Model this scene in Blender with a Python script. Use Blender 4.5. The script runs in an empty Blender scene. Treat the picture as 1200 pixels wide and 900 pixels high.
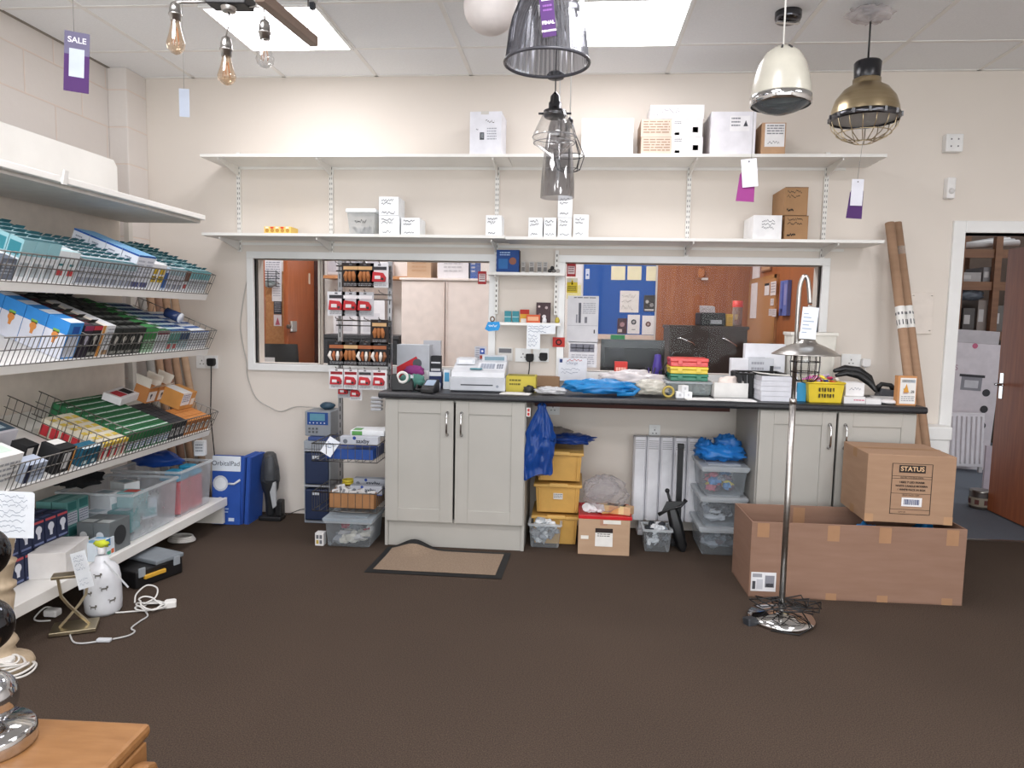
import bpy, math, random
from mathutils import Vector, Matrix, Euler, noise
SC = bpy.context.scene
COL = SC.collection
PI = math.pi
# ---------------------------------------------------------------- camera and measuring helpers
F, CAM_Y, CAM_Z = 846.84, -4.615, 1.3455
YAW, PITCH, ROLL = -.0858, -.0933, .0193
FWD = Vector((math.sin(YAW)*math.cos(PITCH), math.cos(YAW)*math.cos(PITCH), math.sin(PITCH)))
_r0 = Vector((math.cos(YAW), -math.sin(YAW), 0)); _u0 = _r0.cross(FWD)
RGT = math.cos(ROLL)*_r0 + math.sin(ROLL)*_u0
UPV = -math.sin(ROLL)*_r0 + math.cos(ROLL)*_u0
CAM = Vector((0, CAM_Y, CAM_Z))
def ray(x, y): return FWD + RGT*((x-600)/F) - UPV*((y-450)/F)
def PY(x, y, Y): d = ray(x, y); return CAM + d*((Y-CAM_Y)/d.y)     # the point of the place seen at (x, y), on the plane of that Y
def PX(x, y, X): d = ray(x, y); return CAM + d*(X/d.x)
def PZ(x, y, Z): d = ray(x, y); return CAM + d*((Z-CAM_Z)/d.z)

# ---------------------------------------------------------------- materials
def lin(h):
    h = h.lstrip('#'); c = [int(h[i:i+2], 16)/255 for i in (0, 2, 4)]
    return tuple(v/12.92 if v <= .04045 else ((v+.055)/1.055)**2.4 for v in c) + (1,)
MATS = {}
KIND = dict(p=(.75, 0), g=(.25, 0), s=(.5, 0), m=(.32, 1), M=(.1, 1), r=(.95, 0))
def nd(t, typ, **kw):
    n = t.nodes.new(typ)
    for k, v in kw.items():
        if k in n.inputs.keys(): n.inputs[k].default_value = v
        else: setattr(n, k, v)
    return n
def base_mat(name):
    m = bpy.data.materials.new(name); m.use_nodes = True
    t = m.node_tree; b = t.nodes['Principled BSDF']
    return m, t, b
def mottled(t, b, c1, c2, scale=10, detail=3, coord='Object', stretch=(1, 1, 1), lo=.3, hi=.7):
    tc = nd(t, 'ShaderNodeTexCoord'); mp = nd(t, 'ShaderNodeMapping'); mp.inputs['Scale'].default_value = stretch
    nz = nd(t, 'ShaderNodeTexNoise', Scale=scale, Detail=detail)
    rp = nd(t, 'ShaderNodeValToRGB'); rp.color_ramp.elements[0].position = lo; rp.color_ramp.elements[1].position = hi
    rp.color_ramp.elements[0].color = c1; rp.color_ramp.elements[1].color = c2
    t.links.new(tc.outputs[coord], mp.inputs[0]); t.links.new(mp.outputs[0], nz.inputs['Vector'])
    t.links.new(nz.outputs['Fac'], rp.inputs[0]); t.links.new(rp.outputs[0], b.inputs['Base Color'])
    return nz, rp, mp
def bump(t, b, src, strength=.2, dist=.01):
    bp = nd(t, 'ShaderNodeBump', Strength=strength, Distance=dist)
    t.links.new(src, bp.inputs['Height']); t.links.new(bp.outputs[0], b.inputs['Normal'])
def sc3(c, k): return tuple(min(1, v*k) for v in c[:3]) + (1,)
def mat(key):
    """'#rrggbb:k' with k one of KIND, 'c' / 'C' clear plastic, 'b' thin plastic film, 'e' lit; else a named material"""
    if key in MATS: return MATS[key]
    if key[0] != '#': raise KeyError(key)
    hx, _, k = key.partition(':'); k = k or 'p'; c = lin(hx)
    m, t, b = base_mat('paint_' + hx[1:] + '_' + k)
    if k in KIND:
        mottled(t, b, sc3(c, .93), sc3(c, 1.05), 14)
        b.inputs['Roughness'].default_value, b.inputs['Metallic'].default_value = KIND[k]
    elif k in 'cCb':
        mottled(t, b, sc3(c, .94), sc3(c, 1.04), 20)
        b.inputs['Roughness'].default_value = .22 if k != 'b' else .3
        tr = nd(t, 'ShaderNodeBsdfTransparent'); mx = nd(t, 'ShaderNodeMixShader')
        tr.inputs[0].default_value = tuple(.5+.5*v for v in c[:3]) + (1,)
        lw = nd(t, 'ShaderNodeLayerWeight', Blend=.35)
        mr = nd(t, 'ShaderNodeMapRange'); a = dict(c=.3, C=.13, b=.6)[k]
        mr.inputs['To Min'].default_value = a; mr.inputs['To Max'].default_value = min(1, a+.45)
        t.links.new(lw.outputs['Facing'], mr.inputs['Value']); t.links.new(mr.outputs[0], mx.inputs[0])
        t.links.new(tr.outputs[0], mx.inputs[1]); t.links.new(b.outputs[0], mx.inputs[2])
        t.links.new(mx.outputs[0], t.nodes['Material Output'].inputs[0])
    elif k == 'e':
        b.inputs['Base Color'].default_value = c; b.inputs['Emission Color'].default_value = c
        b.inputs['Emission Strength'].default_value = 1.0
    MATS[key] = m
    return m
def named(name, fn):
    m, t, b = base_mat(name); fn(t, b); MATS[name] = m
def simple(c1, c2, scale, rough, bs=0, bd=.003, detail=4, stretch=(1, 1, 1), metal=0, lo=.3, hi=.7, bscale=None):
    def f(t, b):
        nz, rp, mp = mottled(t, b, lin(c1), lin(c2), scale, detail, stretch=stretch, lo=lo, hi=hi)
        b.inputs['Roughness'].default_value = rough; b.inputs['Metallic'].default_value = metal
        if bs:
            src = nz
            if bscale:
                src = nd(t, 'ShaderNodeTexNoise', Scale=bscale, Detail=2); t.links.new(mp.outputs[0], src.inputs['Vector'])
            bump(t, b, src.outputs['Fac'], bs, bd)
    return f
named('wall_paint', simple('#ded5cb', '#e4dbd1', 1.3, .7, .05, .003, bscale=60))
named('wall_white', simple('#ebe3dc', '#f1e9e2', 1.3, .7, .05, .003, bscale=60))
def _carpet(t, b):
    nz, rp, mp = mottled(t, b, lin('#392f28'), lin('#5a4d43'), 240, 3, lo=.32, hi=.68)
    n2 = nd(t, 'ShaderNodeTexNoise', Scale=1.1, Detail=4); t.links.new(mp.outputs[0], n2.inputs['Vector'])
    mx = nd(t, 'ShaderNodeMixRGB', blend_type='MULTIPLY', Fac=.5)
    r2 = nd(t, 'ShaderNodeValToRGB'); r2.color_ramp.elements[0].color = (.6, .6, .62, 1); r2.color_ramp.elements[1].color = (1.2, 1.15, 1.1, 1)
    t.links.new(n2.outputs['Fac'], r2.inputs[0]); t.links.new(rp.outputs[0], mx.inputs[1]); t.links.new(r2.outputs[0], mx.inputs[2])
    t.links.new(mx.outputs[0], b.inputs['Base Color']); b.inputs['Roughness'].default_value = .95
    b.inputs['Specular IOR Level'].default_value = .15
    bump(t, b, nz.outputs['Fac'], .5, .006)
named('carpet', _carpet)
named('blue_carpet', simple('#565c66', '#6a7079', 160, .95, .4, .004))
named('ceiling_tile', simple('#ecedee', '#f1f2f3', 90, .9, .12, .002))
named('grid_white', simple('#e6e4e0', '#eeece8', 6, .5))
named('gloss_white', simple('#e8e8e6', '#f0f0ee', 5, .35))
named('shelf_white', simple('#e6e4df', '#efede8', 4, .4))
named('cabinet', simple('#aeaba4', '#b4b1aa', 3, .45))
named('worktop', simple('#1d1d20', '#303035', 220, .4, lo=.4, hi=.75))
named('cardboard', simple('#a07f65', '#a9886d', 5, .8, stretch=(1, 1, 6)))
named('cardboard_dark', simple('#8a6a57', '#927260', 5, .8, stretch=(1, 1, 6)))
named('cardboard_light', simple('#b39478', '#bc9d81', 5, .8, stretch=(1, 1, 6)))
named('cork', simple('#a9744a', '#c08a5c', 60, .9))
named('door_wood', simple('#95502d', '#ab6038', 5, .4, stretch=(9, 9, .7)))
named('panel_wood', simple('#95552f', '#a86539', 4, .45, stretch=(10, 10, .6)))
named('pine', simple('#b88154', '#c48d5f', 4, .5, stretch=(8, 1, 8)))
named('oak', simple('#8a5f36', '#9b6f44', 6, .38, stretch=(2, 9, 9)))
named('bleached_wood', simple('#ad9a80', '#bfab90', 9, .6, stretch=(5, 5, 1)))
named('steel', simple('#b0ada9', '#c0bdb9', 6, .3, stretch=(1, 1, 12), metal=1))
named('chrome', simple('#c9c9c9', '#d6d6d6', 4, .08, metal=1))
named('dark_chrome', simple('#4b4b4e', '#5a5a5e', 4, .2, metal=1))
named('wire', simple('#6f6c68', '#86837f', 20, .35, metal=1))
named('brass', simple('#b6a483', '#c6b595', 5, .28, stretch=(1, 1, 14), metal=1))
named('gold', simple('#ada085', '#bdb095', 6, .35, metal=1))
named('black', simple('#121213', '#1b1b1d', 12, .45))
named('rubber', simple('#0e0e0f', '#161617', 20, .7))
named('dark_store', simple('#1a1512', '#2b231d', 9, .8))
named('mat_weave', simple('#7b6858', '#98846f', 120, .95, .6, .004, stretch=(1, 3, 1)))
def _glass(tint, amt, mx_=.75):
    def f(t, b):
        tr = nd(t, 'ShaderNodeBsdfTransparent'); tr.inputs[0].default_value = tint
        gl = nd(t, 'ShaderNodeBsdfGlossy', Roughness=.02); mx = nd(t, 'ShaderNodeMixShader')
        lw = nd(t, 'ShaderNodeLayerWeight', Blend=.2); mr = nd(t, 'ShaderNodeMapRange')
        mr.inputs['To Min'].default_value = amt; mr.inputs['To Max'].default_value = mx_
        t.links.new(lw.outputs['Facing'], mr.inputs['Value']); t.links.new(mr.outputs[0], mx.inputs[0])
        t.links.new(tr.outputs[0], mx.inputs[1]); t.links.new(gl.outputs[0], mx.inputs[2])
        t.links.new(mx.outputs[0], t.nodes['Material Output'].inputs[0])
    return f
named('window_glass', _glass((.97, .98, .98, 1), .004, .1))
named('clear_glass', _glass((.93, .93, .93, 1), .07))
named('amber_glass', _glass((.96, .84, .71, 1), .06))
def _smoke(t, b):   # smoked glass, darker towards the rim: the tint of the glass itself
    _glass((.56, .56, .58, 1), .1)(t, b)
named('smoke_glass', _smoke)
def _ribbed(t, b, fac=.6):
    mottled(t, b, lin('#8c8d92'), lin('#9a9ba0'), 20); b.inputs['Roughness'].default_value = .12; b.inputs['Metallic'].default_value = .5
    tr = nd(t, 'ShaderNodeBsdfTransparent'); tr.inputs[0].default_value = (.62, .62, .65, 1); mx = nd(t, 'ShaderNodeMixShader', Fac=fac)
    t.links.new(tr.outputs[0], mx.inputs[1]); t.links.new(b.outputs[0], mx.inputs[2]); t.links.new(mx.outputs[0], t.nodes['Material Output'].inputs[0])
named('ribbed_glass', _ribbed); named('ribbed_glass_thin', lambda t, b: _ribbed(t, b, .12))  # clearer copy paints bright refraction stripes onto alternate facets
def led(name, s, col='#fdfbff'):
    m, t, b = base_mat(name); b.inputs['Base Color'].default_value = (.9, .9, .9, 1)
    b.inputs['Emission Color'].default_value = lin(col); b.inputs['Emission Strength'].default_value = s; MATS[name] = m

# ---------------------------------------------------------------- mesh builder
class MB:
    def __init__(s): s.v = []; s.f = []; s.m = []; s.T = Matrix()
    def mi(s, key):
        if key not in s.m: s.m.append(key)
        return s.m.index(key)
    def add(s, vs, fs, key, smooth=False):
        b = len(s.v); i = s.mi(key); T = s.T
        s.v += [T @ Vector(p) for p in vs]
        s.f += [(tuple(b+j for j in f), i, smooth) for f in fs]
        return s
    def box(s, x0, x1, y0, y1, z0, z1, key):
        return s.add([(x0,y0,z0),(x1,y0,z0),(x1,y1,z0),(x0,y1,z0),(x0,y0,z1),(x1,y0,z1),(x1,y1,z1),(x0,y1,z1)],
                     [(3,2,1,0),(4,5,6,7),(0,1,5,4),(1,2,6,5),(2,3,7,6),(3,0,4,7)], key)
    def poly(s, pts, key, smooth=False): return s.add(pts, [tuple(range(len(pts)))], key, smooth)
    def prism(s, pts, axis, a, b, key, smooth=False):
        def P(p, t): return {'x': (t, p[0], p[1]), 'y': (p[0], t, p[1]), 'z': (p[0], p[1], t)}[axis]
        n = len(pts); vs = [P(p, a) for p in pts] + [P(p, b) for p in pts]
        ar = sum(pts[i][0]*pts[(i+1) % n][1]-pts[(i+1) % n][0]*pts[i][1] for i in range(n))
        if axis == 'y': ar = -ar
        if ar < 0: vs = [P(p, a) for p in pts[::-1]] + [P(p, b) for p in pts[::-1]]
        b0 = len(s.v)
        s.add(vs, [tuple(range(n))[::-1], tuple(range(n, 2*n))], key)
        i = s.mi(key)
        s.f += [((b0+j, b0+(j+1) % n, b0+n+(j+1) % n, b0+n+j), i, smooth) for j in range(n)]
        return s
    def tube(s, pts, r, key, n=8, closed=False, caps=True, rs=None):
        pts = [Vector(p) for p in pts]; k = len(pts); rings = []; up = None
        for i, p in enumerate(pts):
            if closed: d = pts[(i+1) % k]-pts[i-1]
            else: d = pts[min(i+1, k-1)]-pts[max(i-1, 0)]
            d = d.normalized() if d.length > 1e-9 else Vector((0, 0, 1))
            if up is None: up = d.orthogonal().normalized()
            up = up-d*up.dot(d); up = up.normalized() if up.length > 1e-6 else d.orthogonal().normalized()
            w = d.cross(up); rr = rs[i] if rs else r
            rings.append([p+up*(math.cos(a)*rr)+w*(math.sin(a)*rr) for a in [2*PI*j/n for j in range(n)]])
        vs = [p for g in rings for p in g]; fs = []
        for i in range(k if closed else k-1):
            a, b = i*n, ((i+1) % k)*n
            fs += [(a+j, a+(j+1) % n, b+(j+1) % n, b+j) for j in range(n)]
        if caps and not closed: fs += [tuple(range(n))[::-1], tuple((k-1)*n+j for j in range(n))]
        return s.add(vs, fs, key, n > 4)
    def bar(s, a, b, w, h, key, up=(0, 0, 1)):
        a, b = Vector(a), Vector(b); d = (b-a).normalized(); u = Vector(up); u = u-d*u.dot(d)
        u = u.normalized() if u.length > 1e-6 else d.orthogonal().normalized(); q = d.cross(u)
        vs = [p+q*(sx*w/2)+u*(sy*h/2) for p in (a, b) for sx, sy in ((-1,-1),(1,-1),(1,1),(-1,1))]
        return s.add(vs, [(3,2,1,0),(4,5,6,7),(0,1,5,4),(1,2,6,5),(2,3,7,6),(3,0,4,7)], key)
    def lathe(s, prof, key, n=32, c=(0, 0, 0), wob=None, smooth=True):
        vs = []; fs = []
        for r, z in prof:
            for j in range(n):
                a = 2*PI*j/n; q = r*(1+(wob(a) if wob else 0)); vs.append((c[0]+q*math.cos(a), c[1]+q*math.sin(a), c[2]+z))
        for i in range(len(prof)-1):
            fs += [(i*n+j, i*n+(j+1) % n, (i+1)*n+(j+1) % n, (i+1)*n+j) for j in range(n)]
        return s.add(vs, fs, key, smooth)
    def ball(s, c, r, key, n=20, m=12, sz=1):
        return s.lathe([(max(r*math.sin(PI*i/m), 1e-5), -r*sz*math.cos(PI*i/m)) for i in range(m+1)], key, n, c)
    def grid(s, fn, nu, nv, key, smooth=True):
        vs = [fn(i/(nu-1), j/(nv-1)) for j in range(nv) for i in range(nu)]
        return s.add(vs, [(j*nu+i, j*nu+i+1, (j+1)*nu+i+1, (j+1)*nu+i) for j in range(nv-1) for i in range(nu-1)], key, smooth)
    def lump(s, c, rad, key, seed=0, amp=.35, freq=2.5, n=22, m=14, flat=None, smooth=True):
        """a crumpled closed blob"""
        vs = []; fs = []; o = Vector((seed*7.3, seed*3.1, seed*1.7))
        for i in range(m+1):
            th = PI*i/m
            for j in range(n):
                a = 2*PI*j/n; d = Vector((math.sin(th)*math.cos(a), math.sin(th)*math.sin(a), -math.cos(th)))
                k = 1+amp*noise.noise(d*freq+o)+amp*.5*noise.noise(d*freq*2.7+o)
                p = Vector((d.x*rad[0], d.y*rad[1], d.z*rad[2]))*k
                if flat is not None and p.z < flat: p.z = flat+(p.z-flat)*.08
                vs.append((c[0]+p.x, c[1]+p.y, c[2]+p.z))
        for i in range(m): fs += [(i*n+j, i*n+(j+1) % n, (i+1)*n+(j+1) % n, (i+1)*n+j) for j in range(n)]
        return s.add(vs, fs, key, smooth)
    # printed areas on the faces of a box of size (sx, sy, sz) centred over its base
    def face(s, sz3, f, e=.0007):
        x, y, z = sz3[0]/2, sz3[1]/2, sz3[2]
        return {'F': ((-x,-y-e,0),(1,0,0),(0,0,1),2*x,z,(0,-1,0)), 'B': ((x,y+e,0),(-1,0,0),(0,0,1),2*x,z,(0,1,0)),
                'L': ((-x-e,y,0),(0,-1,0),(0,0,1),2*y,z,(-1,0,0)), 'R': ((x+e,-y,0),(0,1,0),(0,0,1),2*y,z,(1,0,0)),
                'T': ((-x,-y,z+e),(1,0,0),(0,1,0),2*x,2*y,(0,0,1))}[f]
    def onface(s, sz3, f, pts, key, lift=0):
        o, u, v, w, h, n = s.face(sz3, f); o, u, v, n = Vector(o), Vector(u), Vector(v), Vector(n)
        return s.poly([o+u*(a*w)+v*(b*h)+n*lift for a, b in pts], key)
    def decal(s, sz3, f, u0, v0, u1, v1, key, lift=0):
        return s.onface(sz3, f, [(u0,v0),(u1,v0),(u1,v1),(u0,v1)], key, lift)
    def disc(s, sz3, f, u, v, r, key, lift=.0004, k=14, asp=None):
        o, uu, vv, w, h, n = s.face(sz3, f); a = w/h if asp is None else asp
        return s.onface(sz3, f, [(u+r*math.cos(2*PI*i/k), v+r*a*math.sin(2*PI*i/k)) for i in range(k)], key, lift)
    def poly_tri(s, sz3, f, u0, v0, u1, v1, key): return s.onface(sz3, f, [(u0, v0), (u1, v0), ((u0+u1)/2, v1)], key, .0006)
    def flap(s, sz3, key, a=.03, v=.5):
        x, y, z = sz3[0]/2*.96, sz3[1]/2, sz3[2]; q = -y+2*y*v
        return s.add([(-x, q, z), (x, q, z), (x*.8, q-a*.8, z+a), (-x*.8, q-a*.8, z+a)], [(0, 1, 2, 3)], key)
    def bulbpic(s, sz3, f, u, v, r, key):
        o, uu, vv, w, h, n = s.face(sz3, f); a = w/h
        pts = [(u+r*math.cos(t), v+r*a*math.sin(t)) for t in [-1.0+i*(PI+2.0)/12 for i in range(13)]]
        pts += [(u-r*.42, v-r*a*1.5), (u-r*.42, v-r*a*2.1), (u+r*.42, v-r*a*2.1), (u+r*.42, v-r*a*1.5)]
        return s.onface(sz3, f, pts, key, .0005)
    def scribble(s, sz3, f, u0, v0, u1, v1, key='#3a3a40:p', seed=1, lines=2, wd=.0035):
        """pen strokes, too small in the photo to read"""
        rnd = random.Random(seed); o, u, v, w, h, n = s.face(sz3, f); o, u, v, n = Vector(o), Vector(u), Vector(v), Vector(n)
        for l in range(lines):
            vy = v1-(v1-v0)*(l+.5)/lines; hh = (v1-v0)/lines*.38; x = u0; pts = []
            end = u1-(u1-u0)*rnd.random()*.3
            while x < end:
                pts.append((x, vy+rnd.uniform(-hh, hh))); x += (u1-u0)*rnd.uniform(.03, .09)
            vs = []; fs = []
            for a, b in pts:
                p = o+u*(a*w)+v*(b*h)+n*.0004; vs += [p-v*(wd/2), p+v*(wd/2)]
            fs = [(2*i, 2*i+2, 2*i+3, 2*i+1) for i in range(len(pts)-1)]
            if fs: s.add(vs, fs, key)
        return s
    def textlines(s, sz3, f, u0, v0, u1, v1, key='#77777a:p', n=4, seed=0, fill=.45):
        rnd = random.Random(seed+11)
        for i in range(n):
            y1 = v1-(v1-v0)*i/n; y0 = y1-(v1-v0)/n*fill; x = u0
            while x < u1-.02*(u1-u0):
                e = min(u1, x+(u1-u0)*rnd.uniform(.1, .3)); s.decal(sz3, f, x, y0, e, y1, key, .0004); x = e+(u1-u0)*.04
        return s
    def out(s, name, parent=None, loc=(0, 0, 0), rot=(0, 0, 0), bev=0, label=None, sub=0, kind=None):
        me = bpy.data.meshes.new(name); me.from_pydata([tuple(p) for p in s.v], [], [f[0] for f in s.f])
        for k in s.m: me.materials.append(mat(k))
        me.polygons.foreach_set('material_index', [f[1] for f in s.f])
        me.polygons.foreach_set('use_smooth', [f[2] for f in s.f])
        me.update()
        o = bpy.data.objects.new(name, me); COL.objects.link(o)
        o.location = loc; o.rotation_euler = rot
        if parent: o.parent = parent
        if bev:
            b = o.modifiers.new('bevel', 'BEVEL'); b.width = bev; b.segments = 2; b.limit_method = 'ANGLE'; b.angle_limit = .7
        if sub:
            b = o.modifiers.new('subsurf', 'SUBSURF'); b.levels = b.render_levels = sub
        if label: o['label'] = label
        if kind: o['kind'] = kind
        return o
def tag(o, label, cat, group=None, kind=None):
    o['label'] = label; o['category'] = cat
    if group: o['group'] = group
    if kind: o['kind'] = kind
    return o
def thing(name, label, cat, loc=(0, 0, 0), rz=0, group=None, rot=None):
    o = bpy.data.objects.new(name, None); COL.objects.link(o); o.empty_display_size = .05
    o.location = loc; o.rotation_euler = rot if rot is not None else (0, 0, rz)
    return tag(o, label, cat, group)
def struct(o): o['kind'] = 'structure'; return o
def dup(o, label=None, parent=None):
    c = o.copy(); COL.objects.link(c)
    if parent: c.parent = parent
    if label: c['label'] = label
    for ch in list(o.children): dup(ch, None, c)
    return c
def text(s, size, key, parent, loc, rot=(PI/2, 0, 0), align='CENTER', name='lettering', sx=1, bold=0):
    cu = bpy.data.curves.new(name, 'FONT'); cu.body = s; cu.size = size; cu.align_x = align; cu.align_y = 'CENTER'; cu.offset = bold
    t = bpy.data.objects.new(name, cu); COL.objects.link(t)
    dg = bpy.context.evaluated_depsgraph_get(); me = bpy.data.meshes.new_from_object(t.evaluated_get(dg))
    bpy.data.objects.remove(t); bpy.data.curves.remove(cu)
    me.materials.clear(); me.materials.append(mat(key))
    o = bpy.data.objects.new(name, me); COL.objects.link(o); o.location = loc; o.rotation_euler = rot; o.scale = (sx, 1, 1)
    if parent: o.parent = parent
    return o
def spl(pts, k=6):
    pts = [Vector(p) for p in pts]; out = []
    for i in range(len(pts)-1):
        a, b, c, d = pts[max(i-1, 0)], pts[i], pts[i+1], pts[min(i+2, len(pts)-1)]
        for j in range(k):
            t = j/k; out.append(.5*((2*b)+(c-a)*t+(2*a-5*b+4*c-d)*t*t+(3*b-a-3*c+d)*t**3))
    return out+[pts[-1]]
ORD = ['first','second','third','fourth','fifth','sixth','seventh','eighth','ninth','tenth','eleventh','twelfth','thirteenth','fourteenth','fifteenth']
def carton(name, label, cat, size, loc, base, decals=(), rz=0, group=None, bev=.0015, rot=None):
    """decals: (op, args...) drawn on the faces"""
    sx, sy, sz = size; mb = MB(); mb.box(-sx/2, sx/2, -sy/2, sy/2, 0, sz, base)
    for d in decals: getattr(mb, d[0])(size, *d[1:])
    o = mb.out(name, None, loc, rot if rot is not None else (0, 0, rz), bev)
    return tag(o, label, cat, group)
def on_wall(x0, y0, x1, y1, Y):
    """centre X, Z and width, height of the area seen between two corners on the plane Y"""
    a, b = PY(x0, y1, Y), PY(x1, y0, Y); return (a.x+b.x)/2, a.z, b.x-a.x, b.z-a.z
# ================================================================ the setting
HC = 2.835; XL, XR, YR = -2.94, 3.75, -7.6
w1 = [PY(298, 303, 0), PY(572, 425.5, 0)]; w2 = [PY(663, 309, 0), PY(955.5, 437, 0)]
W1 = (w1[0].x, w1[1].x, 1.005, w1[0].z); W2 = (w2[0].x, w2[1].x, 1.005, 1.69)
DX0, DX1, DZ = 2.305, 3.075, 1.895
WT = .14
def wall_with_holes(name, m, x0, x1, z1, y0, y1, holes):
    mb = MB(); x = x0
    for a, b, lo, hi in holes:
        mb.box(x, a, y0, y1, 0, z1, m)
        if lo > 0: mb.box(a, b, y0, y1, 0, lo, m)
        mb.box(a, b, y0, y1, hi, z1, m); x = b
    mb.box(x, x1, y0, y1, 0, z1, m)
    return struct(mb.out(name))
wall_with_holes('wall_back', 'wall_paint', XL-.15, XR+.15, HC, 0, WT, [W1, W2, (DX0, DX1, 0, DZ)])
m = MB(); m.box(XL-.15, XR+.15, YR-.15, 0.07, -.06, 0, 'carpet'); struct(m.out('floor'))
m = MB(); m.box(XL-.15, XR+.15, YR-.15, 4.2, HC, HC+.06, 'ceiling_tile'); struct(m.out('ceiling'))
# left wall: painted blockwork with thin joints
def _block(t, b):
    tc = nd(t, 'ShaderNodeTexCoord'); mp = nd(t, 'ShaderNodeMapping'); mp.inputs['Rotation'].default_value = (PI/2, 0, PI/2)
    sp = nd(t, 'ShaderNodeSeparateXYZ'); cb = nd(t, 'ShaderNodeCombineXYZ')
    t.links.new(tc.outputs['Object'], sp.inputs[0]); t.links.new(sp.outputs['Y'], cb.inputs[0]); t.links.new(sp.outputs['Z'], cb.inputs[1])
    br = nd(t, 'ShaderNodeTexBrick', Scale=1.0); br.inputs['Brick Width'].default_value = .45; br.inputs['Row Height'].default_value = .225
    br.inputs['Mortar Size'].default_value = .006; br.inputs['Mortar Smooth'].default_value = .6
    br.inputs['Color1'].default_value = lin('#ddd6d0'); br.inputs['Color2'].default_value = lin('#e1dad4'); br.inputs['Mortar'].default_value = lin('#e0d1c5')
    t.links.new(cb.outputs[0], br.inputs['Vector']); t.links.new(br.outputs['Color'], b.inputs['Base Color'])
    nz = nd(t, 'ShaderNodeTexNoise', Scale=22, Detail=5); t.links.new(tc.outputs['Object'], nz.inputs['Vector'])
    ad = nd(t, 'ShaderNodeMath', operation='MULTIPLY_ADD'); ad.inputs[1].default_value = 1.05
    iv = nd(t, 'ShaderNodeMath', operation='SUBTRACT'); iv.inputs[0].default_value = 1; t.links.new(br.outputs['Fac'], iv.inputs[1])
    t.links.new(nz.outputs['Fac'], ad.inputs[0]); t.links.new(iv.outputs[0], ad.inputs[2])
    b.inputs['Roughness'].default_value = .65; bump(t, b, ad.outputs[0], .45, .004)
named('block_paint', _block)
m = MB(); m.box(XL-.15, XL, YR, 0, 0, HC, 'block_paint'); struct(m.out('wall_left'))
m = MB(); m.box(XR, XR+.15, YR, 0, 0, HC, 'wall_white'); struct(m.out('wall_right'))
SWX0, SWX1, SWZ0, SWZ1 = -2.3, 3.1, .35, 2.5       # added rear window, out of view, to let in fill light
wall_with_holes('wall_rear', 'wall_white', XL, XR, HC, YR-.15, YR, [(SWX0, SWX1, SWZ0, SWZ1)])
m = MB(); m.box(XL, -2.815, -.21, 0, 0, HC, 'block_paint'); struct(m.out('wall_pier', bev=.006))
m = MB(); m.tube([(XL+.014, -1.18, 1.6), (XL+.014, -1.18, HC)], .012, 'wall_paint', 8); m.tube([(XL+.006, -1.205, 1.6), (XL+.006, -1.205, HC)], .006, '#6b615a:p', 6)
struct(m.out('trim_conduit'))
# suspended ceiling: visible tee bars
GX0, GP, GA = -2.488, .6, .468
m = MB()
for i in range(-1, 12):
    x = GX0+i*GP
    if XL < x < XR: m.box(x-.012, x+.012, YR, -.002, HC-.004, HC+.001, 'grid_white')
for k in range(13):
    y = -GA-k*GP
    if y > YR: m.box(XL, XR, y-.012, y+.012, HC-.0035, HC+.001, 'grid_white')
m.box(XL, XR, -.02, 0, HC-.004, HC+.001, 'grid_white'); m.box(XL, XL+.02, YR, 0, HC-.004, HC+.001, '#8d857c:p')
struct(m.out('trim_ceiling'))
# baseboard along the bare stretch of back wall
# window frames
def window(n, W, lab):
    x0, x1, z0, z1 = W; fr = .045; m = MB()
    m.box(x0-fr, x1+fr, -.022, WT*.4, z1, z1+fr, 'gloss_white'); m.box(x0-fr, x1+fr, -.022, WT*.4, z0-fr, z0, 'gloss_white')
    m.box(x0-fr, x0, -.022, WT*.4, z0, z1, 'gloss_white'); m.box(x1, x1+fr, -.022, WT*.4, z0, z1, 'gloss_white')
    o = struct(m.out('window_%d' % n, bev=.002)); o['label'] = lab
    g = MB(); g.box(x0, x1, .03, .036, z0, z1, 'window_glass'); g.out('pane', o)
    return o
win = window(1, W1, 'long white framed office window beside the wire shelving')
a = PY(374, 366, .02)
m = MB(); m.box(a.x-.006, a.x+.006, .018, .046, W1[2], W1[3], '#d9d0c4:g'); m.box(a.x+.012, a.x+.02, .018, .046, W1[2], W1[3], '#b9b0a4:g'); m.out('glazing_bar', win)
window(2, W2, 'white framed office window behind the counter')
m = MB()
for x in (SWX0, (SWX0+SWX1)/2, SWX1): m.box(x-.03, x+.03, YR-.1, YR-.04, SWZ0, SWZ1, 'gloss_white')
for z in (SWZ0, SWZ1): m.box(SWX0, SWX1, YR-.1, YR-.04, z-.03, z+.03, 'gloss_white')
o = struct(m.out('window_3')); m = MB(); m.box(SWX0, SWX1, YR-.075, YR-.069, SWZ0, SWZ1, 'window_glass'); m.out('pane', o)  # frame and pane of the added rear window
# doorway and open door
m = MB(); cz = .07
m.box(DX0-cz, DX0, -.02, WT+.02, 0, DZ+cz, 'gloss_white'); m.box(DX1, DX1+cz, -.02, WT+.02, 0, DZ+cz, 'gloss_white'); m.box(DX0, DX1, -.02, WT+.02, DZ, DZ+cz, 'gloss_white')
dr = struct(m.out('door_1', bev=.004))
m = MB(); m.box(DX1-.045, DX1-.003, .1, .1+.74, .008, DZ-.01, 'door_wood'); lf = m.out('leaf', dr, bev=.002)
h = MB(); hz = PY(1166, 450, .8).z
h.T = Matrix.Translation((DX1-.045, .78, hz))
h.box(-.008, 0, -.02, .02, -.1, .08, 'chrome'); h.tube([(-.005, 0, 0), (-.05, 0, 0), (-.055, -.02, 0), (-.055, -.11, .004)], .009, 'chrome', 10)
h.out('handle', lf, label='chrome lever handle')
m = MB(); m.box(DX0, DX1, .055, .085, -.002, .004, '#8b8680:m'); struct(m.out('trim_threshold'))
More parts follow.
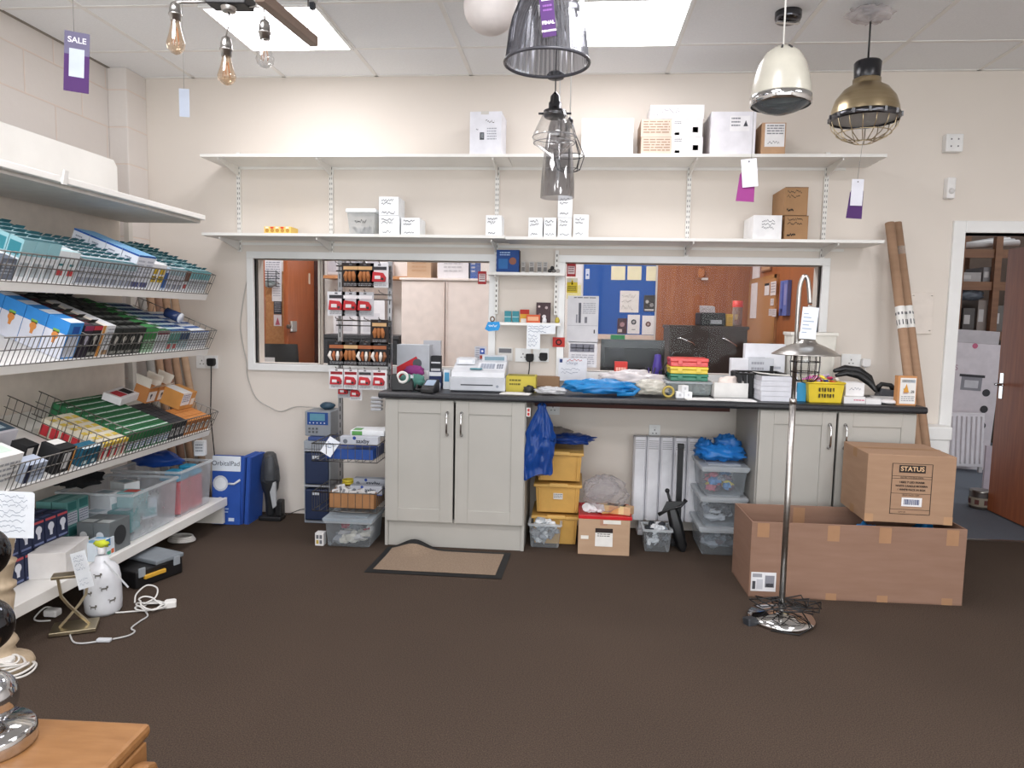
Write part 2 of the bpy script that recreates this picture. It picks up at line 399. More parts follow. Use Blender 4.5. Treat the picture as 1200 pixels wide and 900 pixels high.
# ---- ceiling lights
led('led_panel', 9.0); led('led_panel_soft', 5.6); led('led_office', 16.0)
def ceiling_light(x, y, label, led_m='led_panel'):
    t = thing('ceiling_light', label, 'ceiling light', (x, y, HC-.004), 0, 'square LED panels in the ceiling grid')
    m = MB(); s = .3
    for a in ((-s, s, -s, -s+.018), (-s, s, s-.018, s), (-s, -s+.018, -s+.018, s-.018), (s-.018, s, -s+.018, s-.018)): m.box(*a, -.008, .006, 'gloss_white')
    m.out('frame', t)
    m = MB(); m.poly([(-s+.018, -s+.018, -.004), (-s+.018, s-.018, -.004), (s-.018, s-.018, -.004), (s-.018, -s+.018, -.004)], led_m); m.out('diffuser', t)
y0 = -GA-GP/2
ceiling_light(GX0+2.5*GP-GP, y0, 'lit square ceiling panel behind the three hanging filament bulbs', 'led_panel_soft')
ceiling_light(GX0+4.5*GP, y0, 'lit square ceiling panel behind the ribbed grey pendant', 'led_panel_soft')
for ky in (3, 6, 9):
    for kx in (1.5, 4.5, 7.5): ceiling_light(GX0+kx*GP, y0-ky*GP, 'lit square ceiling panel over the shop floor, %s row from the back wall, %s' % (ORD[ky//3], {1.5: 'shelving side', 4.5: 'middle', 7.5: 'doorway side'}[kx]))
# ================================================================ the office behind the glass
OY, OX0, OX1 = 2.6, -3.75, 1.66
m = MB(); m.box(OX0, OX1, WT, OY, -.06, 0, '#5b5148:r'); struct(m.out('floor_office'))
m = MB(); m.box(OX0, OX1+.08, OY, OY+.1, 0, HC, 'wall_white'); struct(m.out('wall_office_back'))
m = MB(); m.box(OX1, OX1+.08, WT, OY, 0, HC, 'panel_wood'); struct(m.out('wall_office_right'))
m = MB(); m.box(OX0-.1, OX0, WT, OY, 0, HC, 'wall_white'); struct(m.out('wall_office_left'))
a = PY(770, 350, OY-.02)
m = MB(); m.box(a.x, OX1, OY-.02, OY, 0, 2.4, 'panel_wood'); p = struct(m.out('trim_panelling'))
for k in (0, 1): ceiling_light([-2.0, .4][k], 1.2, 'lit square ceiling panel of the office, %s' % ['above the cream cupboard', 'above the desk'][k], 'led_office')
# storeroom
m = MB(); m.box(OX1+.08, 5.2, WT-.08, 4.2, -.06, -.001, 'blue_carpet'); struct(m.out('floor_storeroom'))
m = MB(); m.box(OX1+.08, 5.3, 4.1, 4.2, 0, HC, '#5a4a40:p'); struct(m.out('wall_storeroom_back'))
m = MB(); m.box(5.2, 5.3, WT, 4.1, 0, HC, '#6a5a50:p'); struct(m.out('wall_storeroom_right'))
# ---- world, and a fill light added outside the rear window
wd = bpy.data.worlds.new('world'); SC.world = wd; wd.use_nodes = True
wd.node_tree.nodes['Background'].inputs[0].default_value = (.9, .95, 1, 1); wd.node_tree.nodes['Background'].inputs[1].default_value = 1.0
dl = bpy.data.lights.new('added_fill_light', 'AREA'); dl.shape = 'RECTANGLE'; dl.size = SWX1-SWX0; dl.size_y = SWZ1-SWZ0; dl.energy = 60; dl.color = (.95, .97, 1)
do = bpy.data.objects.new('added_fill_light', dl); COL.objects.link(do); do.location = ((SWX0+SWX1)/2, YR-.2, (SWZ0+SWZ1)/2); do.rotation_euler = (PI/2, 0, 0)
# ---- camera
cd = bpy.data.cameras.new('camera'); cam = bpy.data.objects.new('camera', cd); COL.objects.link(cam)
cd.sensor_width = 36; cd.lens = 36*F/1200; cd.clip_start = .02
cam.matrix_world = Matrix(((RGT.x, UPV.x, -FWD.x, CAM.x), (RGT.y, UPV.y, -FWD.y, CAM.y), (RGT.z, UPV.z, -FWD.z, CAM.z), (0, 0, 0, 1)))
SC.camera = cam
SC.view_settings.view_transform = 'Standard'; SC.view_settings.look = 'None'; SC.view_settings.gamma = 1
SC.view_settings.use_curve_mapping = False; SC.view_settings.exposure = 1.13
import re
# ================================================================ shelving unit along the left wall
GX, GB = -2.15, -2.686            # front lips, back panel
GZ = [1.893, 1.44, 1.1215, .641]  # lips of top shelf and of the three sloping shelves
GE, GN = -.533, -2.12             # far and near ends
TILT = math.radians(21)
g = thing('shelving_unit', 'long white shop shelving unit with sloping shelves on the left wall', 'shelving', (-2.4, -1.3, 0))
def gp(mb, name, **k):
    o = mb.out(name, None, **k); o.parent = g; o.matrix_parent_inverse = Matrix.Translation((2.4, 1.3, 0)); return o
m = MB(); m.box(GB-.03, GB, GN, GE+.02, .13, 1.95, '#e0d6cb:s'); m.box(GB-.001, GB+.0015, GN, GE+.02, 1.575, 1.579, '#8a8078:p'); gp(m, 'back_panel')
a = PX(0, 155, GB); b = PX(134, 192, GB)
m = MB(); yy = PX(134, 205, GB).y
m.prism([(GN, 1.9), (yy-.0, 1.9), (yy, a.z+.01), (yy-.03, a.z+.045), (GN, a.z+.045)], 'x', GB-.012, GB+.02, 'shelf_white'); gp(m, 'header_panel', bev=.003)
m = MB(); m.box(GB, GX, GN, GE, GZ[0]-.028, GZ[0], 'shelf_white'); m.box(GB+.05, GX-.03, GN, GE-.0, GZ[0]-.045, GZ[0]-.028, '#cfcac3:s'); gp(m, 'top_shelf', bev=.003)
yb = PX(71, 203, GX).y
m = MB(); m.prism([(GX, GZ[0]-.035), (GX+.008, GZ[0]-.035), (GX+.02, GZ[0]+.022), (GX+.012, GZ[0]+.024), (GX+.004, GZ[0]-.01), (GX, GZ[0]-.01)], 'y', yb, yb+.025, 'shelf_white'); gp(m, 'ticket_clip')
m = MB(); m.box(GB, GX, GN+.05, -.34, .135, .178, 'shelf_white'); m.box(GX-.012, GX+.004, GN+.05, -.34, .13, .182, 'shelf_white'); gp(m, 'base_shelf', bev=.003)
m = MB(); m.box(GX-.26, GX-.24, GN+.05, -.37, .01, .135, '#d8d4cc:s'); m.box(GB, GX-.012, -.372, -.345, .02, .135, '#dcd8d0:s'); gp(m, 'plinth')
for yb in (-.38, -1.2, -2.0):
    m = MB(); m.box(GB-.05, GB-.02, yb-.02, yb+.02, 0, 1.9, '#cfc9c0:s'); gp(m, 'upright')
DEP = .545
SM = [Matrix.Translation((GX, 0, z)) @ Matrix.Rotation(TILT, 4, 'Y') for z in GZ]   # frame of a sloping shelf: x to the front, y along, z off the board
def front_y(x, k): return PX(x, [188, 337, 424, 545][k], GX).y
for k, nm in ((1, 'upper'), (2, 'middle'), (3, 'lower')):
    m = MB(); m.T = SM[k]
    m.box(-DEP, 0, GN, GE, -.02, 0, 'shelf_white'); m.box(-.012, .006, GN, GE, -.036, .004, 'shelf_white')
    o = gp(m, 'sloping_shelf', bev=.002)
    for yb in (GE-.02, -1.25, -2.0):
        m = MB(); m.prism([(GB, GZ[k]+.09), (GX-.03, GZ[k]-.03), (GX-.01, GZ[k]-.02), (GX-.02, GZ[k]), (GB, GZ[k]+.18)], 'y', yb, yb+.012, '#d3cfc8:s'); gp(m, 'bracket')
    # wire basket front with its ends and dividers
    m = MB(); m.T = SM[k]; H = .122; ln = .012
    m.tube([(.004, GN, .002), (.004, GE, .002)], .0028, 'wire', 6); m.tube([(ln, GN, H), (ln, GE, H)], .003, 'wire', 6); m.tube([(ln*.5, GN, H*.55), (ln*.5, GE, H*.55)], .0024, 'wire', 6)
    n = int((GE-GN)/.0265)
    for i in range(n+1):
        y = GE-.0265*i; m.tube([(.004, y, .002), (ln, y, H)], .0017, 'wire', 4)
    gp(m, 'basket_front')
# ---- cartons on the sloping shelves
def shelf_rot(k, extra=0): return (Matrix.Rotation(TILT, 4, 'Y') @ Matrix.Rotation(PI/2+extra, 4, 'Z')).to_euler()
def put(o, k, x, y, z=.001): o.location = SM[k] @ Vector((x, y, z)); return o
BASKET = {1: 'top', 2: 'middle', 3: 'bottom'}
protos = {}
def rows(k, key, desc, size, y, n_col, n_row, decals, base, group, x0=-.012, gap=.003, dz=0, jit=.004, cat='bulb carton', face='', lift=None, name='bulb_carton'):
    """cartons one behind the other up the slope, in columns side by side"""
    d2 = re.sub(r',? ?(row along the back of|lying in|in the far half of|at the near end of|at the far end of|in|,)? ?(the )?(top|middle|bottom) basket', '', desc).strip(' ,')
    w, d, h = size; rnd = random.Random(hash(key) % 1000 if False else sum(map(ord, key)))
    for c in range(n_col):
        for r in range(n_row):
            yy = y+(c+.5)*(w+.0025); xx = x0-(r+.5)*(d+gap)+rnd.uniform(-1, 1)*.001
            if key not in protos:
                o = carton({1: 'bulb_carton', 2: 'candle_bulb_carton', 3: 'spotlight_carton'}[k], desc, cat, size, (0, 0, 0), base, decals, 0, group, .001, shelf_rot(k)); protos[key] = o
            else: o = protos[key].copy(); COL.objects.link(o)
            o['label'] = d2+', '+BASKET[k]+' basket'+((', %s column' % ORD[c]) if n_col > 1 else '')+(', '+ORD[r]+' from the wire' if n_row > 1 else '')
            o.rotation_euler = shelf_rot(k, 0)
            put(o, k, xx, yy, .002+(lift(r) if lift else 0))
    return y+n_col*(w+.0025)
W_, G_, T_, K_ = '#e9ebee:p', '#b9bdc6:p', '#4f9aa6:p', '#2c5860:p'
teal = [('flap','#2a6a74:p',.016,.8),('decal','F',0,.0,1,.62,W_), ('decal','F',.15,.1,.85,.45,'#c3cdd2:p'), ('decal','T',0,0,1,.55,K_), ('decal','T',0,.55,1,1,'#b9d4d8:p'), ('decal','L',0,0,1,.55,'#dfe5e8:p'), ('decal','L',.1,.6,.9,.9,'#2f7f8c:p')]
greyw = [('flap','#2a6a74:p',.016,.8),('decal','F',.08,.08,.92,.3,'#8d93a0:p'), ('decal','F',0,.7,1,1,'#9fb7c0:p'), ('decal','T',0,0,1,.35,'#2a6a74:p'), ('decal','T',0,.35,1,1,'#d9e2e6:p'), ('textlines','F',.12,.36,.88,.66,'#9498a2:p',3,2)]
redw = [('decal','F',.2,.25,.75,.45,'#c8484a:p'), ('decal','F',.2,.55,.6,.62,'#3a7f86:p'), ('decal','T',0,0,1,.5,'#b9d4d8:p'), ('decal','L',.1,.1,.9,.5,'#d2dbe0:p')]
yelw = [('decal','F',.12,.3,.88,.55,'#e3c22f:p'), ('decal','F',.2,.62,.88,.86,'#dcb92a:p'), ('textlines','F',.18,.34,.82,.52,'#5a4a10:p',2,3), ('decal','T',0,0,1,.5,'#f4f4f4:p')]
y = front_y(1, 1)
rows(1, 'gl', 'small slate grey carton at the near end of the top basket', (.075, .06, .085), y-.01, 1, 1, [('decal','F',.1,.1,.9,.9,'#6f7683:p'), ('textlines','F',.15,.2,.85,.8,'#aab0ba:p',4,1)], '#666c78:p', 'slate grey cartons in the top basket')
y = rows(1, 'ta', 'tall teal and white bulb carton at the near end of the top basket', (.066, .062, .165), y+.07, 3, 6, teal, '#8fbcc4:p', 'tall teal and white bulb cartons, top basket', lift=lambda r: .0)
y = rows(1, 'rw', 'white bulb carton with a red mark in the top basket', (.06, .06, .14), y, 2, 6, redw, '#dfe4e6:p', 'white red-marked bulb cartons, top basket')
yg = y+.004; y += .008
y = rows(1, 'gw', 'grey and white bulb carton with teal flap in the top basket', (.056, .058, .122), y, 7, 5, greyw, '#c9ced6:p', 'grey and white bulb cartons, top basket')
blw = [('decal','F',.08,.05,.92,.2,'#4a4f78:p'), ('textlines','F',.15,.3,.85,.85,'#b4b9c6:p',5,5), ('decal','T',0,0,1,1,'#7fb4dc:p'), ('decal','F',0,.95,1,1,'#2a5fa8:p'),
       ('decal','L',0,.95,1,1,'#2458a6:p'), ('textlines','L',.2,.3,.6,.85,'#8d93a3:p',6,8)]
y = rows(1, 'bw', 'tall white carton with a blue top edge in the top basket', (.07, .085, .17), y-.02, 2, 4, blw, '#dfe2ea:p', 'tall white blue-topped cartons, top basket')
y = rows(1, 'yw', 'white bulb carton with yellow price blocks in the top basket', (.058, .058, .135), y, 2, 6, yelw, '#e6e7ea:p', 'white cartons with yellow blocks, top basket')
y = rows(1, 'bl', 'slim blue and white carton in the top basket', (.036, .055, .12), y, 1, 6, [('decal','F',0,.1,1,.8,'#2d5fa6:p'), ('decal','T',0,0,1,1,'#c9dcee:p')], '#c7d6ea:p', 'slim blue cartons, top basket')
y = rows(1, 'gx', 'plain grey and white carton in the far half of the top basket', (.05, .055, .122), y, 3, 7, greyw, '#d4d7de:p', 'plain grey and white cartons, top basket')
y = rows(1, 'br', 'white carton with a brown and red front in the top basket', (.05, .055, .12), y, 1, 6, [('decal','F',0,.5,1,1,'#6d4a3c:p'), ('decal','F',.1,.15,.7,.35,'#b2484a:p'), ('decal','T',0,0,1,.6,'#1d5f69:p')], '#d8dadf:p', 'brown fronted cartons, top basket')
yt = y
n = max(1, int((GE-.004-y)/.0525))
y = rows(1, 'te', 'small teal topped carton at the far end of the top basket', (.05, .058, .125), y, n, 7, [('decal','F',0,.62,1,1,'#78b5bc:p'), ('textlines','F',.15,.1,.85,.55,'#a9adb8:p',4,6), ('decal','T',0,0,1,.35,K_), ('decal','T',0,.35,1,1,'#a8cdd1:p'), ('decal','L',0,.3,1,1,'#78aeb0:p'),('flap','#2c6b75:p',.016,.75)], '#d2d8dc:p', 'small teal topped cartons, top basket')
# middle basket
y = front_y(6, 2)
def bulbrow(desc, key, grp): pass
bx = [('decal','L',0,0,1,.66,'#d4d7e2:p'), ('bulbpic','L',.5,.55,.16,'#d58a45:p'), ('decal','L',.35,.62,.65,.72,'#7fae4e:p'), ('decal','T',0,0,1,.5,'#dfe9f4:p'), ('decal','F',.1,.05,.9,.62,'#ccd2de:p'), ('decal','F',.3,.7,.8,.9,'#1d4f9c:p')]
rows(2, 'rb', 'red and black carton at the near end of the middle basket', (.1, .11, .12), front_y(-14, 2)-.05, 1, 2, [('decal','F',0,.1,1,.6,'#1b1718:p'), ('decal','T',0,0,1,1,'#a8262c:p'), ('decal','L',0,.4,1,1,'#b02a30:p')], '#8e1f26:p', 'red and black cartons, middle basket', x0=-.24)
y = front_y(89, 2)
y = rows(2, 'bb', 'large blue and white bulb carton with a bulb picture, middle basket', (.085, .1, .165), y-.088, 1, 5, bx, '#2f86cf:p', 'blue and white bulb cartons in one file, middle basket')
dk = [('flap','#3a3d3a:p',.02,.7),('bulbpic','F',.5,.6,.24,'#c9c6bd:p'), ('decal','F',.1,.06,.9,.16,'#8d8d86:p'), ('decal','T',.1,.2,.9,.6,'#5c5e5a:p')]
yb2 = y+.004; y += .008+.001
y = rows(2, 'pu', 'dark purple bulb carton with a pale bulb picture, middle basket', (.058, .06, .15), y+.004, 1, 6, [('bulbpic','F',.5,.6,.24,'#b9b4c2:p'), ('decal','F',0,.85,1,1,'#8d2f52:p'), ('decal','T',0,.3,1,.7,'#57333f:p')], '#2b2230:p', 'dark purple bulb cartons, middle basket')
y = rows(2, 'bk', 'black bulb carton with a red flash, middle basket', (.058, .06, .15), y, 1, 6, dk+[('decal','F',0,.86,1,1,'#b8303a:p')], '#191719:p', 'black red-flashed bulb cartons, middle basket')
y = rows(2, 'or', 'slim orange and white carton, middle basket', (.03, .06, .15), y, 1, 5, [('decal','F',0,0,.6,1,'#c98a3e:p')], '#dcd4c6:p', 'slim orange cartons, middle basket')
y = rows(2, 'wh', 'pale grey lamp carton, middle basket', (.056, .06, .15), y, 1, 5, [('textlines','F',.1,.3,.9,.9,'#9a9da4:p',6,2), ('decal','F',.1,.05,.9,.2,'#a98a6a:p')], '#d6d8da:p', 'pale grey lamp cartons, middle basket')
y = rows(2, 'bg', 'black bulb carton with grey top stripe, middle basket', (.06, .06, .135), y, 4, 7, dk, '#232624:p', 'black bulb cartons with a bulb picture, middle basket')
y = rows(2, 'gr', 'green bulb carton, middle basket', (.05, .056, .13), y, 2, 7, [('decal','F',0,0,1,.55,'#a9c9ad:p'), ('textlines','F',.1,.1,.9,.5,'#4b6e50:p',4,2), ('decal','T',0,0,1,.4,'#1d4a2a:p')], '#3f8a4a:p', 'green bulb cartons, middle basket')
y = rows(2, 'wp', 'white carton with a plum red band, middle basket', (.055, .056, .115), y, 2, 7, [('decal','F',0,.82,1,1,'#7d3a4c:p'), ('textlines','F',.1,.15,.9,.75,'#a9adb5:p',6,5), ('decal','T',0,0,1,.6,'#2f5f3c:p')], '#dadce0:p', 'white plum-banded cartons, middle basket')
y = rows(2, 'gt', 'small green and teal carton, middle basket', (.05, .056, .11), y, 2, 7, [('decal','F',0,.4,1,.9,'#5d9a90:p'), ('decal','F',.2,.1,.8,.35,'#c04a48:p'), ('decal','T',0,0,1,.6,'#27507a:p')], '#b8d0d0:p', 'small green and teal cartons, middle basket')
y = rows(2, 'bt', 'navy and white carton, middle basket', (.05, .056, .11), y, 2, 7, [('decal','F',0,.55,1,.9,'#27466e:p'), ('textlines','F',.1,.1,.9,.5,'#5f8f9a:p',4,2), ('decal','T',0,0,1,.6,'#1f3f74:p')], '#c6d2d8:p', 'navy and white cartons, middle basket')
n = max(1, int((GE-.004-y)/.0525))
y = rows(2, 'ww', 'white carton with blue end at the far end of the middle basket', (.05, .06, .1), y, n, 5, [('textlines','F',.1,.1,.9,.9,'#9aa2ae:p',5,2), ('decal','T',0,0,1,.4,'#2d5fa6:p')], '#dfe3e8:p', 'white blue-ended cartons, middle basket')
m = MB(); m.tube([(0, 0, 0), (.085, 0, 0)], .028, '#2f3f6c:g', 18); m.tube([(.085, 0, 0), (.09, 0, 0)], .029, '#dfe3ea:g', 18)
tag(m.out('reel', None, SM[2] @ Vector((-.2, GE-.2, .148)), (0, TILT, 0)), 'navy cylinder lying on top of the cartons, middle basket', 'reel')
# bottom basket
y = front_y(0, 3)
rows(3, 'wg', 'white carton with a pale green label at the near end of the bottom basket', (.12, .1, .15), front_y(2, 3)-.06, 1, 1, [('decal','T',.2,.3,.8,.8,'#cfe0d4:p'), ('textlines','F',.1,.2,.9,.8,'#a0a2a6:p',4,1)], '#e6e6e4:p', None, x0=-.01)
rows(3, 'ns', 'white carton with a slate blue top, row along the back of the bottom basket', (.1, .13, .1), front_y(60, 3)-.13, 2, 2, [('decal','T',0,.1,1,.9,'#3e5566:p'), ('decal','T',.3,.25,.7,.75,'#c5d6df:p')], '#cfcdd4:p', 'slate topped white cartons, bottom basket', x0=-.25)
rows(3, 'bo', 'black carton with a white top label lying in the bottom basket', (.1, .16, .07), front_y(50, 3)-.1, 1, 1, [('decal','T',.2,.3,.8,.75,'#d8d2c8:p'), ('decal','F',.1,.2,.5,.8,'#b08a60:p')], '#161618:p', None, x0=-.1)
rows(3, 'nv', 'pale blue lamp carton with a navy side in the bottom basket', (.11, .07, .08), front_y(28, 3)-.0, 1, 1, [('decal','F',.0,0,.2,1,'#1d2440:p'), ('textlines','F',.3,.2,.9,.8,'#7d8698:p',3,1)], '#b9c3d4:p', None)
rows(3, 'bl2', 'black lamp carton with a white label panel, bottom basket', (.1, .09, .115), front_y(66, 3)-.01, 1, 1, [('decal','F',.35,.15,.75,.8,'#d6d6d6:p'), ('decal','T',.2,.5,.9,.95,'#e2e0dc:p'), ('decal','F',.9,0,1,1,'#d99a50:p')], '#17181b:p', None)
rows(3, 'tl', 'dark teal carton, bottom basket', (.055, .06, .085), front_y(95, 3), 2, 1, [('decal','F',.2,.1,.8,.3,'#b9ced2:p'), ('decal','T',0,0,1,.4,'#d6e2e4:p')], '#1d5f78:p', 'dark teal cartons, bottom basket')
rows(3, 'bk2', 'black carton tipped behind the wire, bottom basket', (.07, .07, .1), front_y(40, 3)+.05, 1, 1, [('decal','F',.1,.1,.6,.9,'#e0ddd8:p')], '#1b1b1e:p', None, x0=-.11)
yr = front_y(126, 3)
redy = [('decal','F',0,.8,1,1,'#e4c23e:p'), ('decal','F',.15,.1,.5,.75,'#c2313a:p'), ('decal','F',.55,.1,.95,.75,'#e8e4e0:p'), ('decal','T',.1,0,.9,.45,'#d8bc52:p'), ('decal','L',.1,.1,.9,.7,'#c2313a:p')]
yr3 = front_y(118, 3)-.004
y = rows(3, 'ry', 'red and white carton with a yellow top, bottom basket', (.045, .05, .085), front_y(118, 3), 4, 6, redy, '#dcd4c0:p', 'red white and yellow cartons, bottom basket')
wbx = [('decal','T',0,.52,1,.68,'#cfdcd4:p'),('decal','F',.1,.1,.9,.6,'#dfe6ea:p'), ('decal','F',0,.65,1,1,'#2a7444:p'), ('textlines','F',.15,.15,.85,.55,'#4a78b0:p',3,2), ('decal','T',0,0,1,.5,'#1f5a34:p')]
yr4 = y+.0015; y += .003
y = rows(3, 'gn', 'green and white bulb carton, bottom basket', (.05, .05, .095), y, 7, 8, wbx, '#2c6e45:p', 'green and white bulb cartons, bottom basket')
y = rows(3, 'bq', 'black carton with a square white label, bottom basket', (.05, .05, .095), y, 3, 5, [('decal','F',.2,.2,.8,.7,'#dedede:p'), ('decal','F',.32,.32,.68,.6,'#333336:p')], '#26272c:p', 'black square-labelled cartons, bottom basket')
n = max(1, int((GE-.004-y)/.0525))
y = rows(3, 'oq', 'orange carton with a square white label, bottom basket', (.05, .05, .085), y, n, 3, [('decal','F',.2,.2,.8,.75,'#e6e2dc:p'), ('decal','F',.35,.35,.65,.6,'#9a5a30:p')], '#bd7a3a:p', 'orange square-labelled cartons, bottom basket')
for i, xx in enumerate((.0, .085)):     # opened cartons standing at the back
    p = SM[3] @ Vector((-.3, GE-.27+xx*1.2, .1)); t = thing('open_carton', 'opened orange lamp carton with raised white flaps, %s of the pair behind the bottom basket' % ['nearer', 'farther'][i], 'carton', p, 0, 'opened orange lamp cartons', rot=shelf_rot(3))
    s3 = (.085, .085, .09); m = MB(); m.box(-.0425, .0425, -.0425, .0425, 0, .09, '#b87a44:p'); m.decal(s3, 'F', .05, .1, .95, .75, '#dcd4d0:p'); m.bulbpic(s3, 'F', .4, .5, .12, '#4a4a55:p'); m.out('body', t, bev=.001)
    m = MB(); m.poly([(-.042, -.0425, .09), (.042, -.0425, .09), (.046, -.07, .12), (-.046, -.07, .12)], '#e2d9cc:p'); m.poly([(-.0425, -.042, .09), (-.0425, .042, .09), (-.065, .05, .15), (-.065, -.05, .15)], '#e6ddd0:p'); m.poly([(.0425, -.042, .09), (.0425, .042, .09), (.05, .05, .155), (.05, -.05, .155)], '#e6ddd0:p'); m.out('flap', t)
carton('lamp_carton', 'orange and white lamp carton at the far back of the bottom basket', 'carton', (.15, .12, .1), SM[3] @ Vector((-.2, GE-.09, .09)), '#c98e4a:p', [('decal','F',.0,.25,.62,1,'#e6e3e4:p'), ('textlines','F',.05,.4,.58,.9,'#8a86a0:p',4,1), ('decal','F',.7,.2,.95,.6,'#e6dcd0:p'), ('decal','T',.0,.0,.6,1,'#e8e6e4:p')], rot=shelf_rot(3))
carton('lamp_carton', 'flat white carton with red and black print behind the green ones', 'carton', (.2, .1, .04), SM[3] @ Vector((-.34, GE-.42, .105)), '#e2dfe0:p', [('decal','T',.1,.2,.5,.8,'#b8303a:p'), ('decal','T',.55,.2,.9,.8,'#222226:p')], rot=shelf_rot(3, .15))
for k, ys in ((1, (GE, yg)), (2, (GE, yb2)), (3, (GE, yr3, yr4))):
    H = .122; ln = .012
    for yb in ys:
        m = MB(); m.T = SM[k]
        for zz, r in ((.003, .0024), (H*.55, .002), (H, .0026)): m.tube([(ln*zz/H, yb, zz), (-DEP+.03, yb, zz)], r, 'wire', 6)
        for i in range(14):
            x = -.02-i*.037; m.tube([(x, yb, .003), (x, yb, H)], .0016, 'wire', 4)
        gp(m, 'basket_end' if yb == GE else 'wire_divider')
# ---- on the flat base shelf
BZ = .1785
def base_y(x): return PX(x, 640, GX).y
def atb(x, y, dx=0):           # point on the base shelf top seen at a pixel
    p = PZ(x, y, BZ); return Vector((p.x+dx, p.y, BZ))
navy = [('bulbpic','F',.5,.62,.27,'#d5d8e2:p'), ('decal','F',.05,.88,.95,.97,'#b6484f:p'), ('decal','F',.1,.06,.9,.14,'#6f7aa0:p'), ('decal','T',.1,.2,.9,.5,'#44507a:p')]
npro = carton('bulb_carton', 'x', 'bulb carton', (.07, .07, .115), (0, 0, 0), '#1f2847:p', navy, PI/2, 'navy bulb cartons on the base shelf')
first = True
for tier in (0, 1):
    for c in range(5):
        for r in range(3):
            if tier == 0 and r == 0 and c > 1: continue
            o = npro if first else dup(npro); first = False
            o.location = (-2.345-r*.078-tier*.02, -1.85+c*.075, BZ+tier*.117)
            o['label'] = 'navy carton with white bulb picture, base shelf, %s tier, %s column, %s row back' % (['lower', 'upper'][tier], ORD[c], ORD[r])
p = atb(77, 668)
carton('shipping_carton', 'plain white carton at the near end of the base shelf', 'carton', (.15, .24, .115), (-2.266, -1.66, BZ), '#dcd9d6:p', [('decal','R',.35,.0,.355,1,'#c9c5c1:p'), ('decal','T',0,.48,1,.5,'#c4c0bc:p')], .25)
gb = [('bulbpic','F',.42,.6,.24,'#d8dadb:p'), ('decal','F',.45,.3,.95,.5,'#b7cf3c:p'), ('decal','F',.1,.05,.9,.12,'#999d9d:p'), ('disc','R',.5,.5,.3,'#2c2e31:p'), ('decal','T',.1,.1,.9,.4,'#b9bfbe:p')]
for i in range(2):
    carton('bulb_carton', 'grey lime-flashed bulb carton beside the clear tub, %s' % ['farther from the shelf lip', 'at the shelf lip'][i], 'bulb carton', (.08, .16, .15), (-2.3+i*.083, -1.365, BZ), '#6b7173:p', gb, 0, 'grey lime-flashed bulb cartons')
tg = [('decal','F',.05,.05,.95,.55,'#b7bcc6:p'), ('textlines','F',.1,.1,.9,.5,'#6a7082:p',4,2), ('decal','F',.1,.62,.9,.95,'#2c6a68:p'), ('decal','T',0,0,1,.6,'#88b8b6:p')]
k = 0
for c in range(2):
    for r in range(2):
        for tier in (0, 1):
            o = carton('lamp_carton', 'green and grey lamp carton behind the grey ones, %s tier, %s column, %s back' % (['lower', 'upper'][tier], ORD[c], ORD[r]), 'lamp carton', (.075, .075, .12), (-2.43-r*.08, -1.40+c*.08, BZ+tier*.122), '#5b8f8c:p', tg, PI/2, 'green and grey lamp cartons')
for i in range(2):
    carton('lamp_carton', 'small white and blue lamp carton at the front lip, %s of two' % ['nearer', 'farther'][i], 'lamp carton', (.062, .08, .085), (-2.21, -1.515+i*.066, BZ), '#dbe6ee:p',
           [('decal','F',0,.6,.5,1,'#3d86b8:p'), ('decal','F',.55,.1,.9,.35,'#d06a40:p'), ('decal','F',.05,.1,.5,.3,'#4a9c86:p'), ('decal','T',.2,.2,.8,.8,'#7fb4d6:p')], PI/2, 'small white and blue lamp cartons')
def clear_tub(name, label, size, loc, rz=0, key='#e6eaee:C', taper=.06, rim=True, lid=None):
    t = thing(name, label, 'storage tub', loc, rz); sx, sy, sz = size; k = 1-taper
    def ring(s, z): return [(-sx/2*s, -sy/2*s, z), (sx/2*s, -sy/2*s, z), (sx/2*s, sy/2*s, z), (-sx/2*s, sy/2*s, z)]
    m = MB(); m.add(ring(k, 0)+ring(1, sz), [(3,2,1,0), (0,1,5,4), (1,2,6,5), (2,3,7,6), (3,0,4,7)], key)
    m.out('body', t, bev=.012)
    m = MB(); ri = .012
    for a, b in zip(ring(1, sz), ring(1, sz)[1:]+ring(1, sz)[:1]): m.bar(a, b, .014, .012, '#e6eaec:c')
    m.out('rim', t)
    if lid:
        m = MB(); m.box(-sx/2-.012, sx/2+.012, -sy/2-.012, sy/2+.012, sz+.004, sz+.022, lid); m.box(-sx/2+.03, sx/2-.03, -sy/2+.03, sy/2-.03, sz+.022, sz+.03, lid); m.out('lid', t, bev=.006)
    return t
def pz_s(x, y, X): return PX(x, y, X)
tb = clear_tub('storage_tub', 'clear plastic tub of lamp packets at the middle of the base shelf', (.4, .42, .24), (-2.38, -1.05, BZ), 0)
tc = clear_tub('storage_tub', 'clear plastic tub with red bottles inside, at the far end of the base shelf', (.4, .36, .26), (-2.38, -.64, BZ), 0)
for i in range(2):
    m = MB(); m.box(-.058, .058, -.058, .058, 0, .19, '#c02c3a:s'); m.box(-.04, .04, -.04, .04, .22, .25, '#2f9ac0:s'); m.box(-.059, .059, -.059, .059, .19, .22, '#3aa0c4:s')
    tag(m.out('bottle', None, (-2.27, -.72+i*.15, BZ+.005), (0, 0, 0), .012), 'red bottle with blue cap in the far clear tub, %s one' % ['nearer', 'farther'][i], 'bottle', 'red bottles in the clear tub')
rnd = random.Random(3)
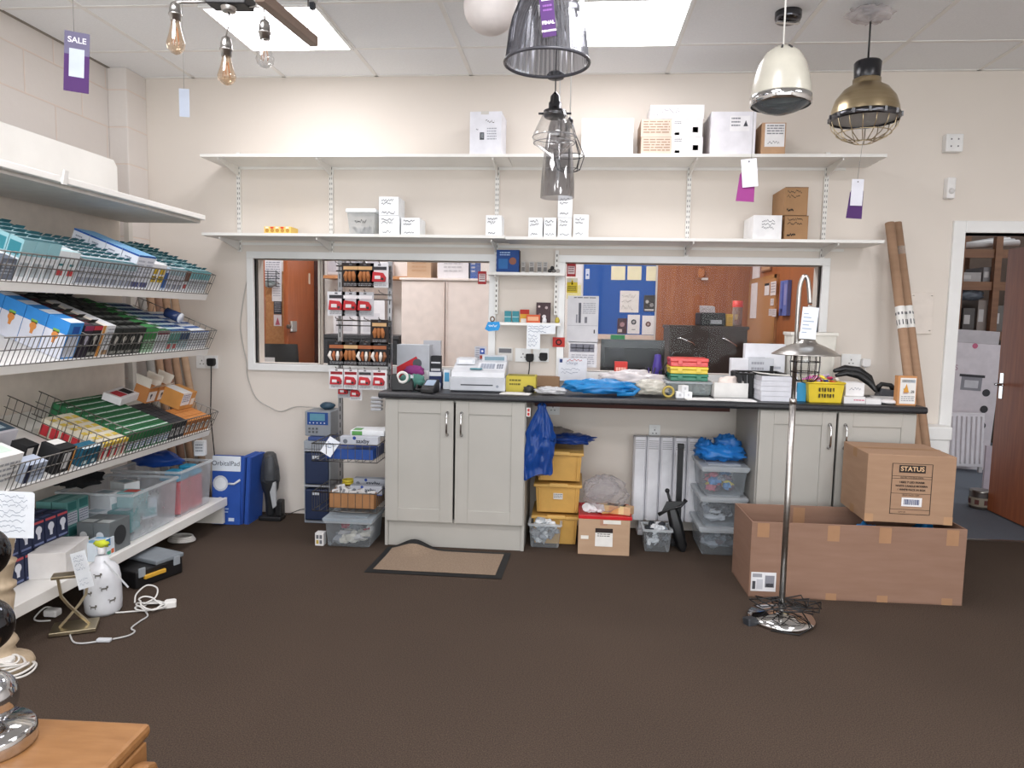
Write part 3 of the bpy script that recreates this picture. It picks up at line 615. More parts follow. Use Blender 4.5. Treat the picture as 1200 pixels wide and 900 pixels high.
for i in range(7):
    c1 = ['#d8dde2:p', '#3f8f92:p', '#e4e6e8:p', '#8fb8bb:p', '#cfd6da:p', '#b9c4ce:p', '#e0e4e4:p'][i]
    carton('lamp_packet', '%s lamp packet lying in the middle clear tub, %s from the near end' % (['white', 'teal', 'white', 'pale teal', 'grey', 'blue grey', 'cream'][i], ORD[i]), 'packet', (.09, .12, .11),
           (-2.37+[-.06, .06][i % 2], -1.17+.04*i, BZ+[.02, .02, .10, .1, .05, .05, .12][i]), c1, [('decal','F',.1,.1,.9,.5,'#5f9aa0:p'), ('decal','R',.2,.2,.8,.7,'#e8ecee:p'), ('decal','T',.2,.2,.8,.8,'#d05a50:p' if i == 3 else '#9fb4bc:p')], PI/2+rnd.uniform(-.4, .4), 'lamp packets in the clear tub')
m = MB(); m.lump((0, 0, .03), (.14, .09, .05), '#1d4fa8:b', 4, .4, 3, flat=-.025); tag(m.out('plastic_bag', None, (-2.42, -.63, BZ+.255)), 'blue plastic bag lying across the far clear tub', 'bag')
m = MB(); m.lump((0, 0, .05), (.11, .1, .045), '#141417:r', 9, .5, 3, flat=-.03); tag(m.out('black_bag', None, (-2.5, -1.2, BZ+.25)), 'black crumpled bag at the back above the middle clear tub', 'bag')
carton('light_switch_carton', 'small white carton standing on the rim of the far clear tub', 'carton', (.06, .05, .09), (-2.25, -.46, BZ+.29-.0), '#dfe0e2:p', [('textlines','F',.15,.2,.85,.8,'#8a8d94:p',3,2)], .2)
# ================================================================ shelves on the back wall
SU, SL = 2.292, 1.822           # tops of upper and lower shelf
SD = .3
xa, xm, xb = PY(234, 181, -SD).x, PY(596, 181, -SD).x, PY(1040, 180, -SD).x
def board(x0, x1, z, label):
    m = MB(); m.box(x0, x1, -SD, -.012, z-.018, z, 'shelf_white'); o = m.out('wall_shelf', None, bev=.0015); return tag(o, label, 'shelf')
board(xa, xm-.001, SU, 'left board of the upper white wall shelf')
board(xm+.001, xb, SU, 'right board of the upper white wall shelf')
xm2 = PY(592, 278, -SD).x; xa2, xb2 = PY(236, 275, -SD).x, PY(1037, 279, -SD).x
board(xa2, xm2-.001, SL, 'left board of the lower white wall shelf, over the long window')
board(xm2+.001, xb2, SL-.006, 'right board of the lower white wall shelf, above the counter end')
m = MB(); m.box(xa+.12, xb-.12, -.012, -.0005, SU-.034, SU-.0185, 'shelf_white'); tag(m.out('wall_batten', None), 'thin white batten under the upper wall shelf', 'batten')
m = MB(); m.box(xa2+.12, xb2-.12, -.012, -.0005, SL-.046, SL-.03, 'shelf_white'); tag(m.out('wall_batten', None), 'thin white batten under the lower wall shelf', 'batten')
for i, px in enumerate((281, 389, 583, 807, 967)):
    x = PY(px, 220, 0).x
    t = thing('shelf_upright', 'slotted white shelf upright with two brackets, %s from the left on the back wall' % ORD[i], 'shelf upright', (x, -.02, SL-.09), 0, 'slotted uprights of the wall shelves')
    m = MB(); h = SU-SL+.09+.07; m.box(-.0125, .0125, 0, .019, 0, h, 'shelf_white')
    for k in range(int(h/.032)):
        z = .012+k*.032
        for sx in (-.006, .006): m.box(sx-.002, sx+.002, -.0006, .0002, z, z+.014, '#6e6a66:p')
    m.out('rail', t)
    for z in (.09-.024, SU-SL+.09-.018):
        m = MB(); m.prism([(0, z), (-.265, z), (-.265, z-.012), (0, z-.06)], 'x', -.004, .004, 'shelf_white'); m.out('bracket', t)
# ---- boxes on the shelves: seen area (x0, y0, x1, y1) of the front face
def sbox(name, label, cat, px, z, depth, base, decals=(), Y=None, rz=0, group=None, h=None):
    Y = -.27 if Y is None else Y
    cx, bz, w, hh = on_wall(*px, Y); return carton(name, label, cat, (w, depth, h or hh), (cx, Y+depth/2, z+.0005), base, decals, rz, group)
US, LS = SU, SL
sbox('shipping_carton', 'white carton with taped lid and lamp drawing, left of the pendants', 'carton', (551, 127, 589, 178), US, .2, '#e4e4ea:p',
     [('scribble','F',.5,.72,.85,.82,'#222226:p',5,1), ('decal','F',.32,.35,.46,.52,'#3f4248:p'), ('decal','F',.34,.38,.44,.5,'#8d9096:p'), ('textlines','F',.55,.32,.85,.62,'#a9abb4:p',5,2), ('decal','F',.35,.93,.6,1,'#cfccc6:p'), ('decal','T',.35,0,.6,1,'#cfccc6:p'), ('scribble','F',.2,.55,.3,.62,'#333338:p',6,1)], rz=-.05)
sbox('shipping_carton', 'plain white carton with a faint stamp, beside the pendant cage', 'carton', (681, 135, 743, 178), US, .22, '#f2efec:p', [('decal','F',.7,.5,.8,.62,'#d3d0cc:p'), ('textlines','F',.42,.5,.52,.85,'#dcd8d4:p',3,2)])
z = US
for i, (a, b) in enumerate(((156, 177), (135, 156))):
    o = sbox('lamp_carton', ['lower','upper'][i]+' of two stacked brown and white cartons on the upper shelf', 'carton', (751, a, 824, b), z, .24, '#d8c3b2:p',
         [('decal','F',.5,0,1,1,'#efedec:p'), ('textlines','F',.04,.15,.47,.9,'#a58a76:p',5,i), ('textlines','F',.54,.7,.66,.9,'#55555a:p',2,i), ('decal','F',.55,.1,.63,.25,'#8a8a8e:p'), ('decal','F',.84,.25,.93,.55,'#c4c2c2:p'), ('decal','L',0,0,1,1,'#b9a08c:p')]); z += o.dimensions.z if False else (on_wall(751, a, 824, b, -.27)[3]+.001)
sbox('lid_carton', 'shallow white carton with handwriting on top of the brown stack', 'carton', (762, 117, 826, 134), z, .2, '#eceaea:p', [('scribble','F',.2,.35,.62,.8,'#5a5a62:p',12,1), ('scribble','F',.05,.2,.15,.4,'#5a5a62:p',14,1)])
sbox('shipping_carton', 'large white carton with a small printed label, behind the cream pendant', 'carton', (832, 127, 887, 178), US, .26, '#e9e7ec:p', [('decal','F',.42,.55,.86,.9,'#f4f2f4:p'), ('textlines','F',.45,.62,.65,.86,'#8f8f96:p',3,3), ('poly_tri','F',.72,.66,.82,.8,'#4a4a50:p')])
sbox('shipping_carton', 'narrow brown carton with a white label at the upper shelf end', 'carton', (892, 139, 922, 177), US, .24, '#c09a78:p', [('decal','F',.12,.25,.95,.97,'#eeecec:p'), ('textlines','F',.2,.6,.9,.92,'#8a8a90:p',4,3), ('scribble','F',.25,.32,.8,.45,'#55555c:p',4,1)])
# lower shelf
m = MB(); s3 = (.17, .12, .045)
m.box(-.085, .085, -.06, .06, 0, .045, '#e9c46a:p')
for k in range(5): m.disc(s3, 'F', .12+.19*k, .45, .07, '#b98a3c:p'); m.decal(s3, 'F', .05+.19*k, .72, .17+.19*k, .95, '#d8442e:p' if k % 2 else '#f2ead0:p')
p = PY(325, 273, -.25); tag(m.out('bulb_pack', None, (p.x, -.19, SL+.0005), bev=.002), 'flat yellow five-bulb pack at the left of the lower shelf', 'carton')
cx, bz, w, hh = on_wall(407, 247, 440, 277, -.25)
t = thing('plastic_tub', 'clear white-lidded tub with handwriting, holding small parts', 'tub', (cx, -.17, SL+.0005))
m = MB(); m.lathe([(.001, 0), (w*.42, 0), (w*.5, hh*.82)], '#eef0f0:c', 4, wob=None); m = MB()
k = .86; a_, b_ = w/2*k, w/2
m.add([(-a_,-a_,0),(a_,-a_,0),(a_,a_,0),(-a_,a_,0),(-b_,-b_,hh*.85),(b_,-b_,hh*.85),(b_,b_,hh*.85),(-b_,b_,hh*.85)], [(3,2,1,0),(0,1,5,4),(1,2,6,5),(2,3,7,6),(3,0,4,7)], '#e9ecec:c'); m.scribble((w*.9, w*.95, hh), 'F', .25, .42, .75, .62, '#2c2c30:p', 3, 1, .006); m.out('body', t, bev=.006)
m = MB(); m.box(-b_-.008, b_+.008, -b_-.008, b_+.008, hh*.85, hh, '#f2f4f4:s'); m.out('lid', t, bev=.006)
m = MB(); rnd = random.Random(5)
for i in range(14):
    x, y = rnd.uniform(-.05, .05), rnd.uniform(-.055, .02); m.tube([(x, y, .006), (x+rnd.uniform(-.03, .03), y+rnd.uniform(-.02, .02), .03+rnd.random()*.02)], .008, rnd.choice(['#2a2a2e:s', '#55555a:s', '#b9b9b9:s', '#e6e6e6:s']), 6)
o = m.out('small_fittings', None, (cx, -.17, SL+.004)); tag(o, 'small black and grey fittings in the clear white-lidded tub', 'fittings', kind='stuff')
wb = '#edeff0:p'
def whitebox(label, px, z, seed, Y=-.26, depth=.16, extra=()):
    return sbox('white_carton', label, 'carton', px, z, depth, wb, [('scribble','F',.12,.55,.8,.9,'#3a3d44:p',seed,2,.004), ('scribble','F',.15,.08,.85,.24,'#3a3d44:p',seed+1,1,.004)]+list(extra), Y, 0, 'handwritten white cartons on the lower shelf')
o = whitebox('white handwritten carton beside the tub, under another', (444, 255, 468, 277), SL, 21); z2 = SL+on_wall(444, 255, 468, 277, -.26)[3]+.0015
whitebox('white handwritten carton beside the tub, topmost of two', (444, 233, 467, 255), z2, 31)
whitebox('white handwritten carton at the right of the stacked pair', (470, 257, 492, 277), SL, 41)
whitebox('lone white handwritten carton above the blue lamp box', (569, 254, 588, 278), SL, 51)
lz = SL-.006
for i, (a, b) in enumerate(((619, 636), (637, 652), (653.5, 670), (671.5, 690))):
    whitebox(['leftmost of four white cartons in a row under the glass pendants', 'second of four white cartons in a row under the glass pendants', 'third white carton of four, carrying another on top', 'rightmost of four white cartons in a row under the glass pendants'][i], (a, [255, 255, 255, 251][i], b, 278), lz, 61+i*5)
whitebox('small white carton on top of the third carton under the pendants', (653.5, 228, 671, 254), lz+on_wall(653.5, 255, 670, 278, -.26)[3]+.0015, 91)
sbox('white_carton', 'white handwritten carton beside the stacked brown ones', 'carton', (882, 250, 917, 278), lz, .24, '#f0efef:p', [('scribble','F',.3,.4,.8,.85,'#77777c:p',7,3,.004)])
z = lz
for i, (a, b) in enumerate(((249, 277), (215, 248))):
    sbox('parts_carton', ['lower', 'upper'][i]+' of two stacked brown cartons with marker writing', 'carton', (919-i*0, a, 948, b), z, .27, '#a27c56:p',
         [('scribble','F',.1,.6,.85,.92,'#4a3a2a:p',8+i,2,.005), ('scribble','F',.1,.12,.5,.26,'#1d1812:p',18+i,1,.009), ('decal','F',0,.97,1,1,'#7d5d3e:p'), ('decal','T',.42,0,.58,1,'#8d6a48:p')]); z += on_wall(919, a, 948, b, -.27)[3]+.0015
# ---- small shelves on the pier between the windows
px0, px1 = PY(571, 320, -.16).x, PY(662, 320, -.16).x
for i, (ya, yb, lab) in enumerate(((319, 324, 'small white shelf between the windows holding the blue lamp box'), (378, 382.5, 'small lower white shelf between the windows with little cartons'))):
    z = PY(612, ya, -.16).z; x0 = px0 if i == 0 else PY(582, 380, -.16).x; x1 = px1 if i == 0 else PY(657, 380, -.16).x
    m = MB(); m.box(x0, x1, -.16, -.045, z-.018, z, 'shelf_white'); tag(m.out('small_shelf', None, bev=.001), lab, 'shelf')
    if i == 0: PS1 = z
    else: PS2 = z
for i, px in enumerate((582, 651.6)):
    x = PY(px, 350, -.02).x; t = thing('shelf_upright', 'short slotted upright %s the small shelves' % ['left of', 'right of'][i], 'shelf upright', (x, -.045, 1.36))
    m = MB(); m.box(-.011, .011, 0, .044, 0, .4, 'shelf_white')
    for k in range(12): m.box(-.004, .004, -.0006, 0, .01+k*.032, .024+k*.032, '#6e6a66:p')
    m.out('rail', t)
    m = MB()
    for z in (PS1-1.36-.0185, PS2-1.36-.0185):
        if z > 0: m.prism([(0, z), (-.1, z), (-.1, z-.008), (0, z-.03)], 'x', -.003, .003, 'shelf_white')
    m.out('bracket', t)
x, z0_, w, h = on_wall(582, 293, 609, 318.5, -.12)
o = carton('lamp_carton', 'dark blue lamp carton with a picture on the small upper shelf', 'carton', (w, .09, h), (x, -.1, PS1+.0005), '#1d4585:p', [('decal','F',.1,.15,.5,.6,'#2f6aa8:p'), ('disc','F',.72,.5,.16,'#8a5a4a:p'), ('textlines','F',.15,.7,.6,.9,'#a9c0e0:p',2,3), ('decal','R',0,0,1,1,'#4a3030:p')])
for i, (a, b) in enumerate(((611, 615.5), (620, 626), (629.5, 635), (636.5, 641.5))):
    x, _, w, h = on_wall(a, 306, b, 318.5, -.13); carton('small_packet', 'small grey printed packet, %s from the blue lamp carton' % ORD[i], 'packet', (w, .03, h), (x, -.12, PS1+.0005), '#b9b6b4:p', [('decal','F',.1,.1,.9,.5,'#6a6866:p'), ('textlines','F',.15,.55,.85,.9,'#55534f:p',3,i)], 0, 'grey packets on the small upper shelf')
m = MB()
for k, (dx, dz) in enumerate(((-.02, 0), (.005, 0), (.03, 0), (-.005, .018))): m.ball((dx, 0, .012+dz), .013, ['#3a3838:g', '#6e6a68:g', '#b9b5b0:g', '#25252a:g'][k], 10, 6)
p = PY(648, 319, -.12); tag(m.out('lamp_holders', None, (p.x, -.11, PS1+.001)), 'little heap of lamp holders at the shelf end', 'lamp holders', kind='stuff')
for i, (a, y0_, b, c, ds, nm) in enumerate(((591, 364, 599, '#3f8a96:p', [('decal','F',0,.45,1,.5,'#c9e0e4:p')], 'teal carton at the left of the small lower shelf'), (600, 364, 608, '#3f8a96:p', [('decal','F',0,.45,1,.5,'#c9e0e4:p')], 'second teal carton on the small lower shelf'),
        (609, 362, 620, '#d8a23a:p', [('decal','F',0,.65,1,1,'#b03428:p'), ('decal','F',.1,.0,.9,.3,'#e0dcd4:p')], 'yellow and red carton on the small lower shelf'), (617, 368, 633, '#d0603a:p', [('decal','F',.1,.25,.9,.75,'#e8b08a:p')], 'orange carton on the small lower shelf'),
        (628, 353.5, 645.5, '#4a3a3e:p', [('disc','F',.2,.8,.08,'#d8c8c4:p'), ('disc','F',.7,.75,.1,'#b9a8a8:p'), ('disc','F',.55,.3,.14,'#e4e0e2:p'), ('disc','F',.25,.4,.09,'#8d7478:p')], 'dark picture card on the small lower shelf'))):
    x, _, w, h = on_wall(a, y0_, b, 377, [-.12, -.12, -.12, -.135, -.09][i]); carton('small_carton' if i < 4 else 'picture_card', nm, 'carton' if i < 4 else 'card', (w, .03 if i < 4 else .006, h), (x, [-.1, -.1, -.09, -.14, -.075][i], PS2+.0005), c, ds, 0, None, .0008)
p = PY(653, 378, -.12); m = MB(); m.lathe([(.001, 0), (.013, .001), (.016, .014), (.011, .03), (.006, .036), (.001, .037)], '#b5a43a:g', 14); tag(m.out('ornament', None, (p.x, -.12, PS2+.0008)), 'small yellow green ornament at the right end of the lower shelf', 'ornament')
p = PY(638, 377, -.13); m = MB(); m.lathe([(.001, 0), (.014, .001), (.014, .02), (.007, .034), (.001, .036)], '#e6e6ea:g', 14); tag(m.out('bulb', None, (p.x, -.145, PS2+.0008)), 'small white bulb in front of the dark picture card', 'bulb')
p = PY(579, 378, -.13); m = MB(); m.tube([(.012*math.cos(a), 0, .017+.015*math.sin(a)) for a in [2*PI*i/16 for i in range(16)]], .004, '#6d5238:s', 6, True); tag(m.out('ring', None, (px0+.033, -.13, PS2+.0005)), 'small brown ring standing at the left end of the lower shelf', 'ring')
# paper notes, stickers on wall, window and shelf
def flat(name, label, cat, px, Y, base, decals=(), tilt=0, th=.0012, rz=0):
    x, z, w, h = on_wall(*px, Y); m = MB(); m.box(-w/2, w/2, -th/2, th/2, 0, h, base)
    for d in decals: getattr(m, d[0])((w, th, h), *d[1:])
    return tag(m.out(name, None, (x, Y, z), (tilt, 0, rz)), label, cat)
P_ = '#eceae8:p'
m = MB(); x, z, w, h = on_wall(617, 380, 651, 409, -.163); s3 = (w, .001, h)
m.onface(s3, 'F', [(0, 0), (.47, 0), (.47, .6), (1, .62), (1, 1), (0, 1)], '#e6eaee:p'); m.onface((w, -.001, h), 'F', [(0, 1), (1, 1), (1, .62), (.47, .6), (.47, 0), (0, 0)], '#e6eaee:p'); m.scribble(s3, 'F', .05, .65, .9, .95, '#7a86a0:p', 3, 3, .003); m.scribble(s3, 'F', .05, .1, .42, .6, '#7a86a0:p', 5, 4, .003)
tag(m.out('paper_note', None, (x, -.163, z)), 'white paper notes hanging from the small lower shelf edge', 'paper')
m = MB(); x, z, w, h = on_wall(568, 377, 586, 388, -.17); m.onface((w, .002, h), 'F', [(0, .2), (.25, 0), (.9, .1), (1, .5), (.95, 1), (.2, .95)], '#2f96d8:p'); m.onface((w, -.002, h), 'F', [(.2, .95), (.95, 1), (1, .5), (.9, .1), (.25, 0), (0, .2)], '#2f96d8:p'); m.scribble((w, .002, h), 'F', .25, .4, .85, .75, '#dceaf6:p', 3, 1, .006)
tag(m.out('price_tag', None, (x, -.165, z)), 'bright blue cut-out tag on the small lower shelf corner', 'tag')
flat('red_sticker', 'red and white notice on the window corner beside the tall cupboard', 'sticker', (560, 318, 570, 333), .02, '#b03034:p', [('decal','F',.12,.2,.88,.8,'#e6dcdc:p'), ('textlines','F',.2,.25,.8,.75,'#8a3034:p',3,2)])
flat('red_sticker', 'red and white notice at the top left of the pinboard window', 'sticker', (664, 309, 675, 324), .02, '#a52a30:p', [('decal','F',.12,.2,.88,.8,'#d9c4c4:p'), ('textlines','F',.2,.25,.8,.75,'#6a2024:p',3,2)])
flat('warning_sticker', 'yellow warning triangle sticker on the pinboard window', 'sticker', (664, 326, 677, 343), .02, '#cdb52e:p', [('decal','F',0,.72,1,1,'#c6c2b0:p'), ('poly_tri','F',.3,.5,.7,.95,'#e0c020:p'), ('poly_tri','F',.4,.55,.6,.85,'#2a2620:p'), ('textlines','F',.1,.08,.9,.45,'#55501e:p',4,2)])
flat('square_notice', 'red square notice with a black ring, beside the wall sockets', 'sticker', (647.5, 395.5, 662, 406.5), -.025, '#c23a34:p', [('disc','F',.5,.5,.26,'#1d1517:p'), ('disc','F',.5,.5,.15,'#c23a34:p',.0008)])
flat('poster', 'tall white printed notice taped inside the pinboard window', 'poster', (664, 347, 702, 401), .018, '#d6d5d8:p', [('textlines','F',.2,.93,.9,.97,'#55555c:p',1,3), ('decal','F',.36,.42,.44,.85,'#5d5d66:p'), ('decal','F',.28,.42,.33,.6,'#8a8a92:p'), ('decal','F',.56,.42,.64,.55,'#77777f:p'), ('textlines','F',.5,.6,.9,.85,'#a5a5ad:p',6,6), ('decal','F',.02,.36,.98,.37,'#b4b3b8:p'), ('decal','F',.86,.2,.9,.28,'#333338:p')])
flat('poster', 'white notice with a grey table under the tall notice', 'poster', (666, 401, 700, 430), .018, '#dedde0:p', [('decal','F',.05,.6,.9,.92,'#7a7a84:p'), ('decal','F',.08,.74,.88,.77,'#b9b9c0:p'), ('decal','F',.25,.6,.27,.92,'#b9b9c0:p'), ('decal','F',.5,.6,.52,.92,'#b9b9c0:p'), ('decal','F',.72,.6,.74,.92,'#b9b9c0:p'), ('textlines','F',.1,.1,.9,.5,'#a9a9b2:p',5,2)])
o = flat('charge_notice', 'white CHARGE notice with pencil sketch standing on the counter back', 'notice', (654, 420, 688, 446), -.045, '#e4e6ec:p', [('decal','F',.04,.8,.14,.95,'#2a3f7a:p'), ('scribble','F',.3,.85,.9,.98,'#c05a5a:p',4,1,.004), ('scribble','F',.1,.3,.9,.6,'#9aa0b0:p',9,2,.003)], .06)
text('Charge', .025, '#8f97aa:p', o, (-.005, -.0025, .115))
flat('white_card', 'small white leaflet stuck on the window above the till', 'leaflet', (556, 406, 570, 422), -.03, '#c9c9d0:p', [('decal','F',.45,.45,.85,.85,'#2f55a8:p'), ('disc','F',.65,.65,.1,'#e6e6f0:p'), ('decal','F',.45,.1,.9,.35,'#b0483c:p'), ('textlines','F',.1,.1,.4,.9,'#8d8d96:p',5,2)], -.05)
# ================================================================ counter: two base units under one worktop
WTOP = .905; WFR = -.625
wx0, wx1 = PY(443, 463, WFR).x, PY(1088, 479, WFR).x
m = MB(); pr = [(WFR+.012, WTOP-.036), (WFR, WTOP-.026), (WFR, WTOP-.01), (WFR+.012, WTOP), (-.002, WTOP), (-.002, WTOP-.036)]
m.prism(pr, 'x', wx0, wx1, 'worktop'); tag(m.out('worktop', None, bev=.003), 'long black speckled worktop over the two cream cabinets', 'worktop')
m = MB(); m.box(-.245, .97, -.055, -.001, .78, WTOP-.038, '#5e3a33:p'); tag(m.out('support_rail', None), 'brown wooden rail fixed to the wall under the worktop', 'rail')
def base_unit(name, label, x0, x1, side_l=.0):
    t = thing(name, label, 'cabinet', ((x0+x1)/2, -.3, 0)); w = x1-x0; h = WTOP-.037
    m = MB(); m.box(-w/2, -w/2+.018, -.27, .25, 0, h, 'cabinet'); m.box(w/2-.018, w/2, -.27, .25, 0, h, 'cabinet'); m.box(-w/2+.018, w/2-.018, .24, .25, .14, h, 'cabinet'); m.box(-w/2+.018, w/2-.018, -.26, .24, .15, .168, 'cabinet'); m.box(-w/2+.018, w/2-.018, -.27, .24, h-.018, h, 'cabinet')
    m.out('carcass', t, bev=.001)
    m = MB(); m.box(-w/2+.02, w/2-.019, -.262, -.246, .0, .149, 'cabinet'); m.out('plinth', t, bev=.001)
    dw = w/2-.012
    for s in (-1, 1):
        cx = s*(w/4); d = thing('door', '', ''); del d['label'], d['category']
        d2 = MB(); a0, a1 = cx-dw/2, cx+dw/2; z0, z1 = .155, h-.006; y0, y1 = -.292, -.272; fr = .075
        d2.box(a0, a0+fr, y0, y1, z0, z1, 'cabinet'); d2.box(a1-fr, a1, y0, y1, z0, z1, 'cabinet'); d2.box(a0+fr, a1-fr, y0, y1, z0, z0+fr, 'cabinet'); d2.box(a0+fr, a1-fr, y0, y1, z1-fr, z1, 'cabinet')
        d2.box(a0+fr-.002, a1-fr+.002, y0+.008, y1, z0+fr-.002, z1-fr+.002, 'cabinet')
        bpy.data.objects.remove(d); o = d2.out('door', t, bev=.002)
        hx = cx-s*(dw/2-.035); hm = MB(); zt = h-.075; zb = zt-.125
        hm.tube([(hx, y0, zt), (hx, y0-.02, zt-.003), (hx, y0-.03, zt-.02), (hx, y0-.031, (zt+zb)/2), (hx, y0-.03, zb+.02), (hx, y0-.02, zb+.003), (hx, y0, zb)], .006, 'chrome', 10, rs=[.009, .007, .006, .0055, .006, .007, .009])
        for z in (zt, zb): hm.ball((hx, y0-.003, z), .011, 'chrome', 12, 6)
        hm.out('handle', o, label='bowed chrome handle')
    return t
cl0, cl1 = PY(450, 560, -.592).x, PY(615, 560, -.592).x
base_unit('base_cabinet', 'cream two-door base cabinet behind the doormat', cl0, cl1)
cr0, cr1 = PY(888, 520, -.592).x, PY(1075, 500, -.592).x
base_unit('base_cabinet', 'cream two-door base cabinet behind the open cardboard box', cr0, cr1)
# ---- doormat with a curled back edge
t = thing('doormat', 'brown ribbed doormat with black rubber edge, lifted along the cabinet', 'doormat', (-.7, -.79, 0))
def matz(u, v): return .004+(.055*math.exp(-((u-.22)/.13)**2) if True else 0)*max(0, (v-.6)/.4)**1.5
def mp(u, v, k=0):
    x0 = -1.065+v*.02; x1 = -.345+v*.015; y0 = -1.03; y1 = -.62
    return (x0+(x1-x0)*u+.7, y0+(y1-y0)*v+.79, matz(u, v)+k)
m = MB(); m.grid(lambda u, v: mp(u, v), 33, 17, 'rubber'); m.grid(lambda u, v: mp(1-u, v, -.0035), 33, 17, 'rubber'); m.out('rubber_edge', t)
m = MB(); m.grid(lambda u, v: mp(.05+.9*u, .09+.82*v, .003), 33, 17, 'mat_weave'); m.out('woven_top', t)
# ---- under the worktop
# yellow crates, stacked
def ycrate(z, y, px, label, lab=False):
    c = PY(px, 560, y); t = thing('storage_crate', label, 'crate', (c.x, y+.17, z), 0, 'yellow crates under the worktop'); w, d, h = .262, .33, .185
    m = MB(); k = .93
    m.add([(-w/2*k,-d/2*k,0),(w/2*k,-d/2*k,0),(w/2*k,d/2*k,0),(-w/2*k,d/2*k,0),(-w/2,-d/2,h-.03),(w/2,-d/2,h-.03),(w/2,d/2,h-.03),(-w/2,d/2,h-.03)], [(3,2,1,0),(0,1,5,4),(1,2,6,5),(2,3,7,6),(3,0,4,7),(4,5,6,7)], '#cda053:s')
    for x in (-w/2*.82, w/2*.82): m.bar((x, -d/2*.985, .01), (x*1.03, -d/2*1.005, h-.035), .012, .012, '#cda053:s', (0, 1, 0))
    m.out('body', t, bev=.004)
    m = MB(); m.box(-w/2-.012, w/2+.012, -d/2-.012, d/2+.012, h-.03, h-.012, '#cfa355:s'); m.box(-.05, .06, -d/2-.02, -d/2, h-.026, h-.004, '#d4a95c:s'); m.out('lid', t, bev=.004)
    if lab:
        m = MB(); m.box(-.025, .03, -d/2-.006, -d/2-.002, .085, .12, '#d8d6d2:p'); m.textlines((.055, d+.013, .12), 'F', .1, .74, 1, .97, '#6a6a6a:p', 3, 3); m.out('label', t, label='white printed label')
for i, (z, y, px) in enumerate(((0, -.42, 652), (.19, -.415, 654), (.38, -.41, 655))):
    ycrate(z, y, px, ['lowest yellow crate of the stack, behind the basket of clear bags', 'middle yellow crate of the stack, with a white label', 'topmost yellow crate of the stack, under the blue bag'][i], i == 1)
def bag(name, label, c, rad, key, seed, amp=.4, freq=2.6, flat=None, sc=1):
    m = MB(); m.lump((0, 0, 0), rad, key, seed, amp, freq, 30, 20, flat); return tag(m.out(name, None, c), label, 'bag')
def sheet_bag(name, label, fn, key, loc, cat='bag', nu=26, nv=30):
    m = MB(); m.grid(fn, nu, nv, key); return tag(m.out(name, None, loc), label, cat)
p = PY(672, 525, -.33); bag('plastic_bag', 'dark blue crumpled bag on the topmost yellow crate', (p.x-.03, -.27, .612), (.14, .1, .032), '#21489a:b', 12, .5, 3, -.02)
m = MB(); m.lump((0, 0, 0), (.1, .09, .05), '#8d8480:b', 33, .3, 2, flat=-.03); tag(m.out('grey_bag', None, (-.1, -.18, .62)), 'grey folded bag at the back on the topmost yellow crate', 'bag')
# blue carrier bag hanging from the worktop
def hb(u, v):
    a = 2*PI*u; h = v; w = .085+.0*h if h < .62 else .085*(1-(h-.62)/.38*.82); w *= 1+.14*noise.noise(Vector((math.cos(a)*1.2, math.sin(a)*1.2, h*3)))+.05*noise.noise(Vector((math.cos(a)*5, math.sin(a)*5, h*9)))
    d = .035*(1 if h < .62 else 1-(h-.62)/.38*.6)*(1+.5*noise.noise(Vector((math.cos(a)*2+5, math.sin(a)*2, h*4)))+.6*noise.noise(Vector((math.cos(a)*7+5, math.sin(a)*2+h*3, h*6))))
    sh = .05*(.5-abs(h-.5))*0
    zz = .40*h+(.02*math.cos(a)+.012*math.sin(3*a))*(1-h) - .03*max(0, math.cos(a))*(1 if .55 < h < .7 else 0)
    return (math.cos(a)*w+.02*h*0-.012*(1-h), math.sin(a)*d, zz)
p = PY(633, 540, -.6)
t = thing('carrier_bag', 'bright blue carrier bag hanging from the worktop beside the left cabinet', 'bag', (p.x+.002, -.575, WTOP-.045-.41))
m = MB(); m.grid(hb, 61, 50, '#184c9e:b'); m.poly([hb(i/60, 0) for i in range(60)][::-1], '#184c9e:b'); m.out('body', t)
m = MB()
for dx in (-.014, .014): m.tube([(dx, 0, .37), (dx*1.2, -.005, .4), (dx*.4, .02, .41)], .009, '#184c9e:b', 8)
m.out('handle', t)
# double socket under the worktop, red switch
def socket(label, px, Y=-.004, w=.146, h=.086, plugs=()):
    c = PY(*px, Y); t = thing('wall_socket', label, 'socket', (c.x, 0, c.z-h/2))
    m = MB(); m.box(-w/2, w/2, -.012, -.0005, 0, h, 'gloss_white'); k = int(w/.07)
    for i in range(k):
        x = (i-(k-1)/2)*.07
        for a, b, ww, hh in ((0, .018, .006, .01), (-.011, -.004, .009, .005), (.011, -.004, .009, .005)): m.box(x+a-ww/2, x+a+ww/2, -.0128, -.011, h/2-.01+b-hh/2, h/2-.01+b+hh/2, '#3a3634:p')
    m.out('faceplate', t, bev=.003)
    m = MB()
    for i in range(k):
        x = (i-(k-1)/2)*.07; m.box(x+(.022 if k > 1 else 0)-.007, x+(.022 if k > 1 else 0)+.007, -.0155, -.012, h/2+.012, h/2+.034, 'gloss_white')
    m.out('rocker_switch', t, bev=.002)
    return t, c
def plug(label, c, cable=None, w=.05, h=.05, col='rubber', nm='plug'):
    t = thing(nm, label, 'plug', c)
    m = MB(); m.prism([(-w/2, -h/2+.012), (-w/2+.008, -h/2), (w/2-.008, -h/2), (w/2, -h/2+.012), (w/2, h/2-.004), (w/2-.006, h/2), (-w/2+.006, h/2), (-w/2, h/2-.004)], 'y', -.035, 0, col); m.out('body', t, bev=.004)
    if cable:
        m = MB(); m.tube(cable, .0035, col, 8); m.out('cable', t)
    return t
socket('small socket on the wall under the worktop behind the blue bag', (648, 478), w=.086)
socket('grey socket above the white radiator under the worktop', (767, 505), w=.07, h=.08)
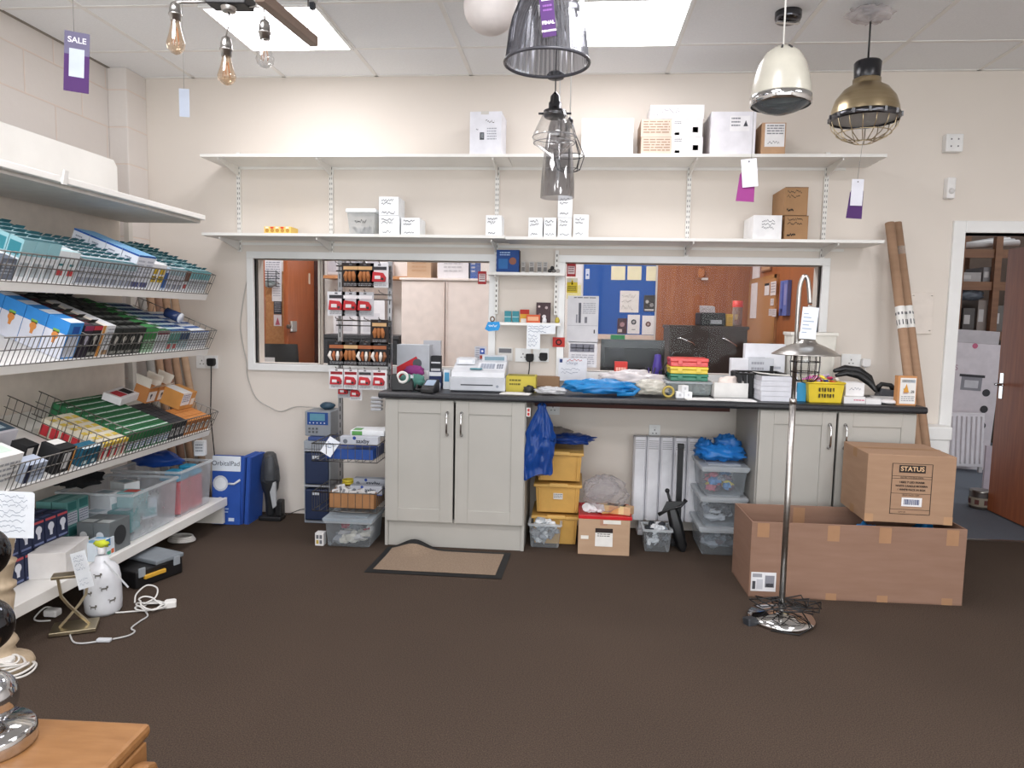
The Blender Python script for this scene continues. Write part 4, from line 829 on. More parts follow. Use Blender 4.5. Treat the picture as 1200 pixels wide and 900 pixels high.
m = MB(); s3 = (.022, .008, .05); m.box(-.011, .011, -.004, .004, 0, .05, '#e8e4e0:s'); m.decal(s3, 'F', .2, .1, .8, .45, '#b8302c:g'); m.decal(s3, 'F', .2, .55, .8, .9, '#b8302c:g'); p = PY(619, 488, -.575); tag(m.out('switch_unit', None, (cl1+.012, -.575, p.z)), 'tiny white switch with red rockers on the left cabinet side', 'switch')
# storage basket of clear bags, card box, red tray, bag of rolls
def crumbs(seed, n, w, d, h, cols, r=.02):
    rnd = random.Random(seed); m = MB()
    for i in range(n):
        m.lump((rnd.uniform(-w, w), rnd.uniform(-d, d), rnd.uniform(.02, h)), (r*rnd.uniform(.7, 1.5), r*rnd.uniform(.7, 1.5), r*rnd.uniform(.5, 1)), rnd.choice(cols), i+seed, .5, 3, 8, 6, None, False)
    return m
def small_basket(label, px, py, w, d, h, cols, seed, what):
    c = PZ(px, py, 0); t = clear_tub('open_basket', label, (w, d, h), (c.x, c.y+d/2, 0), 0, '#dde2e6:C', .12)
    m = crumbs(seed, 46, w*.3, d*.3, h*1.02, cols, .024); tag(m.out('bag_contents', None, (c.x, c.y+d/2, .008)), what, 'contents', kind='stuff')
small_basket('small clear basket of crumpled clear bags beside the left cabinet', 638, 643, .185, .15, .14, ['#c9ccce:c', '#b4b8bb:p', '#dfe2e4:p', '#9da2a6:p'], 5, 'crumpled clear and grey packets filling the small basket by the cabinet')
small_basket('small clear basket of lamp fittings in front of the white radiator', 770, 648, .16, .16, .13, ['#d6dade:p', '#8d949c:p', '#eef0f2:p', '#6a7078:p', '#2c2f35:p'], 8, 'white and grey fittings heaped in the basket by the radiator')
a = PZ(677, 649, 0); b = PZ(737, 651, 0); w = b.x-a.x; s3 = (w, .3, .205)
t = thing('cardboard_box', 'closed brown box with a black and white label, under the bag of rolls', 'box', ((a.x+b.x)/2, a.y+.15, 0))
m = MB(); m.box(-w/2, w/2, -.15, .15, 0, .205, 'cardboard_light'); m.decal(s3, 'T', 0, .47, 1, .53, '#a98560:p'); m.decal(s3, 'F', .42, .84, .56, 1, '#b58a72:p'); m.out('body', t, bev=.002)
m = MB(); m.box(-w*.17, w*.17, -.1515, -.1505, .05, .13, '#ece9e4:p'); m.box(-w*.17, w*.17, -.1522, -.1506, .13, .155, '#2a1c1a:p'); m.textlines((w, .3032, .205), 'F', .37, .5, .62, .61, '#77736e:p', 2, 2); m.box(-w*.45, -w*.3, -.1515, -.1505, .09, .11, '#e8e4dc:p'); m.box(-w*.02, w*.32, -.1515, -.1505, .182, .203, '#e8e4dc:p'); m.out('shipping_label', t, label='white label with a black heading')
z = .2055
m = MB(); m.box(-w/2*1.04, w/2*1.04, -.14, .14, 0, .004, '#c8262c:g')
for q in ((-w*.52, w*.52, -.146, -.138), (-w*.52, w*.52, .138, .146), (-w*.52, -w*.49, -.14, .14), (w*.49, w*.52, -.14, .14)): m.box(*q, 0, .02, '#c8262c:g')
tag(m.out('tray', None, ((a.x+b.x)/2+.005, a.y+.15, z), bev=.002), 'shallow red tray on the closed brown box', 'tray')
cc = Vector(((a.x+b.x)/2+.01, a.y+.16, z+.006))
rnd = random.Random(4)
for i in range(7):
    x, y = -.105+.037*i, rnd.uniform(-.05, -.02); m = MB()
    if i < 3: m.lump((0, 0, .03), (.03, .03, .026), '#e2dfe0:p', i+3, .3, 2)
    else: m.box(-.04, .04, -.03, .03, 0, .05, ['#e2c07c:p', '#d9a56a:p', '#e6cf9a:p', '#d8b088:p'][i-3])
    tag(m.out('foam_block', None, cc+Vector((x, y, .0)), (0, 0, rnd.uniform(-.6, .6)), .005), ['white ball', 'white lump', 'white wad', 'yellow block', 'orange tan block', 'pale yellow block', 'tan block'][i]+' in the clear bag on the red tray', 'packing', 'packing in the bag on the red tray')
m = MB(); m.lump((0, 0, .1), (.125, .12, .1), '#e4e0e0:C', 21, .25, 2.2, 34, 22, -.085); m.lump((-.03, .02, .13), (.1, .08, .07), '#e8e6e8:C', 27, .3, 2.5, 26, 16); tag(m.out('clear_bag', None, cc+Vector((0, .01, .002))), 'large clear plastic bag of white and yellow packing on the red tray', 'bag')
# white electric radiator leaning on the wall
rx0, rx1 = PY(741, 560, -.12).x, PY(868, 560, -.12).x; rz0, rz1 = .09, PY(800, 513, -.12).z
t = thing('electric_radiator', 'white ribbed electric radiator standing under the worktop', 'radiator', ((rx0+rx1)/2, -.09, 0)); w = rx1-rx0; n = 8
m = MB()
for i in range(n):
    x0 = -w/2+i*w/n; m.prism([(x0+.002, -.03), (x0+.012, -.045), (x0+w/n-.012, -.045), (x0+w/n-.002, -.03), (x0+w/n-.002, .03), (x0+.002, .03)], 'z', rz0, rz1, '#e6e6ea:s')
m.out('fins', t, bev=.003)
m = MB()
for i in range(n):
    x0 = -w/2+i*w/n
    for j in range(5): m.box(x0+.012, x0+w/n-.012, -.0462, -.044, rz1-.075+j*.012, rz1-.069+j*.012, '#b9b8bc:p')
m.out('grille', t)
m = MB()
for x in (-w/2+.06, w/2-.06): m.box(x-.02, x+.02, -.06, .06, 0, .03, '#c9c9cc:s'); m.box(x-.012, x+.012, -.02, .02, .03, rz0+.01, '#c9c9cc:s')
m.out('leg', t, bev=.004)
# black post and umbrella-like stand in front of it
p0 = PZ(797, 640, 0); p = PY(798, 520, -.3)
t = thing('black_post', 'black square post standing in front of the white radiator', 'post', (p.x, -.3, 0))
m = MB(); m.box(-.016, .016, -.016, .016, .02, p.z-.03, 'black'); m.out('shaft', t, bev=.002); m = MB(); m.box(-.018, .018, -.018, .018, p.z-.03, p.z, 'black'); m.out('cap', t, bev=.003); m = MB(); m.box(-.04, .04, -.05, .05, 0, .02, 'black'); m.out('foot', t, bev=.004)
c = PZ(800, 643, 0)
t = thing('folded_umbrella', 'black folded umbrella-like stand leaning before the radiator', 'umbrella', (c.x-.005, -.44, .0), 0, None, (-.1, -.28, 0))
m = MB(); m.lathe([(.012, .0), (.03, .03), (.036, .16), (.03, .24), (.012, .3)], 'black', 16, wob=lambda a: .18*math.sin(5*a)); m.out('canopy', t)
m = MB(); m.tube([(0, 0, .28), (0, 0, .36)], .008, 'black', 8); m.ball((0, 0, .365), .014, 'black', 10, 6); m.out('tip', t)
m = MB(); m.tube([(-.085, -.02, .245), (-.02, -.028, .262), (.05, -.025, .262), (.09, -.02, .292)], .009, 'black', 8, rs=[.012, .007, .007, .013]); m.prism([(-.08, .24), (.085, .285), (.02, .3), (-.02, .31)], 'y', -.03, -.022, 'black'); m.out('strap', t)
# three clear storage boxes with lids and a blue net bag on top
cx = (PZ(817, 653, 0).x+PZ(876, 655, 0).x)/2
zz = 0
for i in range(3):
    t = clear_tub('storage_box', ['lowest clear lidded box of the stack beside the right cabinet', 'middle clear lidded box of the stack beside the right cabinet', 'topmost clear lidded box of the stack, under blue netting'][i], (.245, .34, .145), (cx, -.33, zz), 0, '#d3dadf:C', .1, True, '#e3e8ec:c')
    m = crumbs(40+i, 30, .075, .085, .085, [['#4a4e55:p', '#9aa0a8:p', '#6a5f66:p', '#77808a:p'], ['#8a8f98:p', '#55585f:p', '#c4c8ce:p', '#3b3d42:p'], ['#c46a7a:p', '#6a7f9c:p', '#d8c65a:p', '#8d8f98:p', '#5a8fc4:p', '#6a4f5c:p']][i], .026)
    tag(m.out('box_contents', None, (cx, -.36, zz+.006)), ['dark packets in the lowest clear lidded box', 'grey and black cables in the middle clear lidded box', 'coloured leads and packets in the topmost clear lidded box'][i], 'contents', kind='stuff'); zz += .177
p = PY(862, 545, -.33)
m = MB(); m.lump((0, 0, .045), (.14, .11, .05), '#2f86d8:b', 51, .45, 3.2, 34, 20, -.04); m.lump((.045, .03, .085), (.075, .07, .06), '#2f7fce:b', 57, .4, 3.5, 30, 18); m.lump((-.085, .02, .06), (.05, .06, .055), '#2f7fce:b', 58, .4, 3.5, 24, 14); tag(m.out('netting_bag', None, (cx-.005, -.34, zz+.0)), 'bright blue netting bag heaped on the clear storage boxes', 'bag')
# ---- left of the cabinet: drawer tower, gadget, display stand
dx0, dx1 = PY(356, 560, -.3).x, PY(386, 560, -.3).x; dw = .17
a = PZ(356, 613, 0)
t = thing('drawer_tower', 'narrow grey drawer tower with navy drawers beside the wire stand', 'drawers', (a.x+.085, a.y+.15, 0)); w = .17; z0 = .0
m = MB(); m.box(-w/2, w/2, -.14, .14, .0, .015, '#8d939c:s'); m.box(-w/2, -w/2+.006, -.14, .14, 0, .47, '#a4a8ae:s'); m.box(w/2-.006, w/2, -.14, .14, 0, .47, '#a4a8ae:s'); m.box(-w/2, w/2, .13, .14, 0, .47, '#a4a8ae:s')
for z in (.235, .465): m.box(-w/2, w/2, -.14, .14, z, z+.014, '#a9adb4:s')
m.out('frame', t, bev=.003)
for z in (.022, .256):
    m = MB(); m.box(-w/2+.008, w/2-.008, -.15, .12, z, z+.2, '#1f2d4d:s'); d = m.out('drawer', t, bev=.008)
    m = MB(); m.box(-.025, .02, -.153, -.148, z+.165, z+.185, '#c9ced6:p'); m.out('label_holder', d)
m = MB(); m.box(-w/2+.002, w/2-.002, -.145, .12, .481, .535, '#9aa0a8:s'); m.box(-w/2+.03, w/2-.002, -.147, .1, .535, .56, '#3a4f86:s'); m.out('top_tray', t, bev=.004)
s3 = (w, .2, .165); zt = .562
t = thing('test_unit', 'small grey test unit with blue display on the drawer tower', 'instrument', (a.x+.085, a.y+.13, zt))
m = MB(); m.box(-w/2, w/2, -.1, .1, 0, .16, '#8d9298:s'); m.out('case', t, bev=.006)
m = MB(); s4 = (w, .2, .16); m.decal(s4, 'F', .1, .45, .9, .95, '#2b4f92:g', .0008); m.decal(s4, 'F', .2, .62, .78, .9, '#5f94a8:g', .0016)
for i in range(5): m.disc(s4, 'F', .2+.14*i, .53, .025, '#c9d4e6:s', .002, 10)
m.out('display', t, label='blue panel with a pale screen')
m = MB()
for i in range(6): m.box(-.06+.02*(i % 3)*1.2, -.048+.02*(i % 3)*1.2, -.104, -.1, .02+.022*(i//3), .032+.022*(i//3), '#55585e:s')
m.lathe([(.016, 0), (.016, .01), (.001, .01)], '#5f6369:s', 14, (0, 0, 0)); o = m.out('keys', t)
m = MB(); m.lump((.0, 0, .022), (.05, .035, .024), '#2f4a5c:s', 3, .12, 1.5); tag(m.out('pouch', None, (a.x+.115, a.y+.13, zt+.162)), 'small slate blue pouch on top of the grey test unit', 'pouch')
m = MB(); c0 = PY(355, 483, a.y+.1); pts = [PY(289, 450, -.012), PY(300, 466, -.012), PY(318, 478, -.012), PY(330, 482, -.012), PY(345, 477, -.02), PY(360, 477, -.06), Vector((a.x+.07, a.y+.16, zt+.165))]
m.tube(spl([PY(292, 320, -.008), PY(287, 340, -.008), PY(282, 375, -.008), PY(283, 395, -.008), PY(289, 425, -.02), PY(290, 440, -.012)]+pts[1:]), .0035, '#b9b4ae:s', 6); tag(m.out('wall_cable', None), 'thin grey cable running down the wall to the grey test unit', 'cable')
m = MB(); q = PZ(357, 600, 0); m.tube([(a.x+.01, a.y+.2, .05), (a.x-.1, a.y+.2, .03), (a.x-.17, a.y+.16, .006), (a.x-.2, a.y+.1, .004)], .003, 'black', 6); tag(m.out('floor_cable', None), 'black lead on the carpet between vacuum and drawer tower', 'cable')
# handheld vacuum standing on its charging base
c = PZ(317, 610, 0); c.y -= .0
t = thing('handheld_vacuum', 'black handheld vacuum cleaner upright on its charging base', 'vacuum cleaner', (c.x, c.y+.03, 0))
m = MB(); m.prism([(-.075, -.05), (.075, -.05), (.07, .05), (-.06, .05)], 'z', 0, .03, 'black'); m.prism([(.03, -.035), (.075, -.035), (.07, .04), (.03, .04)], 'z', .03, .13, 'black'); m.out('charging_base', t, bev=.008)
m = MB(); m.lathe([(.02, .03), (.03, .05), (.032, .16), (.05, .2), (.058, .25)], '#2a2b2d:s', 20, (-.012, 0, 0)); m.prism([(-.055, .25), (-.035, .07), (-.02, .07), (-.02, .23)], 'y', -.014, .014, 'black'); m.out('motor_body', t)
m = MB(); m.prism([(.0, .2), (.02, .08), (.045, .1), (.04, .26), (.015, .25)], 'y', -.045, -.02, '#b4b6b8:s'); m.out('side_panel', t, bev=.005, label='pale grey side panel')
m = MB(); m.lathe([(.058, .25), (.06, .27), (.055, .34), (.038, .43), (.022, .445), (.001, .446)], '#55585c:c', 24, (-.012, 0, 0), lambda a: .05*math.cos(2*a)); m.out('dust_cup', t, label='smoky clear dust cup')
m = MB(); m.lathe([(.03, .26), (.034, .3), (.02, .41), (.001, .415)], '#8d9095:s', 16, (-.012, 0, 0)); m.out('filter', t)
# flat blue cartons against the wall, beside the gondola
blu = '#2450a6:p'
for i, (px0_, px1_, py, yy, ang) in enumerate(((250, 283, 615, -.30, .0), (285, 296, 612, -.2, 0))):
    a0, a1 = PY(px0_, 610, yy), PY(px1_, 610, yy); w = max(.12, a1.x-a0.x) if i == 0 else .03; h = PY(272, 535, yy).z-.0
    if i == 0:
        t = thing('flat_carton', 'blue and white flat carton with a pad picture, next to the shelving end', 'carton', ((a0.x+a1.x)/2, yy, 0), 0, None, (-.07, 0, 0)); s3 = (w, .05, h)
        m = MB(); m.box(-w/2, w/2, -.025, .025, 0, h, blu); m.decal(s3, 'F', 0, .78, 1, 1, '#dfe6ee:p'); m.disc(s3, 'F', .3, .6, .27, '#c9cfd6:p', .0006); m.disc(s3, 'F', .3, .6, .2, '#e2e6ea:p', .001); m.decal(s3, 'F', .1, .3, .5, .34, '#d0d8e4:p', .0006); m.disc(s3, 'F', .3, .34, .14, '#d8dee6:p', .0004); m.textlines(s3, 'F', .1, .15, .6, .24, '#a9bde0:p', 2, 2); m.decal(s3, 'F', .6, .05, .8, .1, '#d0dcf0:p')
        m.out('body', t, bev=.002); text('OrbitalPad', .042, '#3a4654:p', t, (-w*.02, -.0265, h*.89)); m = MB(); m.tube([(w*.1, -.03, h*.6), (w*.3, -.035, h*.6), (w*.5, -.03, h*.66)], .007, '#d5dae0:s', 8); m.out('pad_arm', t)
    else:
        for q in range(2):
            m = MB(); m.box(-w/2, w/2, -.1, .1, 0, h+.02, blu); m.decal((w, .2, h+.02), 'F', .75, 0, 1, 1, '#1a3c86:p'); tag(m.out('flat_carton', None, (a0.x+.03+q*.05*0+.0, yy+.0+q*.0, 0), (0, .06, 0), .002) if q == 0 else m.out('flat_carton', None, (a0.x+.03+w+.008, yy-.0, 0), (0, .06, 0), .002), ['plain blue flat carton standing edge-on behind the pad carton', 'plain blue flat carton edge-on, nearer the vacuum'][q], 'carton')
# ---- wire display stand with hooks and baskets
sx0, sx1 = PY(398, 450, -.36).x, PY(456, 450, -.36).x
t = thing('display_stand', 'grey wire display stand with hook rails and two baskets', 'display stand', ((sx0+sx1)/2, -.34, 0)); hw = (sx1-sx0)/2; zt = PY(430, 306, -.36).z
def part(name, fn, **k):
    m = MB(); fn(m); return m.out(name, t, **k)
for s in (-1, 1): part('upright', lambda m: (m.box(s*hw-.012, s*hw+.012, -.012, .012, .0, zt, '#9a9a9c:m'), [m.box(s*hw-.003, s*hw+.003, -.0128, -.012, z*.05+.05, z*.05+.08, '#3a3a3c:p') for z in range(int(zt/.05)-1)]))
part('foot', lambda m: (m.box(-hw-.012, -hw+.012, -.013, .14, 0, .025, '#6e6e70:m'), m.box(hw-.012, hw+.012, -.013, .14, 0, .025, '#6e6e70:m')))
hook_z = [PY(430, y, -.36).z for y in (312, 345, 376, 402, 433)]
HOOKS = []
for k, z in enumerate(hook_z):
    part('hook_rail', lambda m: (m.tube([(-hw-.02, -.016, z), (hw+.01, -.016, z)], .004, 'wire', 6), m.tube([(-hw-.02, -.016, z-.03), (hw+.01, -.016, z-.03)], .004, 'wire', 6)))
    for j in range(4):
        x = -hw*.85+j*hw*.56
        part('hook', lambda m: m.tube([(x, -.018, z+.0), (x, -.15, z+.012), (x, -.162, z+.022)], .0028, 'wire', 6)); HOOKS.append((k, j, x, z))
PK = [('#2a211e:p', '#a5683a:p', '#cfa878:p', 'orange tool'), ('#d9d9dc:p', '#c03038:p', '#35363a:p', 'red adaptor'), ('#b9bbbf:p', '#b8282e:p', '#e6e6e8:p', 'red blister'), ('#1d1c1e:p', '#e3ded6:p', '#a8623c:p', 'black glove'), ('#e4e4e6:p', '#b92a34:p', '#8d1d26:p', 'red plug')]
plan = {(0, 1): 0, (0, 2): 0, (0, 3): 1, (1, 0): 1, (1, 1): 2, (1, 2): 2, (2, 3): 0, (3, 0): 3, (3, 1): 0, (3, 2): 3, (3, 3): 3, (4, 0): 4, (4, 1): 4, (4, 2): 1, (4, 3): 4}
SX = (sx0+sx1)/2
def packet(k, j, x, z, kind, row, label, dy=-.14, sc=1.0):
    b, c1, c2, nm = PK[kind]; w, h = .105*sc, .14*sc; s3 = (w, .002, h)
    tt = thing('hanging_packet', label, 'packet', (SX+x, -.34+dy, z-h+.01), 0, 'packets on the wire stand')
    m = MB(); m.box(-w/2, w/2, -.001, .001, 0, h, b); m.decal(s3, 'F', .42, .9, .58, .96, '#55555a:p'); m.decal(s3, 'F', .1, .72, .9, .86, c2); m.textlines(s3, 'F', .12, .04, .88, .16, '#9a9a9e:p', 2, kind+j); m.out('card', tt)
    m = MB()
    if kind == 0:
        for q in (-.22, 0, .22): m.tube([(w*q, -.012, h*.25), (w*q*1.05, -.018, h*.45), (w*q*.8, -.014, h*.64)], .012, c1, 8, rs=[.008, w*.13, w*.09])
        m.box(-w*.3, w*.3, -.012, -.002, h*.3, h*.42, '#5a3a24:s')
    elif kind == 3:
        for q in range(4): m.tube([(w*(q-1.5)*.2, -.01, h*.6), (w*(q-1.5)*.24, -.018, h*.42), (w*(q-1.5)*.16, -.01, h*.22)], .01, [c1, c2, c1, '#8a5a3a:s'][q], 8, rs=[w*.06, w*.11, w*.05])
    else:
        m.prism([(-w*.36, h*.24), (w*.34, h*.24), (w*.38, h*.42), (w*.22, h*.6), (-w*.3, h*.64)], 'y', -.03, -.001, c1); m.box(-w*.2, w*.12, -.032, -.028, h*.34, h*.48, '#e2dcdc:p'); m.box(w*.16, w*.3, -.034, -.028, h*.3, h*.4, '#2c2426:s')
    m.out('product', tt, bev=.002)
posn = ['far left', 'second', 'third', 'far right']
for (k, j), kind in plan.items():
    z = [q for q in HOOKS if q[0] == k and q[1] == j][0]
    packet(k, j, z[2], z[3], kind, k, '%s packet on the %s hook of the %s hook rail' % (PK[kind][3], posn[j], ['top', 'second', 'third', 'fourth', 'lowest'][k]), -.145, .85 if k == 4 else 1)
for j, (px, py) in enumerate(((403, 460), (417, 463))):
    p = PY(px, py, -.42); packet(5, j, p.x-SX, p.z+.06, [2, 4][j], 5, ['white and red packet hanging low left of the stand', 'white and red packet hanging low beside the counter corner'][j], -.08, .72)
m = MB(); m.lump((0, 0, 0), (.035, .02, .045), 'black', 5, .35, 3, 14, 10); p = PY(408, 449, -.46); tag(m.out('black_gadget', None, p), 'black moulded gadget hanging between the red packets', 'gadget')
m = MB(); p = PY(442, 472, -.45)
for q in range(4): m.box(-.035, .03, -.02, .02, -.045+q*.022, -.03+q*.022, '#b9babf:g')
tag(m.out('clip_strip', None, p, bev=.004), 'silver grey clip strip hanging under the worktop corner', 'strip')
# its two baskets
def basket(z, h, tilt=0):
    def f(m):
        x0, x1, y0, y1 = -hw-.06, hw+.012, -.33, -.02
        for zz, r in ((z, .003), (z+h, .0035)): m.tube([(x0, y0, zz), (x1, y0, zz), (x1, y1, zz+tilt), (x0, y1, zz+tilt)], r, 'wire', 6, True)
        for i in range(10):
            x = x0+(x1-x0)*i/9; m.tube([(x, y0, z+h), (x, y0, z), (x, y1, z+tilt), (x, y1, z+h+tilt)], .0018, 'wire', 4)
        for i in range(1, 8):
            y = y0+(y1-y0)*i/8
            for x in (x0, x1): m.tube([(x, y, z), (x, y, z+h)], .0018, 'wire', 4)
    part('basket', f)
zb1, zb2 = .505, .215
basket(zb1, .1); basket(zb2, .11)
def saxby(label, x, y, z, w, h, d, col, rx=0):
    tt = thing('lamp_carton', label, 'carton', (SX+x, -.34+y, z), 0, None, (rx, 0, 0)); s3 = (w, d, h)
    m = MB(); m.box(-w/2, w/2, -d/2, d/2, 0, h, col); m.decal(s3, 'F', 0, 0, 1, .12, '#22418e:p'); m.disc(s3, 'F', .38, .86, .045, '#22418e:p', .0004, 14); m.disc(s3, 'F', .14, .5, .06, '#6b6f78:p', .0004)
    m.out('body', tt, bev=.002); text('saxby', h*.62, '#33363f:p', tt, (w*.1, -d/2-.003, h*.55), bold=.0006)
    return tt
saxby('grey lamp carton lettered saxby in the upper wire basket', .055, -.285, zb1+.088, .22, .055, .05, '#b9bcc4:p')
saxby('grey lamp carton lettered saxby, rear one in the lower wire basket', .065, -.1, zb2+.09, .2, .06, .05, '#a9acb4:p')
saxby('grey lamp carton lettered saxby, front one in the lower wire basket', .07, -.2, zb2+.075, .19, .055, .05, '#a9acb4:p')
m = MB(); m.box(-.14, .14, -.13, .11, 0, .06, '#1f4a96:s'); m.box(-.13, .13, -.12, .1, .05, .0605, '#16366e:s'); tag(m.out('blue_tray', None, (SX-.01, -.5, zb1+.006), bev=.004), 'blue plastic tray in the upper wire basket', 'tray')
m = MB(); s3 = (.2, .16, .03); m.box(-.1, .1, -.08, .08, 0, .03, '#e6e8ea:p'); m.decal(s3, 'F', .05, .1, .35, .9, '#5d9a52:p'); m.decal(s3, 'T', .05, .1, .3, .6, '#5d9a52:p'); tag(m.out('white_packet', None, (SX+.07, -.47, zb1+.1325), (0, 0, .05), .002), 'flat white packet with green print on top of the upper basket', 'packet')
m = MB(); s3 = (.07, .002, .1); m.box(-.035, .035, -.001, .001, 0, .1, '#dfe3ea:p'); m.scribble(s3, 'F', .1, .3, .9, .8, '#4a6a90:p', 3, 2); tag(m.out('price_card', None, (SX-.135, -.67, zb1+.04), (-.35, .5, -.1)), 'tilted white price card at the corner of the upper basket', 'card')
bx = MB(); w, d, h = .27, .22, .09
for q in ((-w/2, w/2, -d/2, -d/2+.004), (-w/2, w/2, d/2-.004, d/2), (-w/2, -w/2+.004, -d/2, d/2), (w/2-.004, w/2, -d/2, d/2)): bx.box(*q, 0, h, 'cardboard_dark' if False else '#a4754c:p')
bx.box(-w/2, w/2, -d/2, d/2, 0, .004, '#a4754c:p'); bc = Vector((SX+.0, -.5, zb2+.005)); tag(bx.out('open_carton', None, bc, bev=.001), 'open brown carton of small boxes in the lower wire basket', 'carton')
rnd = random.Random(8)
for i in range(9):
    x, y = -.1+.05*(i % 5), -.06+.07*(i//5); carton('small_carton', '%s small white box in the open brown carton, %s row' % (ORD[i % 5], ['front', 'back'][i//5]), 'carton', (.045, .05, .045), bc+Vector((x, y, .05+(.015 if i % 2 else 0))), '#dedcda:p', [('decal','F',.15,.2,.5,.8,'#8a8a90:p'), ('decal','T',.2,.2,.8,.5,'#9a8d80:p')], rnd.uniform(-.5, .5), 'small white boxes in the open carton', rot=(rnd.uniform(-.3, .3), rnd.uniform(-.3, .3), rnd.uniform(-.6, .6)))
m = MB(); m.tube([(.03*math.cos(x), .03*math.sin(x), .01) for x in [2*PI*i/20 for i in range(20)]], .008, '#d8c23a:s', 8, True); m.tube([(.03*math.cos(x), .03*math.sin(x), .026) for x in [2*PI*i/20 for i in range(20)]], .008, '#d8c23a:s', 8, True); tag(m.out('cable_coil', None, (SX-.08, -.42, zb2+.1)), 'coil of yellow cable at the back of the lower basket', 'cable')
a0, a1 = PZ(379, 641, 0), PZ(441, 641, 0)
t2 = clear_tub('storage_box', 'clear lidded box on the carpet under the wire stand', (a1.x-a0.x-.03, .27, .15), ((a0.x+a1.x)/2-.008, a0.y+.14, 0), 0, '#d3dadf:C', .08, True, '#cfdae2:c')
m = crumbs(77, 22, .08, .085, .075, ['#c9c4c2:p', '#b03848:p', '#e2e0de:p', '#8d8f94:p', '#d9d2c4:p'], .028); tag(m.out('box_contents', None, ((a0.x+a1.x)/2, a0.y+.13, .006)), 'white and red packets in the clear box under the wire stand', 'contents', kind='stuff')
s3 = (.05, .05, .075)
p = PZ(376, 640, 0); carton('socket_carton', 'small white carton with square prints, left of the clear lidded box', 'carton', s3, (p.x-.012, p.y+.03, 0), '#e2e0de:p', [('decal','F',.15,.55,.45,.85,'#6a6a70:p'), ('decal','F',.55,.55,.85,.85,'#6a6a70:p'), ('decal','F',.15,.15,.45,.45,'#b9a04a:p'), ('decal','F',.55,.15,.85,.45,'#6a6a70:p')])
# double socket by the gondola with a black plug
t, c = socket('double wall socket with a black plug beside the shelving end', (243, 424))
p = PY(249, 424, -.013); q = PZ(252, 528, .45)
plug('black plug in the socket beside the shelving, its lead hanging down', (p.x, -.013, c.z), [(0, -.018, -.025), (.0, -.02, -.08), (-.005, -.03, -.35), (.01, -.02, -.6), (.03, -.02, -.85), (.035, -.02, -c.z+.004)])
# ================================================================ things on the worktop
WZ = WTOP+.0006
def onw(x, y): return PZ(x, y, WTOP)
def wx(x0, x1, Y): return PY(x0, 440, Y).x, PY(x1, 440, Y).x
# till
a = onw(527, 456); b = onw(590, 458); w = b.x-a.x; Yf = -.5
x0, x1 = wx(526, 591, Yf); w = x1-x0
t = thing('cash_register', 'pale grey cash register with printed keypad on the black worktop', 'till', ((x0+x1)/2, Yf+.17, WZ), .03)
s3 = (w, .34, .085)
m = MB(); m.box(-w/2, w/2, -.17, .17, .008, .085, '#bfc2c8:s'); m.box(-w/2+.02, w/2-.02, -.16, .16, 0, .008, '#55585e:s'); m.decal(s3, 'F', .2, .45, .78, .53, '#3f4249:p'); m.disc(s3, 'F', .86, .42, .025, '#7d8088:m', .001); m.out('cash_drawer', t, bev=.006)
m = MB(); m.prism([(-.17, .085), (.17, .085), (.17, .165), (.03, .16), (-.15, .112)], 'x', -w/2+.006, w/2-.004, '#d2d4d8:s'); m.out('body', t, bev=.006)
def slope(m, x0, x1, u0, u1, key, lift=.002):
    A, B = Vector((0, -.15, .112)), Vector((0, .03, .16)); n = Vector((0, -.048, .18)).normalized()
    p = lambda x, u: A+(B-A)*u+n*lift+Vector((x, 0, 0))
    m.poly([p(x0, u0), p(x1, u0), p(x1, u1), p(x0, u1)], key)
m = MB(); slope(m, -.01, w/2-.015, .25, .95, '#e4e6ea:s'); slope(m, .005, .09, .35, .85, '#c4c9d2:p', .003)
for i in range(5):
    for j in range(4): slope(m, .008+i*.017, .02+i*.017, .37+j*.12, .45+j*.12, '#8d95a6:s', .004)
for i in range(3):
    for j in range(4): slope(m, .102+i*.014, .112+i*.014, .37+j*.12, .45+j*.12, '#6f7688:s', .004)
m.out('keypad', t)
m = MB(); m.box(-w/2+.02, -.03, -.03, .13, .15, .185, '#d6d8dc:s'); m.box(-w/2+.035, -.045, -.031, -.0295, .158, .176, '#e9eaee:s'); m.box(-.05+.0, .02, -.12, -.08, .128, .134, '#5a8f9a:p'); m.out('printer_cover', t, bev=.006)
m = MB(); m.box(.0, w/2-.01, .1, .14, .16, .2, '#c2c5ca:s'); m.box(.015, w/2-.025, .098, .1005, .17, .192, '#6a8a98:g'); m.out('display', t, bev=.004)
# tape dispenser, card reader, pouch
p = onw(468, 459)
t = thing('tape_dispenser', 'black desktop tape dispenser with a white roll at the left counter end', 'tape dispenser', (p.x+.0, -.5, WZ), .15)
m = MB(); m.prism([(-.065, 0), (.065, 0), (.06, .05), (.05, .075), (.035, .05), (.01, .035), (-.02, .045), (-.04, .095), (-.065, .09)], 'y', -.03, .03, 'black'); m.out('base', t, bev=.005)
m = MB(); m.T = Matrix.Translation((-.002, 0, .075)) @ Matrix.Rotation(PI/2, 4, 'X'); m.lathe([(.022, -.012), (.036, -.012), (.036, .012), (.022, .012), (.022, -.012)], '#e4e2dc:s', 24); m.out('tape_roll', t, label='white tape roll')
m = MB(); m.box(.045, .062, -.016, .016, .072, .09, '#8d8f92:m'); m.out('cutter', t)
p = onw(507, 458)
t = thing('card_reader', 'small black card reader on its dock beside the till', 'card reader', (p.x+.0, -.55, WZ), -.1)
m = MB(); m.prism([(-.07, 0), (.06, 0), (.06, .065), (.045, .07), (-.07, .022)], 'x', -.038, .038, 'black'); m.out('body', t, bev=.004)
m = MB(); m.add([(-.028, -.03, .0405), (.028, -.03, .0405), (.028, .03, .066), (-.028, .03, .066)], [(0,1,2,3)], '#9fb0c4:g'); m.out('screen', t, label='pale blue screen')
